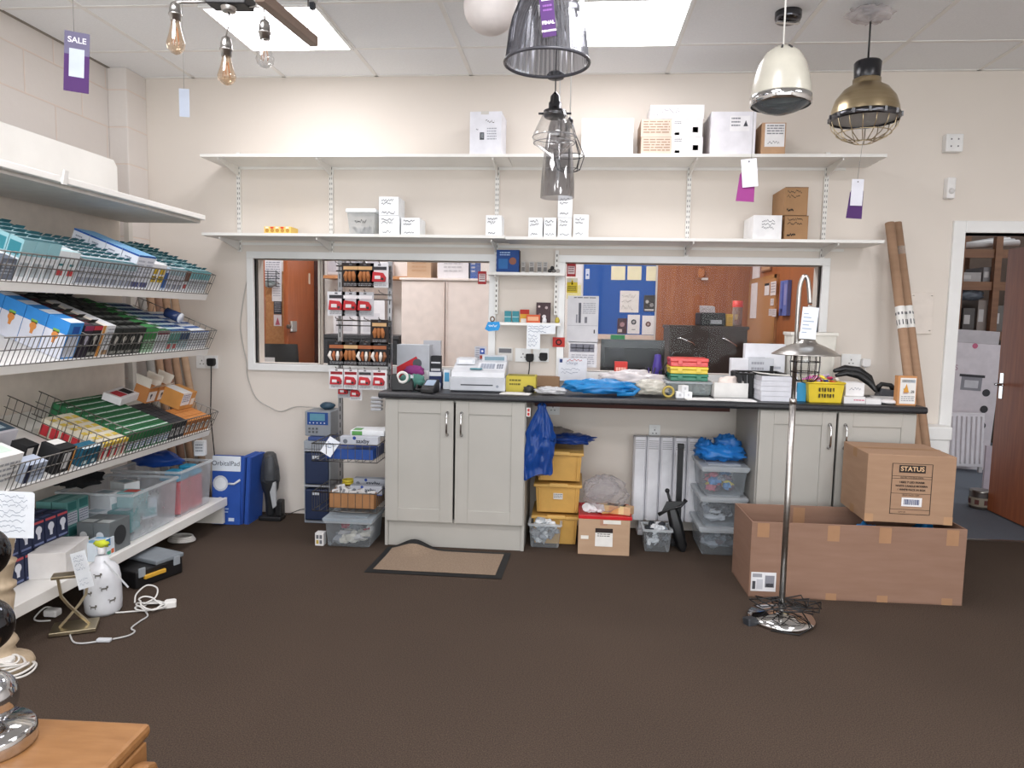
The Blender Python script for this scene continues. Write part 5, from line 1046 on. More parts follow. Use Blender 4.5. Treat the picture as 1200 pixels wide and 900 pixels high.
m = MB(); m.tube([(-.03, .02, .01), (-.06, -.0, .008), (-.08, -.02, .012), (-.085, .02, .03), (-.06, .03, .02)], .009, 'black', 8); m.out('lead', t)
p = onw(490, 452); m = MB(); m.lump((0, 0, .04), (.085, .06, .045), '#4f7f74:r', 7, .3, 3.5, flat=-.035); tag(m.out('pouch', None, (p.x, -.38, WZ)), 'teal patterned soft pouch behind the tape dispenser', 'pouch')
m = MB(); m.lump((0, 0, .03), (.06, .03, .04), '#8a3a78:r', 9, .35, 3, flat=-.025); p = onw(497, 448); tag(m.out('cloth', None, (p.x, -.27, WZ+.06)), 'purple crumpled cloth behind the teal pouch', 'cloth')
# leaflet boxes on left
def cbox(name, label, px, Y, depth, base, decals=(), cat='box', rz=0, zbase=None):
    cx, z, w, h = on_wall(*px, Y); return carton(name, label, cat, (w, depth, h), (cx, Y+depth/2, zbase if zbase is not None else WZ), base, decals, rz)
def upto(px, py0, Y): return PY(px, py0, Y).z-WZ
def cb(name, label, x0, x1, ytop, Y, depth, base, decals=(), cat='box', rz=0, group=None):
    a, b = wx(x0, x1, Y); h = upto((x0+x1)/2, ytop, Y); return carton(name, label, cat, (b-a, depth, h), ((a+b)/2, Y+depth/2, WZ), base, decals, rz, group)
cb('leaflet_box', 'grey display box with a red swoosh behind the teal pouch', 465, 503, 404, -.22, .1, '#b6b9bf:p', [('onface','F', [(0, .2), (0, .45), (.6, .72), (.75, .5), (.75, .1), (0, .0)], '#c22a34:p'), ('disc','F',.63,.55,.14,'#54565c:p',.0012), ('decal','F',.3,.1,.98,.38,'#e3e0e2:p',.001), ('textlines','F',.35,.15,.6,.33,'#8d8d94:p',2,2)])
cb('grey_card_box', 'flat grey card box standing against the office window', 496, 516, 399, -.06, .03, '#bcbdc2:p')
cb('black_marker_box', 'small black striped box right of the red swoosh box', 505, 516, 417, -.2, .05, '#232428:p', [('decal','F',0,.2,1,.3,'#d0d0d4:p'), ('decal','F',0,.5,1,.58,'#d0d0d4:p'), ('decal','F',0,.75,1,.8,'#d0d0d4:p')])
cb('navy_packet', 'low navy packet with white strips beside the till', 503, 517, 436, -.32, .05, '#232f5a:p', [('decal','F',.0,.75,1,1,'#dcdce0:p')])
p = onw(521, 457)
m = MB(); m.prism([(-.022, 0), (.022, 0), (.02, .115), (-.02, .115)], 'y', -.012, .012, '#e2e6ea:s'); m.box(-.014, .014, -.0135, -.012, .045, .1, '#4a9cc8:s'); tag(m.out('card_machine', None, (PY(522, 440, -.42).x, -.36, WZ), bev=.003), 'slim white gadget with a blue face left of the till', 'gadget')
m = MB(); m.lathe([(.001, 0), (.013, .001), (.014, .04), (.008, .05), (.008, .062), (.001, .063)], '#d0d4da:s', 14); tag(m.out('correction_bottle', None, (PY(512, 450, -.5).x, -.46, WZ)), 'little pale bottle between card reader and till', 'bottle')
# yellow stamp box, paper, sockets above
cb('yellow_box', 'yellow cardboard tray box right of the till', 593, 628, 441, -.42, .16, '#c6b548:p', [('textlines','F',.12,.3,.5,.8,'#6a6224:p',2,2), ('decal','T',.06,.1,.94,.9,'#8d8230:p')])
m = MB(); m.lump((0, 0, .02), (.035, .03, .024), '#1c1c1a:s', 3, .3, 3, 16, 10, -.018); tag(m.out('black_lead', None, (PY(620, 450, -.5).x, -.47, WZ)), 'black coiled lead in front of the yellow tray box', 'lead')
m = MB(); s3 = (.17, .11, .004); m.box(-.085, .085, -.055, .055, 0, .004, '#e4e2de:p'); p = onw(606, 460); tag(m.out('paper_sheet', None, (p.x+.0, -.52, WZ), (0, 0, -.12)), 'white folded paper in front of the yellow tray box', 'paper')
cb('brown_box', 'flat brown box behind the yellow tray, against the wall', 628, 656, 441, -.05, .045, '#9a7a5c:p')
# wall sockets between windows with plugs
for i, (px, lab) in enumerate((((592, 415), 'white blank plate with grey print over the yellow box'), ((613, 416), 'white double socket over the yellow box'), ((634, 416), 'white double socket with a single black plug'))):
    if i == 0:
        c = PY(*px, -.01); m = MB(); s3 = (.095, .02, .085); m.box(-.0475, .0475, -.012, -.0005, -.042, .043, '#e2dfda:s'); m.box(-.04, .04, -.0128, -.0118, .008, .036, '#77777c:p'); tag(m.out('blank_plate', None, (c.x, 0, c.z), bev=.002), lab, 'plate')
    else: socket(lab, px, w=.1, h=.086)
p1, p2 = PY(621, 419, -.014), PY(637, 418, -.014)
plug('black plug with a looping lead above the yellow tray box', (p1.x, -.014, p1.z), [(0, -.02, -.02), (-.0, -.04, -.07), (-.005, -.06, -.12), (-.02, -.1, -.15), (-.04, -.16, -.165), (-.05, -.25, -.16)])
plug('black plug without a lead, rightmost over the yellow tray box', (p2.x, -.014, p2.z))
# ---- carrier bags lying on the worktop
def flatbag(name, label, c, rx, ry, rz_, key, seed, amp=.35):
    m = MB(); m.lump((0, 0, rz_*.8), (rx, ry, rz_), key, seed, amp, 3, 40, 24, -rz_*.75); return tag(m.out(name, None, c), label, 'bag')
p0, p1 = PY(658, 455, -.45), PY(745, 455, -.45)
flatbag('plastic_bag', 'bright sky-blue plastic bag lying on the worktop', ((p0.x+p1.x)/2, -.46, WZ+.012), (p1.x-p0.x)*.47, .1, .044, '#2790d4:b', 61)
m = MB(); q = PY(748, 452, -.5); m.tube([(q.x-.1, -.5, WZ+.05), (q.x-.03, -.52, WZ+.06), (q.x, -.53, WZ+.045), (q.x-.03, -.54, WZ+.02), (q.x-.12, -.54, WZ+.015)], .012, '#2790d4:b', 8); tag(m.out('bag_handle', None), 'loop handle of the sky-blue bag on the worktop', 'bag handle')
p0, p1 = PY(700, 445, -.25), PY(784, 455, -.25)
flatbag('plastic_bag', 'milky white plastic bag behind the sky-blue one', ((p0.x+p1.x)/2, -.22, WZ+.015), (p1.x-p0.x)*.46, .1, .062, '#e2dcdc:b', 63)
p0, p1 = PY(630, 460, -.48), PY(662, 460, -.48)
flatbag('plastic_bag', 'small whitish plastic bag left of the sky-blue one', ((p0.x+p1.x)/2, -.5, WZ+.004), .085, .06, .022, '#d8d8da:b', 67)
p0, p1 = PY(745, 455, -.44), PY(782, 455, -.44)
flatbag('plastic_bag', 'cream plastic bag bulging right of the sky-blue one', ((p0.x+p1.x)/2, -.43, WZ+.01), .09, .07, .045, '#dcd8cc:b', 69)
m = MB(); m.tube([(.028*math.cos(x), .0, .032+.028*math.sin(x)) for x in [2*PI*i/24 for i in range(24)]], .007, '#b8a24e:s', 8, True); tag(m.out('tape_roll', None, (PY(784, 456, -.5).x, -.48, WZ+.0)), 'roll of yellowish tape right of the plastic bags', 'tape')
cb('red_box', 'small red box behind the white bag', 720, 735, 424, -.12, .05, '#c23a34:p', [('textlines','F',.1,.2,.9,.8,'#e6b0a0:p',2,1)])
# pen pot with pens
p = PY(763, 440, -.2)
t = thing('pen_pot', 'blue pot with white label holding pens, left of the coloured cases', 'pen pot', (p.x, -.14, WZ)); s3 = (.07, .07, .1)
m = MB(); m.lathe([(.001, 0), (.03, 0), (.037, .1), (.034, .1), (.028, .004)], '#23387c:s', 20); m.out('pot', t)
m = MB(); m.box(-.014, .014, -.0385, -.034, .03, .08, '#dfe3ee:p'); m.out('label', t, label='white label')
for i in range(4):
    tag((lambda mb: (mb.tube([(0, 0, 0), (.012*(i-1.5), .006*(i % 2), .09)], .004, ['#1a1a1d:s', '#3a2a70:s', '#1d1d22:s', '#2b2b30:s'][i], 8), mb)[1])(MB()).out('pen', None, (p.x+.008*(i-1.5), -.14, WZ+.055)), ['black', 'purple', 'dark', 'grey'][i]+' pen standing in the blue pot', 'pen')
m = MB(); m.lathe([(.001, 0), (.03, 0), (.03, .15), (.022, .19), (.02, .22), (.001, .225)], '#4a3a94:s', 18); tag(m.out('purple_bottle', None, (PY(771, 430, -.1).x, -.07, WZ)), 'purple bottle standing behind the pen pot', 'bottle')
m = MB()
for s in (-1, 1): m.tube([(s*.012, 0, 0), (s*.02, 0, .05), (s*.004, 0, .1), (-s*.012, 0, .15)], .006, 'black', 8); m.tube([(s*.018+.014*math.cos(x), 0, -.0+.018*math.sin(x)+.012) for x in [2*PI*i/14 for i in range(14)]], .005, 'black', 6, True)
tag(m.out('scissors', None, (PY(779, 425, -.17).x, -.16, WZ+.1), (0, .3, 0)), 'black handled scissors leaning by the purple bottle', 'scissors')
# coloured cases stack on a clear organiser
oz = WZ
x0, x1 = wx(783, 837, -.4); w = x1-x0
t = clear_tub('organiser', 'clear plastic organiser tray under the coloured cases', (w, .2, .075), ((x0+x1)/2, -.25, WZ), 0, '#cfd8d8:c', .05)
m = MB()
for i in range(1, 6): m.box(-w/2+w*i/6-.001, -w/2+w*i/6+.001, -.09, .09, .006, .068, '#d8e0e0:c')
m.out('divider', t)
zz = WZ+.0825
x0, x1 = wx(786, 830, -.34); w = x1-x0
for i, (c, nm, h) in enumerate((('#2a7a5e:g', 'green', .042), ('#e4c940:g', 'yellow', .042), ('#e0524e:g', 'red', .05))):
    t = thing('plastic_case', nm+' flat plastic case in the stack beside the pen pot', 'case', ((x0+x1)/2+[.002, 0, 0][i], -.24, zz), 0, 'coloured cases on the worktop')
    m = MB(); m.box(-w/2, w/2, -.085, .085, 0, h*.55, c); m.out('body', t, bev=.004); m = MB(); m.box(-w/2-.003, w/2+.003, -.088, .088, h*.55+.001, h-.001, c); m.out('lid', t, bev=.004)
    for s in (-1, 1): m = MB(); m.box(s*w*.25-.014, s*w*.25+.014, -.093, -.088, h*.25, h*.8, c); m.out('catch', t, bev=.002)
    zz += h
# small white plug adaptors and papers
for i, (px, dz) in enumerate(((797, 0), (806, 0), (801, .036))):
    m = MB(); m.box(-.022, .022, -.02, .02, 0, .036, '#e9e9ea:s'); m.box(-.006, .006, -.024, -.02, .012, .026, '#c9c9cc:s'); m.box(-.01, -.004, .02, .035, .01, .02, '#b9b9bc:m'); tag(m.out('plug_adaptor', None, (PY(px, 455, -.5).x, -.49, WZ+dz), (0, 0, .2*i), .004), ['white plug adaptor in front of the clear organiser', 'second white plug adaptor in front of the organiser', 'white plug adaptor on top of the other two'][i], 'adaptor')
for i, (px, py, ww, rz, lab) in enumerate(((815, 465, .16, .1, 'white paper sheets in front of the clear organiser'), (857, 467, .21, -.08, 'white paper sheet in front of the tissue box'))):
    p = onw(px, py); m = MB()
    for k in range(3): m.T = Matrix.Rotation(.06*k, 4, 'Z'); m.box(-ww/2, ww/2, -.06, .06, .0012*k, .001+.0012*k, '#ebebe9:p')
    tag(m.out('paper_sheets', None, (p.x, -.535, WZ), (0, 0, rz)), lab, 'paper')
x0, x1 = wx(838, 878, -.42); w = x1-x0; h = upto(858, 449, -.42)
t = thing('tissue_box', 'open white tissue box in front of the paper tower', 'tissue box', ((x0+x1)/2, -.34, WZ)); m = MB()
for q in ((-w/2, w/2, -.075, -.072, 0, h), (-w/2, w/2, .072, .075, 0, h), (-w/2, -w/2+.003, -.072, .072, 0, h), (w/2-.003, w/2, -.072, .072, 0, h), (-w/2, w/2, -.072, .072, 0, .003)): m.box(*q, '#e4e2de:p')
m.out('box', t, bev=.001); m = MB(); m.lump((0, 0, h*.75), (w*.32, .05, .05), '#e9dcd4:r', 14, .45, 2.5); m.out('tissue', t)
# white documents behind
cb('document_box', 'tall white document box below the corkboard', 872, 919, 403, -.1, .06, '#e4e5ea:p', [('decal','F',.1,.5,.9,.55,'#b6b9c2:p'), ('decal','F',.1,.7,.5,.73,'#c4c6cc:p')])
cb('document_box', 'low white document box left of the black paper basket', 856, 880, 420, -.16, .05, '#e6e6ea:p', [('decal','F',.3,.45,.7,.6,'#77777c:p')])
cb('clear_file', 'grey file box with a black clip in front of the documents', 877, 906, 420, -.17, .05, '#c9ccd2:p', [('decal','F',.85,.1,1,.8,'#2b2c30:p'), ('textlines','F',.1,.6,.6,.9,'#a0a2aa:p',2,5)])
x0, x1 = wx(870, 893, -.4)
t = thing('desk_basket', 'black slatted desk basket behind the stack of white paper', 'basket', ((x0+x1)/2+.06, -.3, WZ)); m = MB(); w, d, h = .26, .2, .14
for i in range(9):
    x = -w/2+w*i/8
    for y in (-d/2, d/2): m.bar((x*.92, y*.92, 0), (x, y, h), .016 if i % 8 else .02, .003, 'black', (0, 1, 0))
for i in range(1, 6):
    y = -d/2+d*i/6
    for x in (-w/2, w/2): m.bar((x*.92, y*.92, 0), (x, y, h), .016, .003, 'black', (1, 0, 0))
m.out('slats', t); m = MB()
for a, b in (((-w/2, -d/2), (w/2, -d/2)), ((w/2, -d/2), (w/2, d/2)), ((w/2, d/2), (-w/2, d/2)), ((-w/2, d/2), (-w/2, -d/2))): m.tube([(a[0], a[1], h), (b[0], b[1], h)], .006, 'black', 8)
m.box(-w/2*.92, w/2*.92, -d/2*.92, d/2*.92, 0, .004, 'black'); m.out('rim', t)
x0, x1 = wx(893, 935, -.54); w = x1-x0; h = upto(910, 441, -.54)
m = MB(); rnd = random.Random(2); s3 = (w, .16, h)
n = 5
for k in range(n):
    dx = rnd.uniform(-.002, .002); m.box(-w/2+dx, w/2+dx, -.08, .08, h*k/n+.0006, h*(k+1)/n-.0006, '#dcdde4:p')
m.grid(lambda u, v: (-w/2-.02+(w+.01)*u, -.085+.16*v, h+.002+.012*(1-u)**2), 10, 4, '#e9e8e2:p', True); m.grid(lambda u, v: (w/2-.01-(w+.01)*u, -.085+.16*v, h+.0015+.012*u**2), 10, 4, '#e9e8e2:p', True)
tag(m.out('paper_stack', None, ((x0+x1)/2, -.455, WZ)), 'thick stack of white paper beside the floor lamp pole', 'paper')
cb('blue_pot', 'bright blue box behind the floor lamp pole', 935, 946, 449, -.5, .05, '#2f96c8:s')
# white tub behind the lamp
x0, x1 = wx(919, 971, -.08); h = PY(940, 389, -.08).z-WZ; w = x1-x0
t = thing('white_tub', 'white plastic tub standing by the wall behind the floor lamp shade', 'tub', ((x0+x1)/2, -.11, WZ)); m = MB(); s3 = (w, .16, h)
m.prism([(-w/2*.9, 0), (w/2*.9, 0), (w/2, h), (-w/2, h)], 'y', -.08, .08, '#dcd9cf:s'); m.out('body', t, bev=.008); m = MB(); m.box(-w/2-.006, w/2+.006, -.086, .086, h-.02, h, '#e4e1d8:s'); m.decal(s3, 'F', .1, .3, .9, .7, '#d0ccc2:p', .006); m.out('lid', t, bev=.004)
# yellow basket of sweets
x0, x1 = wx(948, 991, -.55); w = x1-x0; h = upto(970, 449, -.55)
t = thing('sweet_basket', 'yellow slotted basket heaped with wrapped sweets', 'basket', ((x0+x1)/2, -.48, WZ)); k = .88; d = .14
m = MB(); m.add([(-w/2*k,-d/2*k,0),(w/2*k,-d/2*k,0),(w/2*k,d/2*k,0),(-w/2*k,d/2*k,0),(-w/2,-d/2,h),(w/2,-d/2,h),(w/2,d/2,h),(-w/2,d/2,h)], [(3,2,1,0),(0,1,5,4),(1,2,6,5),(2,3,7,6),(3,0,4,7)], '#e2c62c:s')
s4 = (w*.94, d*1.0, h)
for r_ in range(2):
    for i in range(6):
        u = .3+.08*i
        m.onface(s4, 'F', [(u-.025+.03*(i % 2), .28+.3*r_), (u+.025, .26+.3*r_), (u+.03, .46+.3*r_), (u-.02, .46+.3*r_)], '#3a2f14:p', .001)
m.out('body', t, bev=.004); m = MB()
for a, b in (((-w/2, -d/2), (w/2, -d/2)), ((w/2, -d/2), (w/2, d/2)), ((w/2, d/2), (-w/2, d/2)), ((-w/2, d/2), (-w/2, -d/2))): m.tube([(a[0], a[1], h), (b[0], b[1], h)], .006, '#e2c62c:s', 8)
m.out('rim', t)
rnd = random.Random(6); cols = ['#d04a8a:g', '#e8d24a:g', '#c8b0c8:g', '#b82f5a:g', '#2f3f8c:g', '#e6e0d4:g', '#d8542e:g', '#8fb84a:g', '#c45aa8:g', '#e4a0b8:g']; cn = ['pink', 'yellow', 'lilac', 'crimson', 'navy', 'cream', 'orange', 'lime', 'magenta', 'pale pink']
for i in range(16):
    m = MB(); m.T = Euler((rnd.uniform(-.6, .6), rnd.uniform(-.5, .5), rnd.uniform(0, 3))).to_matrix().to_4x4()
    m.lump((0, 0, 0), (.02, .011, .009), cols[i % 10], i, .25, 3, 10, 8, None, False)
    for s in (-1, 1): m.add([(s*.018, 0, 0), (s*.034, -.01, .004), (s*.034, .01, -.004)], [(0, 1, 2)], cols[i % 10])
    r1 = i//8; x = -w*.36+w*.1*(i % 8); tag(m.out('wrapped_sweet', None, ((x0+x1)/2+x, -.48+[-.03, .025][(i+r1) % 2], WZ+h-.004+.02*r1+.015*(1-abs(i % 8-3.5)/4))), '%s wrapped sweet, %s layer of the yellow basket%s' % (cn[i % 10], ['lower', 'upper'][r1], ', farther along' if i >= 10 and False else ''), 'sweet', 'wrapped sweets in the yellow basket')
# right end: white cartons, leads, telephone, bulb box
z_ = WZ
def wc(label, x0, x1, ytop, Y, d, dec=(), zb=0, col='#e6e4e4:p'):
    a, b = wx(x0, x1, Y); z0 = WZ+zb; h = PY((x0+x1)/2, ytop, Y).z-z0; return carton('white_carton', label, 'carton', (b-a, d, h), ((a+b)/2, Y+d/2, z0), col, dec)
o = wc('white carton with pink print right of the sweet basket', 991, 1016, 465, -.54, .1, [('textlines','F',.45,.3,.95,.6,'#c85a7a:p',1,2), ('decal','T',.1,.1,.9,.9,'#ecebea:p')])
h1 = PY(1003, 465, -.54).z-WZ
wc('white carton with grey script on top of the pink-print one', 992, 1014, 449, -.5, .11, [('scribble','F',.2,.4,.9,.7,'#8a8d98:p',4,1)], h1+.001)
wc('flat white carton between the pink-print carton and the bulb box', 1017, 1035, 468, -.55, .08)
m = MB(); m.lump((0, 0, .012), (.055, .04, .014), '#e2e0e0:s', 3, .2, 2, flat=-.01); tag(m.out('white_cloth', None, (PY(1043, 468, -.52).x, -.5, WZ)), 'small white folded cloth beside the bulb box', 'cloth')
for i in range(3):
    m = MB(); m.box(-.09, .09, -.06, .06, 0, .006, ['#dfe0e4:p', '#d4d6dc:p', '#e6e6e8:p'][i]); tag(m.out('leaflet', None, (PY(1040, 458, -.35).x+.01*i, -.33, WZ+.007*i), (0, 0, .2-.2*i)), ['lowest', 'middle', 'top'][i]+' white leaflet behind the small folded cloth', 'leaflet')
m = MB(); pts = [PY(978, 437, -.3), PY(990, 434, -.25), PY(1005, 437, -.3), PY(1018, 446, -.33), PY(1024, 455, -.38)]
m.tube([(p.x, p.y, p.z+.012) for p in pts], .02, 'black', 10, rs=[.012, .02, .026, .024, .01]); m.tube([(p.x, p.y-.03, p.z-.012) for p in pts], .018, 'black', 10, rs=[.01, .018, .022, .02, .01])
t = tag(m.out('lead_bundle', None), 'thick bundle of black leads below the right wall socket', 'leads')
p = PY(1039, 449, -.22)
t = thing('webcam', 'black curved telephone handset behind the leaflets', 'telephone', (p.x, -.2, WZ)); m = MB(); m.tube([(-.05, 0, .05), (-.02, 0, .085), (.03, 0, .08), (.055, 0, .05)], .016, 'black', 10, rs=[.02, .013, .013, .02]); m.out('handset', t); m = MB(); m.prism([(-.05, 0), (.06, 0), (.055, .05), (-.03, .06)], 'y', -.03, .04, '#4a4c52:s'); m.out('cradle', t, bev=.006)
t.name = 'telephone'
x0, x1 = wx(1054, 1076, -.56); w = x1-x0; h = upto(1065, 441, -.56); s3 = (w, .05, h)
carton('bulb_carton_orange', 'orange bulb carton with an energy label, at the right end of the counter', 'bulb carton', s3, ((x0+x1)/2, -.53, WZ), '#c98f5c:p', [('decal','F',.12,.06,.95,.94,'#e9e6e2:p'), ('decal','F',.2,.78,.9,.88,'#b9cde0:p'), ('poly_tri','F',.3,.45,.6,.75,'#e0a040:p'), ('decal','F',.3,.4,.55,.5,'#d04a34:p'), ('decal','F',.3,.52,.5,.58,'#e8c04a:p'), ('decal','F',.7,.42,.88,.52,'#2c2c30:p'), ('textlines','F',.2,.12,.9,.32,'#9a9a9e:p',3,2)], -.04).name = 'bulb_carton_boxed'
# wall fittings on the right
socket('white double wall socket above the black lead bundle', (997, 423), w=.115, h=.086)
p = PY(1013, 425, -.014); plug('white plug in the right wall socket', (p.x, -.014, p.z), [(0, -.02, -.02), (0, -.025, -.06), (-.01, -.05, -.1)], col='#e4e2e0:s', nm='white_plug')
c, z, w, h = on_wall(1064, 343, 1095, 391, -.012)
m = MB(); m.box(-w/2, w/2, -.014, -.0005, 0, h, '#e4dad0:s')
for sx in (-1, 1):
    for zz in (.02, h-.02): m.lathe([(.006, 0), (.004, .003), (.001, .0035)], '#b0a8a0:m', 10, (sx*(w/2-.015), -.0175, zz))
tag(m.out('access_panel', None, (c, 0, z), bev=.002), 'square cream access panel on the wall left of the doorway', 'panel')
c, z, w, h = on_wall(1107, 157, 1129, 178, -.04); s3 = (w, .05, h)
m = MB(); m.box(-w/2, w/2, -.05, -.0005, 0, h, '#ecebe9:s')
for u in (.3, .7):
    for v in (.3, .7): m.disc((w, .1002, h), 'F', u, v, .05, '#77757a:p')
tag(m.out('alarm_sounder', None, (c, 0, z), bev=.005), 'square white alarm sounder high on the wall above the doorway', 'alarm')
c, z, w, h = on_wall(1107, 208, 1121, 233, -.03)
t = thing('motion_sensor', 'small white motion sensor under the alarm sounder', 'sensor', (c, 0, z)); m = MB(); m.prism([(-w/2, -.0005), (w/2, -.0005), (w/2*.8, -.045), (-w/2*.8, -.045)], 'z', 0, h, '#efedeb:s'); m.out('housing', t, bev=.008); m = MB(); m.ball((0, -.043, h*.35), w*.3, '#dcdad8:s', 14, 8); m.out('lens', t)
# cardboard tubes leaning behind counter end
def ctube(label, top, bot, r, key='cardboard', grp='brown cardboard tubes'):
    t = thing('cardboard_tube', label, 'tube', bot, 0, grp); v = Vector(top)-Vector(bot); q = v.to_track_quat('Z', 'Y'); t.rotation_euler = q.to_euler(); L = v.length
    m = MB(); m.lathe([(r*.88, .004), (r*.88, L-.002), (r, L-.002), (r, 0), (r*.88, 0)], key, 24); m.lathe([(.001, L-.06), (r*.87, L-.06)], '#c8a988:p', 18); m.out('tube', t); return t, L
tA = PY(1042.5, 261, -.10); tB = PY(1051, 261, -.06)
bx = wx1+.045
t, L = ctube('left of the two long brown tubes leaning at the counter end', tA, (bx+.04, -.62, .0), .026)
t2_, L2 = ctube('right of the two long brown tubes leaning at the counter end', tB, (bx+.105, -.585, .0), .026)
for q, zz, hh, key, nm in ((t, L*.68, .13, '#e6e4e0:p', 'label'), (t2_, L2*.68, .13, '#e6e4e0:p', 'label'), (t2_, L2*.9, .05, '#d8ccc0:c', 'tape')):
    m = MB(); m.lathe([(.0265, zz), (.0265, zz+hh)], key, 24)
    if nm == 'label':
        for k in range(9): a0 = 2*PI*k/9; m.T = Matrix.Rotation(a0, 4, 'Z'); m.box(-.004, .001, -.0272, -.0266, zz+.02, zz+.05, '#3a3a3e:p'); m.box(-.005, .004, -.0272, -.0266, zz+.08, zz+.095, '#6a6a6e:p')
        m.T = Matrix()
    m.out(nm, q, label='white printed wrap label' if nm == 'label' else 'clear tape band')
# tubes behind the gondola in the corner
rnd = random.Random(12)
for i, (xt, xb, y, key) in enumerate(((164, 176, -.31, '#9a9690:p'), (174, 188, -.25, 'cardboard'), (183, 199, -.19, 'cardboard_dark'), (192, 210, -.13, 'cardboard'), (202, 224, -.07, 'cardboard_light'))):
    tp = PY(xt, 335, y); bt = PY(xb+12, 560, y-.02)
    ctube(['grey pole at the left of the corner tubes', 'second of the brown tubes standing in the corner behind the shelving', 'darkest brown tube in the corner behind the shelving', 'fourth brown tube in the corner, counting from the wall pier', 'palest brown tube, rightmost in the corner behind the shelving'][i], tp, (bt.x+.05, y-.0, .0), .023, key, 'tubes in the corner')
m = MB(); p = PY(1098, 520, -.12); s3 = (.13, .1, .5)
t = thing('pipe_boxing', 'white boxed pipe casing on the wall beside the door frame', 'casing', (p.x, -.06, 0)); m.box(-.07, .07, -.06, .058, .0, PY(1098, 508, -.12).z-.04, 'gloss_white'); m.out('casing', t, bev=.004); m = MB(); m.box(-.08, .08, -.07, .058, PY(1098, 508, -.12).z-.04, PY(1098, 500, -.12).z, 'gloss_white'); m.out('cap', t, bev=.008)
# ================================================================ the big boxes on the carpet
A, B, D = PZ(877, 699, 0), PZ(1127, 710, 0), PZ(862, 670, 0)
w = (B-A).length; d = (D-A).length; ang = math.atan2(B.y-A.y, B.x-A.x); h = .376
mid = (A+B)/2; c = mid+Vector((-math.sin(ang), math.cos(ang), 0))*(d/2)
t = thing('cardboard_box', 'long open cardboard box on the carpet with patches of tape', 'box', (c.x, c.y, 0), ang)
s3 = (w, d, h); th = .006
for nm, q in (('front_panel', (-w/2, w/2, -d/2, -d/2+th)), ('back_panel', (-w/2, w/2, d/2-th, d/2)), ('side_panel', (-w/2, -w/2+th, -d/2+th, d/2-th)), ('side_panel', (w/2-th, w/2, -d/2+th, d/2-th))):
    m = MB(); m.box(*q, 0, h, 'cardboard_dark')
    if nm == 'front_panel':
        for u in (.055, .385, .625, .935): m.decal(s3, 'F', u-.028, .78 if u != .055 else .8, u+.028, .985, '#a57d5c:p')
        for u in (.39, .63, .93): m.decal(s3, 'F', u-.025, .0, u+.025, .09, '#a57d5c:p')
    if nm == 'back_panel':
        m.box(-.2, -.14, d/2-th-.001, d/2-th-.0004, .2, h-.01, '#a57d5c:p')
    m.out(nm, t, bev=.0015)
m = MB(); m.box(-w/2, w/2, -d/2, d/2, .0, .005, 'cardboard_dark'); m.out('bottom', t)
m = MB(); u0, v0 = -w/2+.005, .035; y = -d/2-.0012; m.box(-w/2+.008, -w/2+.128, y, -d/2-.0003, .03, .125, '#e4e4e6:p')
for q in ((.015, .06, .1, .118, '#9a9aa0:p'), (.015, .03, .04, .08, '#4a4a50:p'), (.075, .12, .05, .11, '#8a8a92:p'), (.08, .115, .052, .07, '#3c3c42:p'), (.035, .065, .04, .09, '#c4c4ca:p')): m.box(-w/2+q[0], -w/2+q[1], y-.0006, y, q[2], q[3], q[4])
m.out('shipping_label', t, label='white shipping label')
rot2 = lambda x, y: Vector((c.x+x*math.cos(ang)-y*math.sin(ang), c.y+x*math.sin(ang)+y*math.cos(ang), 0))
q = rot2(w*.12, 0); m = MB(); m.lump((0, 0, .17), (.1, .075, .15), '#3f9adf:b', 71, .25, 3, 26, 18, None); tag(m.out('plastic_bag', None, (q.x, q.y+.02, .01)), 'pale blue plastic bag inside the long open box, left one', 'bag')
q = rot2(w*.38, 0); m = MB(); m.lump((0, 0, .19), (.065, .065, .175), '#2f96dc:b', 75, .25, 3.4, 26, 18, None); tag(m.out('plastic_bag', None, (q.x, q.y-.02, .01)), 'bright blue plastic bag at the right end inside the long box', 'bag')
# STATUS box on top, resting across the rims
SA, SB = PY(1014, 606, -1.0), PY(1116, 607, -1.0)
w2 = .405; h2 = .335; d2 = .365; a2 = -.04; sc_ = Vector(((SA.x+SB.x)/2, -1.012+d2/2, h+.002))
t = thing('cardboard_box', 'brown STATUS carton resting on the long open box', 'box', sc_, a2); s3 = (w2, d2, h2)
m = MB(); m.box(-w2/2, w2/2, -d2/2, d2/2, 0, h2, 'cardboard'); m.decal(s3, 'T', 0, .46, 1, .54, '#a07a55:p'); m.decal(s3, 'T', .15, .49, .85, .5, '#8d6a49:p', .0004); m.decal(s3, 'F', 0, 0, .1, .12, '#b48d69:p'); m.decal(s3, 'L', .42, .86, .58, 1, '#a07a55:p'); m.decal(s3, 'L', .42, 0, .58, .12, '#a07a55:p'); m.decal(s3, 'F', .9, .0, 1, .12, '#b48d69:p'); m.out('body', t, bev=.003)
m = MB(); K = '#231b18:p'
def fr(u0, v0, u1, v1, wd=.008): 
    for q in ((u0, v0, u1, v0+wd), (u0, v1-wd, u1, v1), (u0, v0, u0+wd, v1), (u1-wd, v0, u1, v1)): m.decal(s3, 'F', *q, K)
fr(.28, .13, .74, .88); m.decal(s3, 'F', .36, .745, .66, .855, K, .0003); m.decal(s3, 'F', .41, .25, .64, .38, '#e8e6e6:p', .0003)
rnd = random.Random(3); u = .435
while u < .61: k = rnd.choice((.004, .007, .011)); m.decal(s3, 'F', u, .275, u+k, .355, '#32406a:p', .0008); u += k+rnd.choice((.004, .006))
for v in (.655, .69, .435, .2): m.decal(s3, 'F', .285, v, .735, v+.006, K)
m.out('printed_label', t, label='black printed label')
def ft(s, sz, u, v, key='#231b18:p', b=0): return text(s, sz, key, t, (-w2/2+u*w2, -d2/2-.0022, v*h2), bold=b)
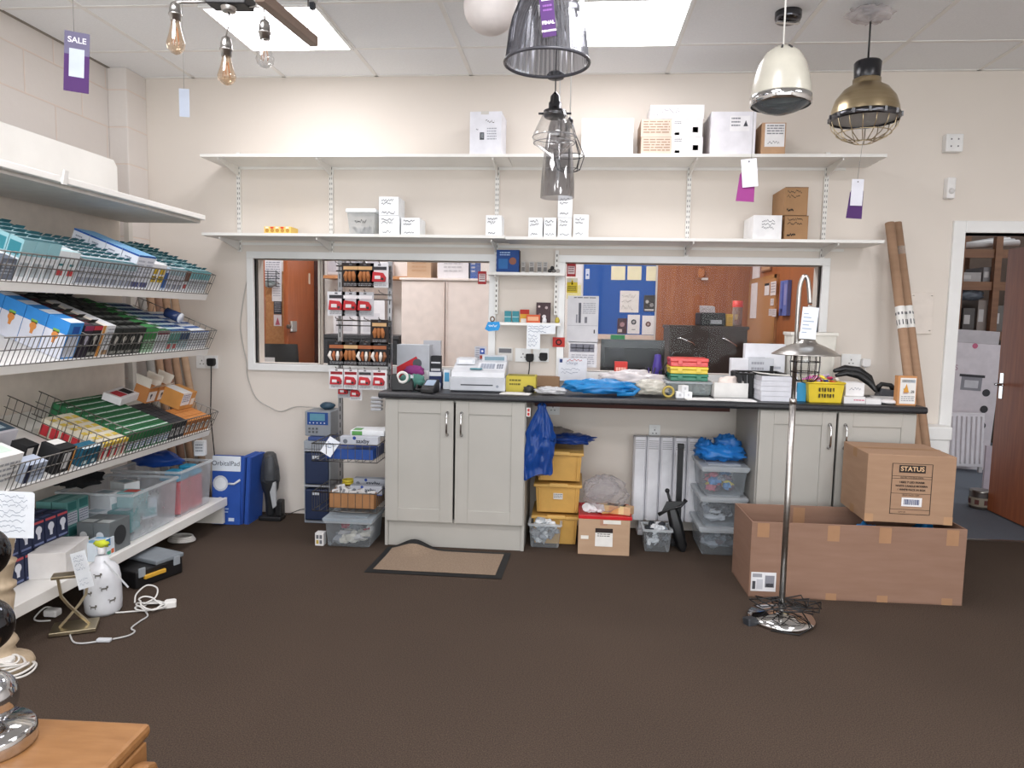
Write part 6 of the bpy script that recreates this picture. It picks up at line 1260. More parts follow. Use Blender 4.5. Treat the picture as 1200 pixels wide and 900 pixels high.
ft('STATUS', .031, .51, .8, '#d9b48c:p', .0008)
ft('GLS BC CANDLE OPAL', .0105, .51, .675, K); ft('14SE2 7 LED WARM', .0135, .51, .605, K, .0004); ft('WHITE CANDLE MODERN', .0125, .51, .55, K, .0004); ft('1 WHITE PACK IN BOX', .0125, .51, .495, K, .0004); ft('BULK PACK ITEM', .010, .51, .415, K); ft('QTY 50', .010, .42, .165, K)
# ================================================================ floor lamp
LC = PZ(915, 726, 0); px_, py_ = LC.x, LC.y
t = thing('floor_lamp', 'brushed steel floor lamp with hooked arm and caged shade', 'floor lamp', (px_, py_, 0))
m = MB(); m.lathe([(.001, .0), (.145, .0), (.15, .008), (.146, .018), (.13, .03), (.06, .045), (.03, .055), (.001, .056)], 'chrome', 48); m.out('base', t, label='polished chrome round base')
m = MB(); L = lambda x, y: PY(x, y, py_)-Vector((px_, py_, 0))
pt = [L(915, 720), L(925, 560), L(930, 470), L(934, 380), L(936, 345), L(938, 332), L(942, 324), L(946, 327), L(948, 340), L(949, 356)]
pt[0] = Vector((0, 0, .05)); pt = [Vector((p.x*0+ (p.x-pt[0].x)*.25 if i < 4 else (p.x-L(934, 380).x)*1.0+(L(934, 380).x)*.25, 0, p.z)) for i, p in enumerate(pt)]
zj = PY(920, 470, py_).z
m.tube([(0, 0, .05), (pt[3].x*.5, 0, zj)], .0135, 'steel', 16); m.tube([(pt[3].x*.5, 0, zj)]+spl(pt[3:]), .0095, 'steel', 16); m.tube([(pt[3].x*.5, 0, zj-.012), (pt[3].x*.5, 0, zj+.012)], .0155, 'steel', 16); m.out('pole', t)
hx = pt[-1].x; hz = pt[-1].z; zs = PY(942, 405, py_).z
m = MB(); m.tube([(hx, 0, hz-.005), (hx, 0, hz-.04)], .008, 'steel', 12); m.tube([(hx, 0, hz-.03), (hx-.006, 0, (hz+zs)/2), (hx-.006, 0, zs+.02)], .0045, '#3a3a3d:s', 8); m.out('shade_holder', t)
q = (hx-.006, 0, zs)
m = MB(); m.lathe([(.02, .03), (.035, .028), (.04, .018), (.045, .012), (.07, .002), (.105, -.014), (.14, -.036), (.142, -.04), (.136, -.038), (.1, -.018), (.04, .006), (.02, .022)], 'steel', 48, q); m.out('shade', t)
m = MB(); z1, z2 = zs-.03, zs-.155
for i in range(12):
    a = 2*PI*i/12; ca, sa = math.cos(a), math.sin(a); m.tube([(q[0]+.058*ca, .058*sa, z1+.03), (q[0]+.062*ca, .062*sa, z1-.05), (q[0]+.058*ca, .058*sa, z2+.02), (q[0]+.04*ca, .04*sa, z2)], .0018, 'dark_chrome', 5)
for r_, z in ((.062, z1-.04), (.04, z2), (.06, z2+.04)): m.tube([(q[0]+r_*math.cos(2*PI*i/24), r_*math.sin(2*PI*i/24), z) for i in range(24)], .0022, 'dark_chrome', 6, True)
m.out('cage', t, label='dark wire cage')
m = MB(); m.lathe([(.001, -.13), (.03, -.125), (.045, -.1), (.047, -.02), (.03, .0)], 'clear_glass', 24, q); m.out('glass', t)
p = PY(941.5, 360, py_-.05); s3 = (.066, .001, .135); m = MB(); m.box(-.033, .033, -.0006, .0006, -.135, 0, '#dfe6ee:p'); m2 = s3
for i in range(6): m.box(-.026, -.026+.02+.006*((i*7) % 5), -.0012, -.0006, -.03-.016*i, -.026-.016*i, '#93a0b4:p')
tag(m.out('price_tag', None, (px_+hx-.012, py_-.055, p.z), (0, .06, -.1)), 'white price tag hanging on the floor lamp shade', 'tag')
rnd = random.Random(9); pts = []
for i in range(60):
    a = i*.55; r_ = .06+.05*math.sin(i*.9)+.02*rnd.random(); pts.append((px_+r_*math.cos(a)*1.3+.01, py_-.03+r_*math.sin(a)*.8, .062+.02*abs(math.sin(i*1.7))+.02*rnd.random()))
pts += [(px_+.1, py_-.12, .02), (px_+.03, py_-.17, .006), (px_-.08, py_-.14, .006)]
m = MB(); m.tube(pts, .0032, 'black', 6); tag(m.out('lamp_lead', None), 'black lead coiled over the chrome floor lamp base', 'lead')
p = PZ(878, 728, .01); plug('dark grey plug on the carpet left of the floor lamp base', (p.x, p.y, .028), col='#2c2f34:s').rotation_euler = (PI/2*.9, 0, .5)
# ================================================================ in the office behind the left window
def fl(name, label, cat, px, Y, base, decals=(), th=.003, group=None):
    x, z, w, h = on_wall(*px, Y); m = MB(); m.box(-w/2, w/2, 0, th, 0, h, base)
    s3 = (w, 0, h)
    for d in decals: getattr(m, d[0])(s3, *d[1:])
    return tag(m.out(name, None, (x, Y-th, z)), label, cat, group)
YB = OY-.002
x0, x1 = PY(296, 366, YB).x, PY(334, 366, YB).x
m = MB(); m.box(x0-.3, x1, YB-.025, YB, .9, PY(315, 318, YB).z, 'cork'); m.box(x0-.3, x1, YB-.03, YB-.024, PY(315, 318, YB).z-.03, PY(315, 318, YB).z, 'oak'); tag(m.out('cork_board', None), 'brown cork board on the far office wall behind the left window pane', 'board')
x = PY(303, 366, 1.5).x
m = MB(); m.box(x-.12, x+.04, 1.45, 1.55, 0, 2.1, 'door_wood'); struct(m.out('trim_office_post'))
fl('paper_sheet', 'white printed sheet at the top of the brown cork board', 'paper', (310, 304, 330, 334), YB-.03, '#e0dde2:p', [('textlines','F',.1,.2,.9,.9,'#9a9aa4:p',8,2)])
fl('paper_sheet', 'long white sheet on the cork board below the wire rack', 'paper', (319, 330, 330, 353), YB-.034, '#e6e3e4:p', [('textlines','F',.1,.2,.9,.9,'#b4b2ba:p',6,3)])
fl('paper_sheet', 'dark printed card on the cork board beside the brown door', 'card', (321, 353, 330, 368), YB-.032, '#33333a:p', [('textlines','F',.1,.1,.9,.9,'#9a9aa0:p',5,4)])
fl('paper_sheet', 'pink and white leaflet below the dark card on the cork board', 'leaflet', (321, 369, 330, 382), YB-.032, '#e0d4d6:p', [('poly_tri','F',.2,.1,.8,.8,'#b85a6a:p')])
fl('paper_sheet', 'narrow white strip at the left of the cork board', 'paper', (308, 348, 311, 372), YB-.032, '#e4e0de:p')
p = PY(318, 336, YB-.06); m = MB(); w = .17
for k in range(3):
    z = .03+.05*k; m.tube([(-w/2, -.08, z+.02), (w/2, -.08, z+.02), (w/2, 0, z), (-w/2, 0, z)], .004, '#3a3a3c:s', 6, True)
for x in (-w/2, 0, w/2): m.tube([(x, -.08, .0), (x, -.08, .16)], .004, '#3a3a3c:s', 6); m.tube([(x, -.08, .0), (x, 0, 0)], .004, '#3a3a3c:s', 6)
m.lump((0, -.04, .03), (.06, .03, .04), '#9aa4a4:p', 3, .4, 3, 12, 8); tag(m.out('letter_rack', None, p), 'dark wire letter rack hung on the cork board', 'rack')
# half open brown office door
A = PY(335, 366, 1.75); B = PY(366, 366, 2.35)
ln = math.hypot(B.x-A.x, B.y-A.y); an = math.atan2(B.y-A.y, B.x-A.x)
m = MB(); m.box(0, ln, -.02, .02, .01, 2.02, 'door_wood'); d = struct(m.out('door_2', None, (A.x, A.y, 0), (0, 0, an), .002))
m = MB(); zz = PY(341, 384, 1.75).z; m.box(.03, .14, -.045, -.02, zz-.04, zz+.06, '#c9c6c0:m'); m.tube([(.0, -.035, zz+.01), (-.03, -.03, zz+.01)], .02, '#5a4a40:s', 10); m.out('rim_lock', d, bev=.006, label='silver rim lock')
m = MB(); m.box(ln*.78, ln*.82, -.026, -.02, 1.62, 1.72, '#c9bba8:p'); m.out('notice_strip', d)
x0, x1 = PY(366, 366, 2.4).x, PY(373, 366, 2.4).x
m = MB(); m.box(x0, x1+.03, 2.38, 2.5, 0, 2.1, '#3a1a14:s'); struct(m.out('trim_door_post'))
# office chair
c = PY(316, 410, 1.1); t = thing('office_chair', 'black office chair with its back to the left window pane', 'chair', (c.x, 1.2, 0), .1)
m = MB(); m.grid(lambda u, v: ((u-.5)*.42*(1-.15*v), -.03*math.cos((u-.5)*2.4), .62+.46*v), 12, 10, 'black'); m.grid(lambda u, v: ((.5-u)*.42*(1-.15*v), -.03*math.cos((u-.5)*2.4)+.05, .62+.46*v), 12, 10, 'black'); m.box(-.2, .2, -.0, .05, .62, .64, 'black'); m.out('backrest', t)
m = MB(); m.lathe([(.001, .42), (.22, .42), (.24, .45), (.22, .5), (.001, .5)], 'black', 24, (0, .25, 0)); m.out('seat', t); m = MB(); m.tube([(0, .25, .08), (0, .25, .42)], .025, 'black', 10); m.out('column', t); m = MB(); m.bar((0, .07, .56), (0, .02, .7), .06, .02, 'black'); m.bar((0, .2, .44), (0, .05, .6), .06, .02, 'black'); m.out('back_arm', t)
for i in range(5):
    a = 2*PI*i/5; m = MB(); m.bar((0, .25, .09), (.28*math.cos(a), .25+.28*math.sin(a), .055), .04, .03, 'black'); m.ball((.28*math.cos(a), .25+.28*math.sin(a), .03), .03, 'black', 10, 6); m.out('base_leg', t)
fl('white_sheet', 'white papers lying on the sill behind the office chair', 'paper', (303, 419, 322, 424), .6, '#dcdcde:p')
# shelf with wrapped goods and dark desk behind the wire stand
x0, x1 = PY(378, 366, 2.3).x, PY(472, 366, 2.3).x; zs = PY(420, 323, 2.3).z
m = MB(); m.box(x0, x1+.5, 2.3, OY-.001, zs-.03, zs, 'pine'); tag(m.out('office_shelf', None, bev=.002), 'pine shelf on the office wall behind the wire display stand', 'shelf')
for i, (a, b, col, lab) in enumerate(((382, 402, '#c9c6c8:p', 'grey wrapped pack at the left of the pine office shelf'), (404, 424, '#8f9096:p', 'dark grey pack on the pine office shelf'), (427, 456, '#e8e6e8:p', 'white carton on the pine office shelf'))):
    a_, b_ = PY(a, 320, 2.34).x, PY(b, 320, 2.34).x; w = b_-a_
    m = MB(); m.box(-w/2, w/2, -.1, .1, 0, .17, col); m.decal((w, .2, .17), 'F', .1, .2, .6, .8, '#b0aeb4:p'); tag(m.out('wrapped_pack', None, ((a_+b_)/2, 2.45, zs+.001), bev=.015), lab, 'pack')
for i, (px, lab) in enumerate(((398, 'white carton under the pine office shelf, nearer the brown door'), (430, 'white carton under the pine office shelf, nearer the cupboard'))):
    p = PY(px, 366, 2.25); m = MB(); m.box(-.12, .12, -.15, .15, 0, .45, '#e6e4e6:p'); m.decal((.24, .3, .45), 'F', .1, .3, .8, .7, '#d6d4d8:p'); tag(m.out('stock_carton', None, (p.x+.05, 2.42, 1.035), bev=.003), lab, 'carton')
m = MB(); a_, b_ = PY(377, 393, 1.8).x, PY(466, 393, 1.8).x; zt = PY(430, 393, 1.8).z
t = thing('office_cabinet', 'dark grey low cabinet in the office behind the wire stand', 'cabinet', ((a_+b_)/2, 2.0, 0)); w = b_-a_
m.box(-w/2, w/2, -.18, .2, 0, zt-.03, '#2b2d30:s'); m.out('carcass', t); m = MB(); m.box(-w/2-.01, w/2+.01, -.2, .21, zt-.03, zt, '#38393c:s'); m.out('top', t)
for s in (-1, 1): m = MB(); m.box(s*w/4-w/4+.005, s*w/4+w/4-.005, -.198, -.18, .05, zt-.04, '#303236:s'); m.out('door', t)
# tall cream cupboard
Yc = 1.72; x0, x1 = PY(470, 366, Yc).x, PY(574, 366, Yc).x; zt = PY(520, 326, Yc).z; w = x1-x0
t = thing('tall_cupboard', 'tall cream two-door cupboard in the office behind the till', 'cupboard', ((x0+x1)/2, Yc+.23, 0))
m = MB(); m.box(-w/2, w/2, -.21, .22, 0, zt-.02, '#e4d5cd:s'); m.out('carcass', t); m = MB(); m.box(-w/2-.015, w/2+.015, -.24, .225, zt-.02, zt, '#eaddd6:s'); m.out('top', t, bev=.003)
for s in (-1, 1): m = MB(); m.box(s*w/4-w/4+.004, s*w/4+w/4-.004, -.23, -.211, .06, zt-.03, '#e8dad2:s'); m.box(s*.012-.006, s*.012+.006, -.238, -.23, .06, zt-.03, '#dccbc2:s'); m.out('door', t, bev=.003)
for i, (a, b, y, col, lab) in enumerate(((477, 505, 309, 'cardboard_light', 'cardboard box on top of the tall cream cupboard'), (513, 549, 309, '#dcd8da:p', 'white carton on top of the tall cream cupboard'), (551, 558, 309, '#3f5a9a:p', 'blue and white packet on top of the tall cream cupboard'))):
    a_, b_ = PY(a, 320, Yc+.05).x, PY(b, 320, Yc+.05).x; w = b_-a_; h = .2
    m = MB(); m.box(-w/2, w/2, -.15, .15, 0, h, col); m.textlines((w, .3, h), 'F', .2, .2, .8, .7, '#b08a6a:p' if i == 0 else '#bcb8bc:p', 3, i); tag(m.out('stock_carton', None, ((a_+b_)/2, Yc+.2, zt+.001), bev=.003), lab, 'carton')
# ---- behind the right window
t = thing('pinboard', 'blue felt pinboard on the far office wall', 'pinboard'); x, z, w, h = on_wall(682, 306, 769, 391, YB)
t.location = (x, YB, z); named('blue_felt', simple('#1c4f9e', '#245aac', 90, .95))
m = MB(); m.box(-w/2, w/2, -.02, 0, 0, h+.12, 'blue_felt'); m.out('felt', t)
m = MB(); m.box(-w/2, w/2, -.035, 0, -.05, 0, '#e0c9ba:s'); m.out('ledge', t); m = MB(); m.box(-w*.1, w*.1, -.045, -.02, -.05, -.004, '#2a8f56:s'); m.out('clip', t, label='green clip')
yb = YB-.022
for i, (px, base, dec, lab) in enumerate((((716, 312, 733, 328), '#ece4c0:p', [], 'pale yellow note at the top left of the blue pinboard'), ((735, 312, 752, 328), '#ece4c0:p', [], 'pale yellow note at the top middle of the blue pinboard'), ((757, 312, 769, 329), '#ece4c0:p', [], 'pale yellow note at the top right of the blue pinboard'),
    ((726, 341, 749, 366), '#e6e0da:p', [('scribble','F',.1,.1,.9,.9,'#8a8278:p',3,3,.006)], 'hand-drawn map sheet in the middle of the blue pinboard'), ((754, 346, 768, 365), '#3a3636:p', [('disc','F',.3,.6,.15,'#b9b4b0:p'), ('disc','F',.7,.4,.18,'#8a8684:p'), ('decal','F',.1,.05,.9,.15,'#c9c4c0:p')], 'dark photograph right of the map on the pinboard'),
    ((723, 373, 735, 391), '#4a2f3a:p', [('disc','F',.5,.6,.25,'#b0848a:p'), ('decal','F',.1,.1,.5,.3,'#d0b8b4:p')], 'small dark card at the foot of the pinboard'), ((735, 369, 750, 391), '#e9e4e2:p', [('disc','F',.5,.62,.22,'#2b3038:p'), ('disc','F',.5,.62,.12,'#a8a4a4:p',.001), ('decal','F',.35,.2,.65,.24,'#8a8688:p')], 'white booklet with a dark roundel at the foot of the pinboard'),
    ((752, 370, 767, 392), '#e9e4e2:p', [('disc','F',.5,.55,.22,'#5a2f2c:p'), ('disc','F',.5,.55,.12,'#b09a94:p',.001)], 'white booklet with a brown roundel at the foot of the pinboard'), ((686, 315, 691, 327), '#d4dcec:p', [('disc','F',.5,.4,.25,'#2a5aa8:p')], 'small white emblem at the top left of the pinboard'))):
    fl('pinned_sheet', lab, 'paper', px, yb, base, dec)
fl('wall_paper', 'white sheet beside the blue pinboard, above the warning sticker', 'paper', (675, 309, 683, 332), YB, '#efeaea:p'); fl('wall_paper', 'pale yellow sheet behind the warning sticker', 'paper', (664, 334, 681, 350), YB, '#e6dc9a:p')
p = PY(822, 328, OY-.05); m = MB(); m.lump((0, 0, .06), (.035, .02, .05), '#b8703a:s', 3, .5, 4, 14, 10); m.box(.0, .06, -.01, .01, .0, .02, '#e0d8d0:s'); m.tube([(0, 0, .1), (0, .02, .17)], .004, '#8a5a30:s', 6); tag(m.out('copper_ornament', None, p), 'copper ornament hanging on the wood panelling', 'ornament')
# desk along the window
m = MB(); m.box(.0, 1.6, .2, .75, .86, .9, '#5a4636:s'); o = m.out('desk_top', None); t = thing('office_desk', 'brown office desk just behind the counter window', 'desk', (0, 0, 0)); o.parent = t
for x in (.05, .8, 1.55):
    m = MB(); m.box(x-.03, x+.03, .25, .7, 0, .86, '#4a3a2e:s'); m.out('leg', t)
x, z, w, h = on_wall(703, 398, 779, 440, .5)
t = thing('monitor', 'black flat monitor turned away, behind the pinboard window', 'monitor', (x, .5, .9)); z0 = PY(740, 440, .5).z-.9; h = PY(740, 398, .5).z-.9
m = MB(); m.box(-w/2, w/2, -.02, .02, .06, h, '#26282b:g'); m.box(-w/2+.03, w/2-.03, -.032, -.02, .1, h-.06, '#2c2f33:s'); m.out('screen', t, bev=.004); m = MB(); m.box(-.04, .04, .0, .03, .0, .12, 'black'); m.box(-.12, .12, -.05, .1, 0, .012, 'black'); m.out('stand', t); m = MB(); m.box(-w/2+.06, -w/2+.16, -.036, -.03, h-.12, h-.06, '#3a3d42:s'); m.out('badge', t)
Yd = 1.3; x0, x1 = PY(785, 400, Yd).x, PY(876, 400, Yd).x; zt = PY(830, 382, Yd).z; w = x1-x0
t = thing('sideboard', 'dark brown sideboard with curved chrome handles in the office', 'sideboard', ((x0+x1)/2, Yd+.22, 0))
m = MB(); m.box(-w/2, w/2, -.2, .22, 0, zt-.025, '#2e201a:s'); m.out('carcass', t); m = MB(); m.box(-w/2-.01, w/2+.01, -.22, .22, zt-.025, zt, '#382820:s'); m.out('top', t)
for s in (-1, 1):
    m = MB(); m.box(s*w/4-w/4+.004, s*w/4+w/4-.004, -.22, -.2, .08, zt-.03, '#33241d:s'); d = m.out('door', t, bev=.002); m = MB(); zz = PY(830, 400, Yd).z; m.tube([(s*.09, -.222, zz-.05), (s*.13, -.25, zz-.015), (s*.22, -.25, zz+.02), (s*.26, -.222, zz+.02)] if s < 0 else [(s*.09, -.222, zz+.03), (s*.13, -.25, zz+.02), (s*.2, -.25, zz-.02), (s*.24, -.222, zz-.05)], .007, 'chrome', 8); m.out('handle', d, label='curved chrome handle')
x, z, w, h = on_wall(821, 367, 851, 382, Yd+.05)
t = thing('printer', 'black printer on the dark sideboard', 'printer', (x, Yd+.2, zt+.001)); m = MB(); m.box(-w/2, w/2, -.14, .14, 0, h, '#1b1c1e:s'); m.out('body', t, bev=.012); m = MB(); m.box(-w*.1, w*.35, -.146, -.138, h*.15, h*.45, '#8d9096:g'); m.out('panel', t); m = MB(); m.prism([(.0, h), (.1, h), (.13, h+.06), (.02, h+.05)], 'x', -w*.35, w*.2, '#c9ccd0:c'); m.out('paper_tray', t)
x, z, w, h = on_wall(852, 368, 866, 382, Yd+.05); carton('yellow_carton', 'yellow carton beside the printer on the sideboard', 'carton', (w, .12, h), (x, Yd+.15, zt+.001), '#d8b04a:p', [('textlines','F',.2,.2,.8,.7,'#a88430:p',3,2)])
x, z, w, h = on_wall(864, 352, 880, 382, Yd+.02)
t = thing('jar', 'clear jar with a red lid next to the yellow carton', 'jar', (x-.035, Yd+.1, zt+.001)); w *= .8; m = MB(); m.lathe([(.001, 0), (w/2*.9, 0), (w/2, .02), (w/2, h*.75)], '#c9b8b0:c', 20); m.out('body', t); m = MB(); m.lathe([(w/2*1.06, h*.75), (w/2*1.06, h), (.001, h)], '#cf3a30:s', 20); m.out('lid', t, label='red lid'); m = MB(); m.lathe([(.001, .01), (w/2*.85, .01), (w/2*.85, h*.25), (.001, h*.26)], '#8a3a3a:s', 16); m.out('filling', t)
# right office wall: cork board, pictures, lanyards (lie on the plane of that wall)
XW = OX1-.002
def rw(name, label, cat, px, base, decals=(), th=.012, lift=0):
    a, b = PX(px[0], px[3], XW-lift), PX(px[2], px[1], XW-lift); za = PX((px[0]+px[2])/2, px[3], XW-lift).z; zb = PX((px[0]+px[2])/2, px[1], XW-lift).z
    y0, y1 = b.y, a.y; w = y1-y0; h = zb-za; m = MB(); m.box(-w/2, w/2, 0, th, 0, h, base)
    for d in decals: getattr(m, d[0])((w, 0, h), *d[1:])
    return tag(m.out(name, None, (XW-th-lift, (y0+y1)/2, za), (0, 0, -PI/2)), label, cat)
def rwframe(px, key):
    pass
rw('cork_board', 'oak framed cork board on the right office wall', 'board', (877, 325, 913, 403), 'cork', [('decal','F',0,.95,1,1,'#b07a44:p'), ('decal','F',0,0,1,.04,'#b07a44:p'), ('decal','F',.93,0,1,1,'#b07a44:p'), ('decal','F',0,0,.05,1,'#b07a44:p')], .02)
rw('pinned_sheet', 'long white sheet on the oak framed cork board', 'paper', (879, 332, 888, 373), '#ebe3e2:p', [], .003, .022)
rw('pinned_sheet', 'small white card with a black top on the cork board', 'card', (896, 332, 902, 346), '#e6dedc:p', [('decal','F',0,.8,1,1,'#2c2c30:p')], .003, .022)
for i, (a, b, c_, d_) in enumerate(((903, 330, 910, 346), (903, 350, 907, 358), (901, 362, 905, 370), (905, 362, 910, 371))):
    rw('pinned_sheet', ['upper', 'second', 'third', 'lowest'][i]+' little white slip at the edge of the oak framed cork board', 'paper', (a, b, c_, d_), '#e2d6d4:p', [('textlines','F',.1,.1,.9,.9,'#a89a9c:p',4,i)], .003, .022)
rw('framed_picture', 'narrow white picture left of the oak framed cork board', 'picture', (869, 313, 879, 337), '#e9e0dc:p', [('decal','F',.0,0,.08,1,'#8a5a38:p'), ('decal','F',.92,0,1,1,'#8a5a38:p')])
rw('framed_picture', 'small white picture above the oak framed cork board', 'picture', (883, 311, 891, 326), '#ece4e4:p')
rw('framed_picture', 'small brown framed plaque above the cork board', 'plaque', (893, 309, 905, 318), '#8a5a3c:s', [('decal','F',.1,.2,.9,.8,'#c49a78:p')])
rw('lanyards', 'bunch of blue and purple lanyards hanging right of the cork board', 'lanyards', (917, 329, 928, 370), '#5f6aa8:p', [('decal','F',.3,.1,.5,.95,'#3f4a94:p'), ('decal','F',.6,.3,.9,.9,'#8a86b4:p'), ('decal','F',.1,.0,.4,.2,'#39407a:p')], .03)
# ================================================================ storeroom through the doorway
led('led_dim', .9, '#ffe9d8')
ceiling_light(3.7, 1.7, 'dim square ceiling panel of the storeroom beyond the doorway', 'led_dim')
Ys = 2.75
named('store_timber', simple('#6e4a33', '#7d573d', 4, .6, stretch=(1, 8, 8)))
t = thing('storage_shelving', 'timber storage shelving full of stock in the dim storeroom', 'shelving', (3.9, Ys+.3, 0))
zl = [PY(1140, y, Ys).z for y in (388, 330, 292)]
for i, z in enumerate(zl+[.9]):
    m = MB(); m.box(-.85, .95, -.28, .3, z-.03, z, 'store_timber'); m.box(-.85, .95, -.3, -.28, z-.08, z, 'store_timber'); m.out('shelf', t)
for x in (PY(1121, 366, Ys).x-3.9, PY(1164, 366, Ys).x-3.9, .9):
    for y in (-.29, .28): m = MB(); m.box(x-.03, x+.03, y-.03, y+.03, 0, 2.4, 'store_timber'); m.out('post', t)
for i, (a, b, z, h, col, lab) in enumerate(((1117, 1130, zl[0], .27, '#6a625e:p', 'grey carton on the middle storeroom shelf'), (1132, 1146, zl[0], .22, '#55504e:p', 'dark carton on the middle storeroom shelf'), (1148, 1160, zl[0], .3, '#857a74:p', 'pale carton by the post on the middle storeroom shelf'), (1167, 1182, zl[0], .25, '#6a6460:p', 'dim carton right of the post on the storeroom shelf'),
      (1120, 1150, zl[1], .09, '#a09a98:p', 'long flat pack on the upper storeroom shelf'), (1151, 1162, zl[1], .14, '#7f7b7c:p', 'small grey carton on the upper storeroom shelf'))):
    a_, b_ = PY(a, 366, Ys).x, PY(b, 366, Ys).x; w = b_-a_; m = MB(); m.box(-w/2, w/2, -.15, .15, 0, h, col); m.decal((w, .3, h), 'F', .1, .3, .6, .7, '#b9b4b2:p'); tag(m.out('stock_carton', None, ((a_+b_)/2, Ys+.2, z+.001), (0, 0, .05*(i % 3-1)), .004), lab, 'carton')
for i in range(4):
    a_ = PY(1118, 366, Ys).x; m = MB(); m.tube([(0, 0, 0), (.62, .05, .05+.02*i)], .03, ['#a8a2a0:s', '#8d8886:s', '#b9b3b0:s', '#77726f:s'][i], 10); tag(m.out('grey_tube', None, (a_, Ys+.1+.075*i, zl[2]-.0+.031-.0)), ['nearest', 'second', 'third', 'hindmost'][i]+' grey tube lying on the top storeroom shelf', 'tube', 'grey tubes in the storeroom')
m = MB(); m.lump((0, 0, .06), (.13, .1, .07), '#6f7580:b', 5, .5, 3, 20, 12, -.05); tag(m.out('wrapped_bundle', None, (PY(1140, 366, Ys).x, Ys+.12, zl[0]+.29)), 'grey wrapped bundle on the dark storeroom carton', 'bundle')
# tall white carton with a pan picture, white radiator panel in front
x0, x1 = PY(1098, 470, 2.42).x, PY(1163, 470, 2.42).x; w = x1-x0; h = PY(1130, 402, 2.42).z; s3 = (w, .2, h)
t = thing('appliance_carton', 'tall white carton with a cooking pot picture in the storeroom', 'carton', ((x0+x1)/2, 2.52, 0), -.05, None, (0, .05, -.05))
m = MB(); m.box(-w/2, w/2, -.1, .1, 0, h, '#d9d0d4:p'); m.box(-.2, .2, -.1, .05, h, h+.12, '#bfb8bb:p'); m.disc(s3, 'F', .5, .98, .05, '#c86a86:p'); m.out('body', t, bev=.004)
m = MB(); K = '#3a383c:p'; y = -.1012; m.box(-.08, .1, y, -.1003, h*.63, h*.74, '#8d8a90:p'); m.box(-.1, .12, y-.0005, y, h*.735, h*.755, K); m.box(-.05, .07, y-.001, y-.0005, h*.65, h*.71, '#c9c6ca:p')
for k in range(4): m.lathe([(.001, 0), (.04, 0)], K, 18, (0, 0, 0)) if False else m.disc((w, .204, h), 'F', .8, .62-.13*k, .07, K)
m.out('print', t)
ft2 = text('SIS', .07, '#b48a98:p', t, (-w*.33, -.1025, h*.8))
p0, p1 = PY(1111, 545, 2.28), PY(1151, 545, 2.28); w = p1.x-p0.x; h = PY(1130, 484, 2.28).z
t = thing('panel_radiator', 'white ribbed radiator leaning on the tall storeroom carton', 'radiator', ((p0.x+p1.x)/2, 2.27, .0), 0, None, (-.06, 0, 0)); m = MB(); m.box(-w/2, w/2, 0, .03, .05, h, '#e0dadd:s')
m.out('panel', t, bev=.004); m = MB()
for k in range(7): x = -w/2+w*(k+.5)/7; m.prism([(x-w/20, 0), (x-w/40, -.014), (x+w/40, -.014), (x+w/20, 0)], 'z', .08, h-.03, '#e4dee1:s')
m.out('ribs', t, bev=.002); m = MB(); m.box(-w/2, -w/2+.03, 0, .03, 0, .05, '#b9b4b6:s'); m.box(w/2-.03, w/2, 0, .03, 0, .05, '#b9b4b6:s'); m.out('foot', t)
p = PZ(1157, 598, 0); m = MB()
t = thing('tin', 'dark decorated tin on the storeroom floor by the open door', 'tin', (p.x-.015, p.y+.07, 0)); m.lathe([(.001, 0), (.072, 0), (.074, .004), (.074, .128), (.07, .13)], '#3a322e:s', 28); m.out('body', t)
m = MB(); m.lathe([(.0755, .02), (.0755, .085)], '#8d8474:p', 28)
for k in range(8): a = 2*PI*k/8; m.T = Matrix.Rotation(a, 4, 'Z'); m.box(-.014, .014, -.077, -.0756, .035, .07, '#5a2f2c:p')
m.T = Matrix(); m.out('label', t, label='beige band with dark motifs'); m = MB(); m.lathe([(.075, .126), (.075, .134), (.06, .136), (.001, .132)], '#8a8680:m', 28); m.out('lid', t)
p = PZ(1166, 582, 0); m = MB(); m.box(-.035, .03, -.01, .01, 0, PY(1165, 523, p.y+.1).z, '#c9bcc4:p'); tag(m.out('white_plank', None, (p.x+.0, p.y+.12, 0), (.0, .0, 0), .002), 'short white plank standing behind the decorated tin', 'plank')
# ================================================================ hanging lamps and tags
def cord(p, r=.003, key='#e4e2de:s', top=HC): m = MB(); m.tube([(p[0], p[1], p[2]), (p[0], p[1], top)], r, key, 8); return m
def rose(t, z, r=.05, key='chrome'):
    m = MB(); m.lathe([(.001, z-.03), (r*.6, z-.03), (r, z-.02), (r, z), (.001, z)], key, 24); m.out('ceiling_rose', t)
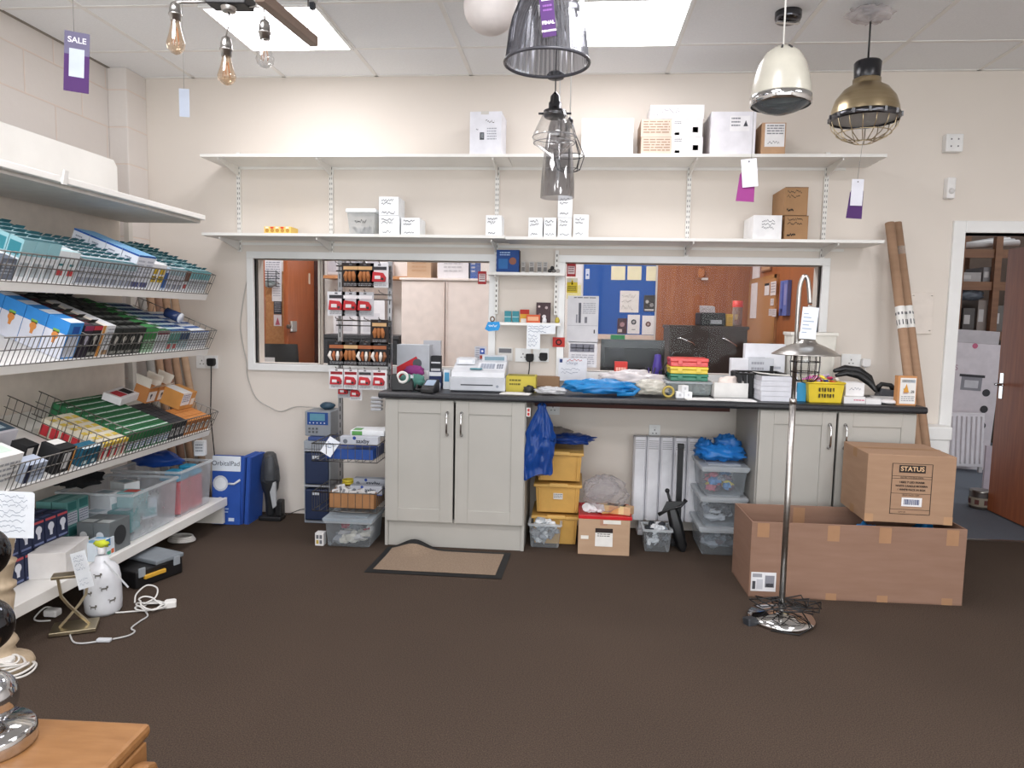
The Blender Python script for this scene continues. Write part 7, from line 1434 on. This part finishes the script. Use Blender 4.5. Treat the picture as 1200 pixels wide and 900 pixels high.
# three filament bulbs on a bar fitting
Yb = -1.9; c = PY(268, 8, Yb)
t = thing('bulb_cluster', 'black and steel ceiling fitting with three bare filament bulbs', 'ceiling lamp', (c.x, Yb, c.z))
m = MB(); m.prism([(-.07, .0), (.08, -.005), (.09, .03), (-.08, .03)], 'y', -.04, .04, 'black'); m.tube([(0, 0, .03), (0, 0, HC-c.z)], .012, 'black', 10); m.lathe([(.001, -.02), (.025, -.02), (.03, .0)], 'steel', 20); m.out('canopy', t, bev=.004)
def at3(x, y, Y=Yb): return PY(x, y, Y)-Vector((c.x, Yb, c.z))
for i, (px, ytop, ycap, ybulb, yend, arm) in enumerate(((205, 2, 14, 24, 64, 'left'), (265, 42, 50, 66, 100, 'mid'), (310, 22, 30, 46, 80, 'right'))):
    a = at3(px, ytop); e = at3(px, ycap); b = at3(px, ybulb); z_ = at3(px, yend)
    m = MB()
    if arm == 'mid': m.tube([(0, 0, -.02), (.004, 0, a.z*.5), (a.x, 0, a.z)], .003, 'steel', 8)
    elif arm == 'right': m.tube([(.06, 0, .0), (a.x-.02, 0, .0), (a.x-.004, 0, -.01), (a.x, 0, -.03), (a.x, 0, a.z)], .004, 'steel', 8)
    else: m.tube([(-.06, 0, .02), (a.x+.03, 0, .02), (a.x, 0, .015), (a.x, 0, a.z)], .006, 'steel', 8)
    o = m.out('arm', t)
    q = (a.x, 0, 0); hh = a.z-b.z
    m = MB(); m.lathe([(.004, a.z), (.016, a.z-hh*.12), (.021, a.z-hh*.4), (.021, a.z-hh*.62), (.024, a.z-hh*.64), (.024, a.z-hh*.72), (.021, a.z-hh*.74), (.019, b.z), (.001, b.z)], 'steel', 24, q); m.out('lamp_holder', t)
    L = b.z-z_.z; r = .034; key = 'amber_glass' if i < 2 else 'clear_glass'
    m = MB(); m.lathe([(.015, b.z), (.017, b.z-L*.12), (.024, b.z-L*.4), (r, b.z-L*.68), (r*.9, b.z-L*.83), (r*.5, b.z-L*.95), (.004, b.z-L), (.0005, b.z-L*1.01)], key, 28, q); bb = m.out('bulb', t)
    m = MB()
    for k in range(5): aa = 2*PI*k/5; m.tube([(q[0]+.006*math.cos(aa), .006*math.sin(aa), b.z-L*.2), (q[0]+.014*math.cos(aa), .014*math.sin(aa), b.z-L*.72)], .0009, '#c8864a:s', 5)
    m.tube([(q[0], 0, b.z), (q[0], 0, b.z-L*.3)], .004, 'clear_glass', 8); m.out('filament', bb)
# brown timber rail hung under the light panel
A, B = PZ(368, 49, 2.6), PZ(312, 2, 2.6); d = (B-A); B2 = A+d*1.12
t = thing('timber_rail', 'brown timber rail hung below the left ceiling panel', 'rail', (A.x, A.y, 2.6)); v = (B2-A)
m = MB(); m.bar((0, 0, 0), v, .042, .045, '#8a7466:s'); m.out('rail', t, bev=.003)
for k in (.12, .75): m = MB(); m.tube([v*k+Vector((0, 0, .02)), v*k+Vector((0, 0, HC-2.6))], .003, '#55504c:s', 6); m.out('hanger', t)
m = MB(); p = PZ(366, 3, HC-.003); m.box(-.012, .012, -.012, .012, -.03, 0, '#33363c:s'); m.tube([(0, 0, -.03), (.008, 0, -.045), (.018, 0, -.035)], .003, '#33363c:s', 6); tag(m.out('ceiling_hook', None, (p.x, p.y, HC-.0045)), 'small dark hook on the ceiling grid above the left panel', 'hook')
# white globe
c = PY(575, 6, -1.5); r = .112
t = thing('globe_pendant', 'white globe pendant cut off by the top of the view', 'pendant', (c.x, -1.5, c.z)); m = MB(); m.lathe([(max(r*math.sin(PI*i/20)*(1+.06*math.cos(PI*i/20)), 1e-4), -r*1.05*math.cos(PI*i/20)) for i in range(21)], '#f0e8e4:s', 36); m.out('globe', t); m = MB(); m.tube([(0, 0, r), (0, 0, HC-c.z-.02)], .003, '#e4e2de:s', 8); m.out('cord', t); rose(t, HC-c.z)
# ribbed dark glass shade
Yp = -1.9; c = PY(641, 70, Yp); R = (PY(691, 72, Yp).x-PY(592, 72, Yp).x)/2; H = (PY(641, 0, Yp).z-c.z)
t = thing('ribbed_pendant', 'large ribbed smoky grey bell pendant with a purple tag', 'pendant', (c.x, Yp, c.z))
def ribs(a): return .022*(1 if round(a*108/(2*PI)) % 2 else -1)
m = MB(); prof = [(R, -.012), (R*.97, .0), (R*.93, .05), (R*.9, .09), (R*.83, .14), (R*.7, .19), (R*.5, .225), (R*.3, .24)]
m.lathe(prof, 'ribbed_glass', 108, wob=ribs, smooth=False); k2 = m.mi('ribbed_glass_thin')
m.f = [(f, k2 if j % 2 else i, sm) for j, (f, i, sm) in enumerate(m.f)]; m.out('shade', t)
m = MB(); m.tube([(R*math.cos(2*PI*i/48), R*math.sin(2*PI*i/48), -.012) for i in range(48)], .006, '#4a4a50:g', 8, True); m.out('rim', t)
m = MB(); m.lathe([(.001, .22), (.035, .22), (.05, .235), (.05, .25), (.025, .27), (.022, .33), (.001, .335)], 'dark_chrome', 24); m.out('gallery', t); m = MB(); m.tube([(0, 0, .33), (0, 0, HC-c.z-.02)], .003, 'black', 8); m.out('cord', t); rose(t, HC-c.z)
m = MB(); m.ball((0, 0, .12), .035, '#e8e6e2:s', 18, 10, 1.2); m.tube([(0, 0, .15), (0, 0, .23)], .018, '#d8d6d2:s', 12); m.out('bulb', t)
def hangtag(name, label, px, Y, base, decals=(), rz=0, tilt=0, string_to=None, chamfer=True, sx=None):
    x, z, w, h = on_wall(*px, Y); w = sx or w; t = thing(name, label, 'tag', (x, Y, z)); s3 = (w, .0012, h)
    m = MB(); c_ = w*.18 if chamfer else 0
    pts = [(-w/2, 0), (w/2, 0), (w/2, h-c_), (w/2-c_, h), (-w/2+c_, h), (-w/2, h-c_)] if chamfer else [(-w/2, 0), (w/2, 0), (w/2, h), (-w/2, h)]
    m.prism(pts, 'y', -.0006, .0006, base)
    for d in decals: getattr(m, d[0])(s3, *d[1:])
    o = m.out('card', t, rot=(0, tilt, rz))
    if string_to: m = MB(); m.tube([(0, 0, h-.008), Vector(string_to)-Vector((x, Y, z))], .0011, '#8d8a88:s', 5); m.out('string', t)
    return t, w, h
PU = '#4f2a68:p'
x, z, w, h = on_wall(634, 0, 653, 43, Yp-R-.02)
t2, w, h = hangtag('price_tag', 'purple tag reading FINAL REDUCTION on the ribbed pendant', (636, -26, 654, 43), Yp-R-.015, PU, [('decal','F',.15,.62,.85,.8,'#ece8ee:p'), ('textlines','F',.2,.4,.85,.55,'#8d5aa4:p',2,3)], 0, -.12, (c.x, Yp, c.z+.34), False)
card = t2.children[0]
text('FINAL', .016, '#eee6f2:p', card, (0, -.0022, h*.24), bold=.0006); text('REDUCTION', .0088, '#eee6f2:p', card, (0, -.0022, h*.1), bold=.0005)
hangtag('price_tag', 'white paper tag hanging at the right of the ribbed pendant', (679, -10, 687, 36), Yp-.1, '#cfd4dc:p', [], .5, -.05, (c.x+.1, Yp-.02, c.z+.26), False)
# clear glass pendant, smoked glass, wire cage
Yq = -1.3; c = PY(649, 186, Yq); R = (PY(675, 165, Yq).x-PY(624, 165, Yq).x)/2; zz = lambda y: PY(649, y, Yq).z-c.z
t = thing('glass_pendant', 'clear angular glass pendant on a dark metal holder', 'pendant', (c.x, Yq, c.z))
m = MB(); m.lathe([(.001, 0), (.012, .002), (R*.35, zz(181)), (R*.94, zz(168)), (R, zz(161)), (R*.97, zz(157)), (R*.62, zz(138)), (R*.5, zz(131))], 'clear_glass', 36); m.out('shade', t)
m = MB()
for y in (161, 168): m.tube([((R*1.005 if y == 161 else R*.95)*math.cos(2*PI*i/36), (R*1.005 if y == 161 else R*.95)*math.sin(2*PI*i/36), zz(y)) for i in range(36)], .0018, '#b9b9bc:c', 6, True)
m.out('glass_ring', t)
m = MB(); m.lathe([(.001, zz(138)), (R*.46, zz(138)), (R*.52, zz(136)), (R*.52, zz(130)), (R*.3, zz(129)), (R*.3, zz(121)), (R*.24, zz(119)), (R*.22, zz(113)), (.006, zz(108)), (.001, zz(107))], 'dark_chrome', 28)
for s in (-1, 1): m.tube([(s*R*.5, 0, zz(133)), (s*R*.75, 0, zz(133))], .005, 'dark_chrome', 8)
m.out('lamp_holder', t)
m = MB(); m.tube([(0, 0, zz(108)), (0, 0, HC-c.z-.02)], .0028, '#3a3a3c:s', 8); m.out('cord', t); rose(t, HC-c.z, .045, 'black')
m = MB(); m.lathe([(.004, zz(93)), (.035, zz(92)), (.04, zz(88)), (.03, zz(85)), (.004, zz(85))], 'black', 24); m.out('cord_grip', t)
Yr = -1.1; c = PY(653, 232, Yr); R = (PY(672, 228, Yr).x-PY(633, 228, Yr).x)/2; zz = lambda y: PY(653, y, Yr).z-c.z
t = thing('smoked_pendant', 'smoked cylinder glass pendant behind the clear angular one', 'pendant', (c.x, Yr, c.z))
m = MB(); m.lathe([(R, 0), (R*.98, zz(215)), (R*.85, zz(180)), (R*.62, zz(150)), (R*.5, zz(142)), (R*.3, zz(139))], 'smoke_glass', 32, wob=lambda a: .02*math.cos(8*a)); m.out('shade', t)
m = MB(); m.tube([(0, 0, zz(139)), (0, 0, HC-c.z-.02)], .003, '#dcdad6:s', 8); m.lathe([(.012, zz(160)), (.014, zz(141)), (.004, zz(134))], 'steel', 16); m.out('cord', t); rose(t, HC-c.z)
Yw = -.95; c = PY(676, 198, Yw); zz = lambda y: PY(676, y, Yw).z-c.z; xx = lambda x: PY(x, 170, Yw).x-c.x
t = thing('cage_pendant', 'thin dark wire cage pendant beside the smoked glass', 'pendant', (c.x-.04, Yw, c.z)); m = MB()
pr = [(.012, zz(143)), (.03, zz(158)), (.075, zz(183)), (.055, zz(199)), (.03, zz(201))]
for i in range(8):
    a = 2*PI*i/8; m.tube([(r_*math.cos(a), r_*math.sin(a), z_) for r_, z_ in pr], .0022, 'dark_chrome', 6)
for r_, z_ in pr[1:]: m.tube([(r_*math.cos(2*PI*i/8), r_*math.sin(2*PI*i/8), z_) for i in range(8)], .0022, 'dark_chrome', 6, True)
m.out('cage', t); m = MB(); m.lathe([(.001, zz(150)), (.016, zz(150)), (.016, zz(141)), (.004, zz(137))], 'dark_chrome', 16); m.out('lamp_holder', t); m = MB(); m.tube([(0, 0, zz(138)), (0, 0, HC-c.z-.02)], .0028, '#e0deda:s', 8); m.out('cord', t); rose(t, HC-c.z)
# cream pendant
Yk = -1.6; c = PY(914.5, 122, Yk); R = (PY(949, 122, Yk).x-PY(880, 122, Yk).x)/2; zz = lambda y: PY(914.5, y, Yk).z-c.z
t = thing('cream_pendant', 'glossy cream dome pendant with a chrome rim', 'pendant', (c.x, Yk, c.z))
m = MB(); m.lathe([(R, zz(113)), (R*.985, zz(105)), (R*.93, zz(92)), (R*.8, zz(76)), (R*.58, zz(63)), (R*.3, zz(56)), (R*.1, zz(54)), (.001, zz(54))], '#c6c2b4:g', 40)
for a in (-1.9, -1.3): m.tube([(R*.36*math.cos(a), R*.36*math.sin(a), zz(57.5)+.001), (R*.56*math.cos(a), R*.56*math.sin(a), zz(62.2)+.001)], .004, '#3a3a3a:p', 6)
m.out('shade', t); m = MB(); m.lathe([(R*.99, zz(124)), (R*1.03, zz(123)), (R*1.03, zz(114)), (R*.99, zz(112)), (R*.97, zz(118)), (R*.99, zz(124))], 'chrome', 48); m.out('rim', t, label='chrome rim')
m = MB(); m.lathe([(.001, zz(134)), (R*.3, zz(133)), (R*.65, zz(129)), (R*.97, zz(122))], '#8d979d:c', 40); m.out('diffuser', t, label='grey glass diffuser'); m = MB(); m.tube([(0, 0, zz(54)), (0, 0, HC-c.z-.02)], .0035, '#eeece6:s', 8); m.out('cord', t); rose(t, HC-c.z)
m = MB(); m.ball((0, 0, zz(100)), .03, '#e6e4de:s', 14, 8); m.out('bulb', t)
# chrome ceiling rose with a strap (a fitting of its own)
p = PZ(924, 14, HC)
t = thing('ceiling_plate', 'round chrome ceiling plate with a strap behind the cream pendant', 'ceiling plate', (p.x, p.y, HC)); m = MB(); m.lathe([(.001, -.045), (.055, -.045), (.062, -.03), (.062, 0), (.001, 0)], 'dark_chrome', 32); m.out('cup', t); m = MB(); m.bar((-.06, -.02, -.055), (.055, .01, -.05), .02, .006, 'chrome'); m.out('strap', t)
# brass pendant
Yz = -.95; c = PY(1013, 140, Yz); R = (PY(1052, 135, Yz).x-PY(974, 143, Yz).x)/2; zz = lambda y: PY(1013, y, Yz).z-c.z
t = thing('brass_pendant', 'brushed brass dome pendant with black cap and wire guard', 'pendant', (c.x, Yz, c.z))
m = MB(); m.lathe([(R, zz(136)), (R*.98, zz(128)), (R*.88, zz(116)), (R*.66, zz(105)), (R*.45, zz(100)), (R*.41, zz(98)), (R*.41, zz(93)), (R*.36, zz(92))], 'brass', 48); m.lathe([(R*.97, zz(135)), (R*.84, zz(118)), (R*.5, zz(103))], '#8a8478:s', 40); m.out('shade', t)
m = MB(); m.lathe([(R*1.0, zz(142)), (R*1.04, zz(140)), (R*1.04, zz(136)), (R*1.0, zz(134)), (R*.98, zz(138)), (R*1.0, zz(142))], 'dark_chrome', 48)
for i in range(14): a = 2*PI*i/14; m.box(R*1.03*math.cos(a)-.006, R*1.03*math.cos(a)+.006, R*1.03*math.sin(a)-.006, R*1.03*math.sin(a)+.006, zz(140.5), zz(135), '#2b2b2e:g')
m.out('rim', t, label='dark studded rim'); m = MB(); m.lathe([(.001, zz(141)), (R*.98, zz(139.5))], '#9a9a9a:s', 40); m.out('diffuser', t, label='flat grey diffuser')
m = MB(); m.lathe([(R*.37, zz(93)), (R*.38, zz(91)), (R*.4, zz(74)), (R*.36, zz(72)), (.001, zz(72))], '#1c1c20:g', 32); m.out('cap', t, label='glossy black cap')
m = MB()
for i in range(16):
    a = 2*PI*i/16; m.tube([(R*math.cos(a), R*math.sin(a), zz(140)), (R*.94*math.cos(a), R*.94*math.sin(a), zz(150)), (R*.7*math.cos(a), R*.7*math.sin(a), zz(160)), (R*.3*math.cos(a), R*.3*math.sin(a), zz(167))], .0022, 'brass', 6)
for r_, z_ in ((.8, 157), (.3, 167)): m.tube([(R*r_*math.cos(2*PI*i/32), R*r_*math.sin(2*PI*i/32), zz(z_)) for i in range(32)], .0024, 'brass', 6, True)
m.out('guard', t, label='brass wire guard'); m = MB(); m.tube([(0, 0, zz(72)), (0, 0, HC-c.z-.01)], .0045, 'black', 8); m.out('cord', t)
m = MB(); m.ball((0, 0, zz(118)), .035, '#e6e2da:s', 14, 8); m.out('bulb', t)
m = MB(); m.lump((0, 0, -.035), (.09, .06, .035), '#e6e0e0:c', 5, .5, 3, 24, 14); m.lump((.0, 0, -.02), (.04, .03, .02), '#8a8488:p', 7, .3, 3, 12, 8); p = PZ(1022, 6, HC-.03); tag(m.out('ceiling_bag', None, (c.x, Yz, HC-.012)), 'crumpled clear bag round the ceiling end of the brass pendant cord', 'bag')
# tags
t2, w, h = hangtag('sale_tag', 'grey and purple SALE tag hanging over the wall shelving', (77, 37, 99, 108), -1.7, PU, [('decal','F',0,.62,1,1,'#6f6a86:p'), ('decal','F',.2,.25,.8,.72,'#c9d2de:p',.0004)], 0, .06, None, True)
card = t2.children[0]; card.rotation_euler = (0, .05, .45); text('SALE', .032, '#eceaf2:p', card, (0, -.0022, h*.86), bold=.0006); m = MB(); m.tube([(0, 0, h-.01), (0, 0, HC-t2.location.z)], .0011, '#8d8a88:s', 5); m.out('string', t2)
t2, w, h = hangtag('price_tag', 'small pale tag hanging on a thread below the leftmost filament bulb', (211, 104, 221, 137), -1.2, '#c6cfdf:p', [], .3, 0, None, False); m = MB(); m.tube([(0, 0, h), (0, 0, HC-t2.location.z)], .001, '#9a9896:s', 5); m.out('string', t2)
for i, (p1, p2, Y, top, lab) in enumerate((((862, 192, 886, 236), (870, 186, 890, 219), Yk, (914, 134), 'magenta tag with a white card under the cream pendant'), ((991, 213, 1013, 256), (996, 210, 1012, 241), Yz, (1011, 168), 'purple tag with a white card under the brass pendant'))):
    x, z, w, h = on_wall(*p1, Y); t = thing('price_tag', lab, 'tag', (x, Y, z)); m = MB(); k = '#93357f:p' if i == 0 else PU; m.prism([(-w/2, 0), (w/2, .0), (w*.45, h*.75), (w*.2, h), (-w*.1, h), (-w*.4, h*.7)], 'y', .001, .0024, k); m.out('card', t, rot=(0, .04, .1))
    x2, z2, w2_, h2_ = on_wall(*p2, Y-.004); m = MB(); m.box(-w2_/2, w2_/2, -.001, 0, 0, h2_, '#e2e2ea:p'); m.disc((w2_, .002, h2_), 'F', .5, .9, .06, '#77757a:p'); m.out('price_card', t, (x2-x, -.004, z2-z), (0, -.1 if i == 0 else .02, 0), label='white price card')
    e = PY(*top, Y); m = MB(); m.tube([(x2-x, -.003, z2-z+h2_*.95), (e.x-x if i else x2-x, 0, e.z-z+.01)], .001, '#8d8a88:s', 5); m.out('string', t)
# ================================================================ things on the carpet by the shelving and in front
# white ceramic lamp with dog drawings
c = PZ(113, 716, 0); c.x = max(c.x, GX+.09)
zt = lambda y: PY(113, y, c.y).z
t = thing('table_lamp', 'white ceramic lamp base with small dog drawings, on the carpet', 'lamp', (c.x, c.y, 0)); R = (PY(134, 700, c.y).x-PY(90, 700, c.y).x)/2*.86; c.x = GX+.012+R; t.location = c
m = MB(); m.lathe([(.001, 0), (R*.86, 0), (R*.97, .015), (R, .05), (R*.99, zt(690)), (R*.96, zt(675)), (R*.86, zt(665)), (R*.66, zt(660)), (R*.4, zt(657)), (R*.34, zt(651)), (.001, zt(650))], '#dcdee2:g', 40)
for a, z in ((-1.5, .05), (-.9, .13), (-2.0, .15), (-1.2, .19), (-.5, .07), (-1.75, .11)):
    rr = R*1.012 if z < .14 else R*.98
    for dx, dz, w_, h_ in ((0, 0, .024, .007), (.012, .005, .008, .01), (-.01, -.006, .003, .01), (.009, -.006, .003, .01), (-.014, .006, .008, .003)):
        aa = a+dx/rr; p = Vector((rr*math.cos(aa), rr*math.sin(aa), z+dz)); tg_ = Vector((-math.sin(aa), math.cos(aa), 0)); m.poly([p-tg_*w_/2-Vector((0,0,h_/2)), p+tg_*w_/2-Vector((0,0,h_/2)), p+tg_*w_/2+Vector((0,0,h_/2)), p-tg_*w_/2+Vector((0,0,h_/2))], '#6a6660:p')
m.out('body', t); m = MB(); m.lathe([(R*.2, zt(648)), (R*.22, zt(640)), (.001, zt(640))], '#e6e6e8:s', 20); m.out('lamp_holder', t)
m = MB(); m.lump((0, 0, zt(640)+.012), (.03, .02, .016), '#c9d23a:r', 3, .5, 4, 14, 8); m.out('bow', t, label='yellow green bow')
m = MB(); m.bar((R*.3, -.02, zt(655)), (R*2.0, -.05, zt(681)), .008, .0015, '#d6d8dc:p', (0, 1, 0)); m.out('swing_tag', t, label='white paper tag seen edge-on')
# gold cross-legged lamp stand with a paper tag
a, b, d = PZ(57, 750, 0), PZ(109, 745, 0), PZ(128, 724, 0)
gc = (PZ(88, 738, 0)); an = math.atan2(b.y-a.y, b.x-a.x)
t = thing('lamp_stand', 'brushed gold lamp stand with crossed legs and a paper tag', 'lamp', (gc.x, gc.y, 0), an+.1); w = .17
m = MB(); m.box(-w/2, w/2, -.06, .06, .004, .02, 'gold'); m.out('base', t, bev=.002)
zt2 = PY(84, 675, gc.y).z
m = MB()
m.tube([(-.055, 0, .02), (-.02, 0, .06), (.02, 0, .11), (.045, 0, .15), (.055, 0, zt2)], .007, 'gold', 4); m.tube([(.055, 0, .02), (.02, 0, .06), (-.02, 0, .11), (-.045, 0, .15), (-.055, 0, zt2)], .007, 'gold', 4); m.out('crossed_leg', t)
m = MB(); m.box(-.075, .06, -.03, .03, zt2, zt2+.012, 'gold'); m.out('top_plate', t, bev=.002)
p = PY(96, 668, gc.y-.07); s3 = (.075, .001, .15); m = MB(); m.box(-.037, .037, -.0006, .0006, -.075, .075, '#e2e6ea:p'); m.T = Matrix.Translation((0, 0, -.075))
m.scribble((.075, .0014, .15), 'F', .15, .5, .85, .92, '#8a94a4:p', 4, 4, .002); m.scribble((.075, .0014, .15), 'F', .15, .08, .85, .3, '#a4acb8:p', 8, 2, .002)
tag(m.out('paper_tag', None, p, (-.1, -.35, -.1)), 'white handwritten tag tied to the gold lamp stand', 'tag')
# its lead with an inline switch, loop of white cable with a plug
def P0(x, y, z=.005): return PZ(x, y, z)
m = MB(); m.tube(spl([P0(82, 744), P0(86, 752), P0(96, 754), P0(113, 752)]), .0035, '#b9b9b8:s', 8); m.tube(spl([P0(132, 749), P0(150, 745), P0(158, 740), P0(154, 736), P0(164, 728), P0(173, 722), P0(170, 716)]), .0035, '#b9b9b8:s', 8)
t = tag(m.out('lamp_lead', None), 'clear grey lead with inline switch in front of the gold lamp stand', 'lead')
q = P0(122, 750, .008); m = MB(); m.box(-.028, .028, -.011, .011, -.007, .007, '#c9ccd0:s'); m.out('switch', t, q, (0, 0, .1), .004)
m = MB(); cc = P0(170, 712, .01); pts = [P0(135, 718), P0(150, 717)]
for i in range(44):
    a = i*.5; r_ = 1+.25*math.sin(i*1.3); pts.append(Vector((cc.x+.055*r_*math.cos(a)+.02, cc.y+.045*r_*math.sin(a)+.01, .006+.045*max(0, math.sin(a*.5))**2*(i/44)+.01*abs(math.sin(i*.7)))))
e = P0(196, 707, .012); pts += [(e.x-.02, e.y, .012)]
m.tube(spl(pts, 4), .0036, '#dcdad6:s', 8); m.tube(spl([P0(158, 706, .04), P0(160, 696, .05), P0(172, 686, .06), P0(184, 689, .05), P0(182, 700, .03), P0(168, 708, .02)]), .0036, '#dcdad6:s', 8); tag(m.out('white_cable', None), 'tangle of white lamp cable on the carpet near the shelving', 'cable')
plug('white three-pin plug at the end of the tangled white cable', (e.x+.015, e.y, .026), col='#e6e4e0:s').rotation_euler = (PI/2, 0, .5)
m = MB(); q = P0(67, 724, .0)
t = thing('white_adaptor', 'white plug with lead lying behind the gold lamp stand', 'plug', (q.x-.02, q.y, .0)); m.box(-.03, .03, -.022, .022, .008, .04, '#dddcda:s'); m.out('body', t, bev=.008); m = MB(); m.tube(spl([(.0, .02, .03), (-.04, .01, .04), (-.06, -.03, .01), (-.03, -.05, .005), (.02, -.04, .005)]), .0035, '#d8d6d2:s', 8); m.out('lead', t)
# toolbox and cable ring under the base shelf
p = PZ(165, 676, 0); t = thing('toolbox', 'black toolbox with a yellow handle half under the base shelf', 'toolbox', (GX+.03, p.y-.01, 0), -.35); s3 = (.2, .28, .1)
m = MB(); m.box(-.1, .1, -.13, .14, 0, .085, 'black'); m.out('body', t, bev=.008); m = MB(); m.box(-.105, .105, -.02, .145, .086, .108, '#7d848a:s'); m.out('lid', t, bev=.006, label='grey lid'); m = MB(); m.box(.1, .115, -.09, .03, .04, .06, '#d8a63a:s'); m.out('handle', t, bev=.004, label='yellow handle')
for y in (-.1, .1): m = MB(); m.box(.1, .108, y-.018, y+.018, .055, .1, '#9aa0a6:s'); m.out('latch', t, bev=.002)
q = PZ(213, 634, 0); m = MB()
for k in range(4): m.tube([(.075*(1-.06*k)*math.cos(x), .055*(1-.06*k)*math.sin(x), .008+.007*k) for x in [2*PI*i/36 for i in range(36)]], .006, '#d4d0ca:s', 8, True)
tag(m.out('cable_ring', None, (q.x, q.y, 0)), 'coil of white cable on the carpet under the far end of the shelving', 'cable')
# turned pale wooden lamp with price card at the left edge
c = PY(2, 778, -2.2); zz = lambda y: PY(6, y, c.y).z; R = .105
t = thing('turned_lamp', 'tall pale turned wooden lamp base at the left edge', 'lamp', (c.x, c.y, 0))
m = MB(); m.lathe([(.001, 0), (R, 0), (R*1.02, .012), (R*.95, .03), (R*.8, .04), (R*.5, .055), (R*.42, .08), (R*.55, .1), (R*.5, .115), (R*.4, .13), (R*.36, .16), (R*.42, .22), (R*.5, .28), (R*.42, .3), (R*.55, .31), (R*.56, .325), (R*.42, .335), (R*.46, .36), (R*.55, .4), (R*.6, .41), (R*.45, .42), (R*.5, .44), (R*.66, zz(612)-.012), (R*.68, zz(610)), (.001, zz(609))], 'bleached_wood', 36); m.out('stem', t)
m = MB(); m.tube([(0, 0, zz(610)), (0, 0, zz(598))], .02, '#e4e0d8:s', 12); m.out('lamp_holder', t)
x, z, w, h = on_wall(-6, 578, 37, 630, c.y-.12); m = MB(); s3 = (w, .001, h); m.prism([(-w/2, 0), (w/2, .004), (w/2*.985, h-.006), (w/2-.01, h), (-w/2, h)], 'y', -.0006, .0006, '#dfe3e8:p'); m.scribble((w, .0014, h), 'F', .1, .1, .9, .95, '#8f98a6:p', 5, 8, .0022); tag(m.out('price_card', None, (x, c.y-.12, z), (-.1, 0, 0)), 'white handwritten card in front of the turned wooden lamp', 'card')
m = MB(); cc = PZ(16, 787, 0); 
for k in range(6): m.tube([(cc.x+(.075-.008*k)*math.cos(x)+.006*math.sin(k*2), cc.y+(.062-.006*k)*math.sin(x)-.004*k, .008+.009*k+.006*math.sin(2*x+k)) for x in [2*PI*i/40 for i in range(40)]], .0042, '#dcd8d2:s', 8, True)
o = m.out('white_cable', None); tag(o, 'big coil of white cable in front of the turned wooden lamp', 'cable')
plug('white plug lying inside the big cable coil', (cc.x-.01, cc.y-.02, .06), col='#e6e4e0:s').rotation_euler = (PI/2, 0, .3)
# foreground oak table corner with chrome ball lamp
TZ = .5; a, b = PZ(10, 838, TZ), PZ(178, 846, TZ)
ax = math.atan2(b.y-a.y, b.x-a.x); TW, TD = .75, .6
t = thing('oak_table', 'oak side table corner in the foreground', 'table', (b.x, b.y, 0), ax)
m = MB(); m.box(-TW, 0, -TD, 0, TZ-.028, TZ, 'oak'); m.out('table_top', t, bev=.01)
m = MB(); m.box(-TW+.03, .0, -TD+.02, -.02, TZ-.2, TZ-.03, 'oak'); m.out('apron', t, bev=.003)
m = MB(); m.prism([(-.2, TZ-.2), (-.2, TZ-.045), (-.07, TZ-.045), (-.045, TZ-.055), (-.035, TZ-.08), (-.035, TZ-.2)], 'x', .0, .035, 'oak'); m.out('side_block', t, bev=.006)
for x in (-TW+.05, -.05):
    for y in (-TD+.05, -.05): m = MB(); m.box(x-.025, x+.025, y-.025, y+.025, 0, TZ-.03, 'oak'); m.out('leg', t, bev=.004)
p = PZ(-13, 874, TZ); R = PZ(37, 874, TZ).x-p.x
t = thing('ball_lamp', 'chrome and smoked crystal ball lamp at the near left corner', 'lamp', (p.x, p.y, TZ+.0005)); d = (p-CAM).length
m = MB(); m.lathe([(.001, 0), (R, 0), (R*1.01, .006), (R*1.01, .028), (R*.95, .036), (R*.3, .042), (.012, .044), (.001, .044)], 'chrome', 40); m.out('base', t, label='round chrome base')
z = .042; rb = R*.68
for k, key in enumerate(('clear_glass', 'smoke_glass', 'smoke_glass')):
    rr = [rb*.98, rb*.96, rb*.93][k]; m = MB(); m.ball((0, 0, z+rr), rr, ['#cfd2d6:M', '#55575c:M', '#4a4c50:M'][k], 36, 20); m.out('ball', t); z += 2*rr; m = MB(); m.lathe([(.012, z-.004), (.016, z), (.008, z+rb*.2), (.012, z+rb*.35), (.008, z+rb*.5), (.016, z+rb*.7), (.012, z+rb*.7+.004)], 'chrome', 20); m.out('collar', t); z += rb*.7
m = MB(); m.tube([(0, 0, z), (0, 0, z+.05)], .016, 'chrome', 16); m.out('lamp_holder', t)
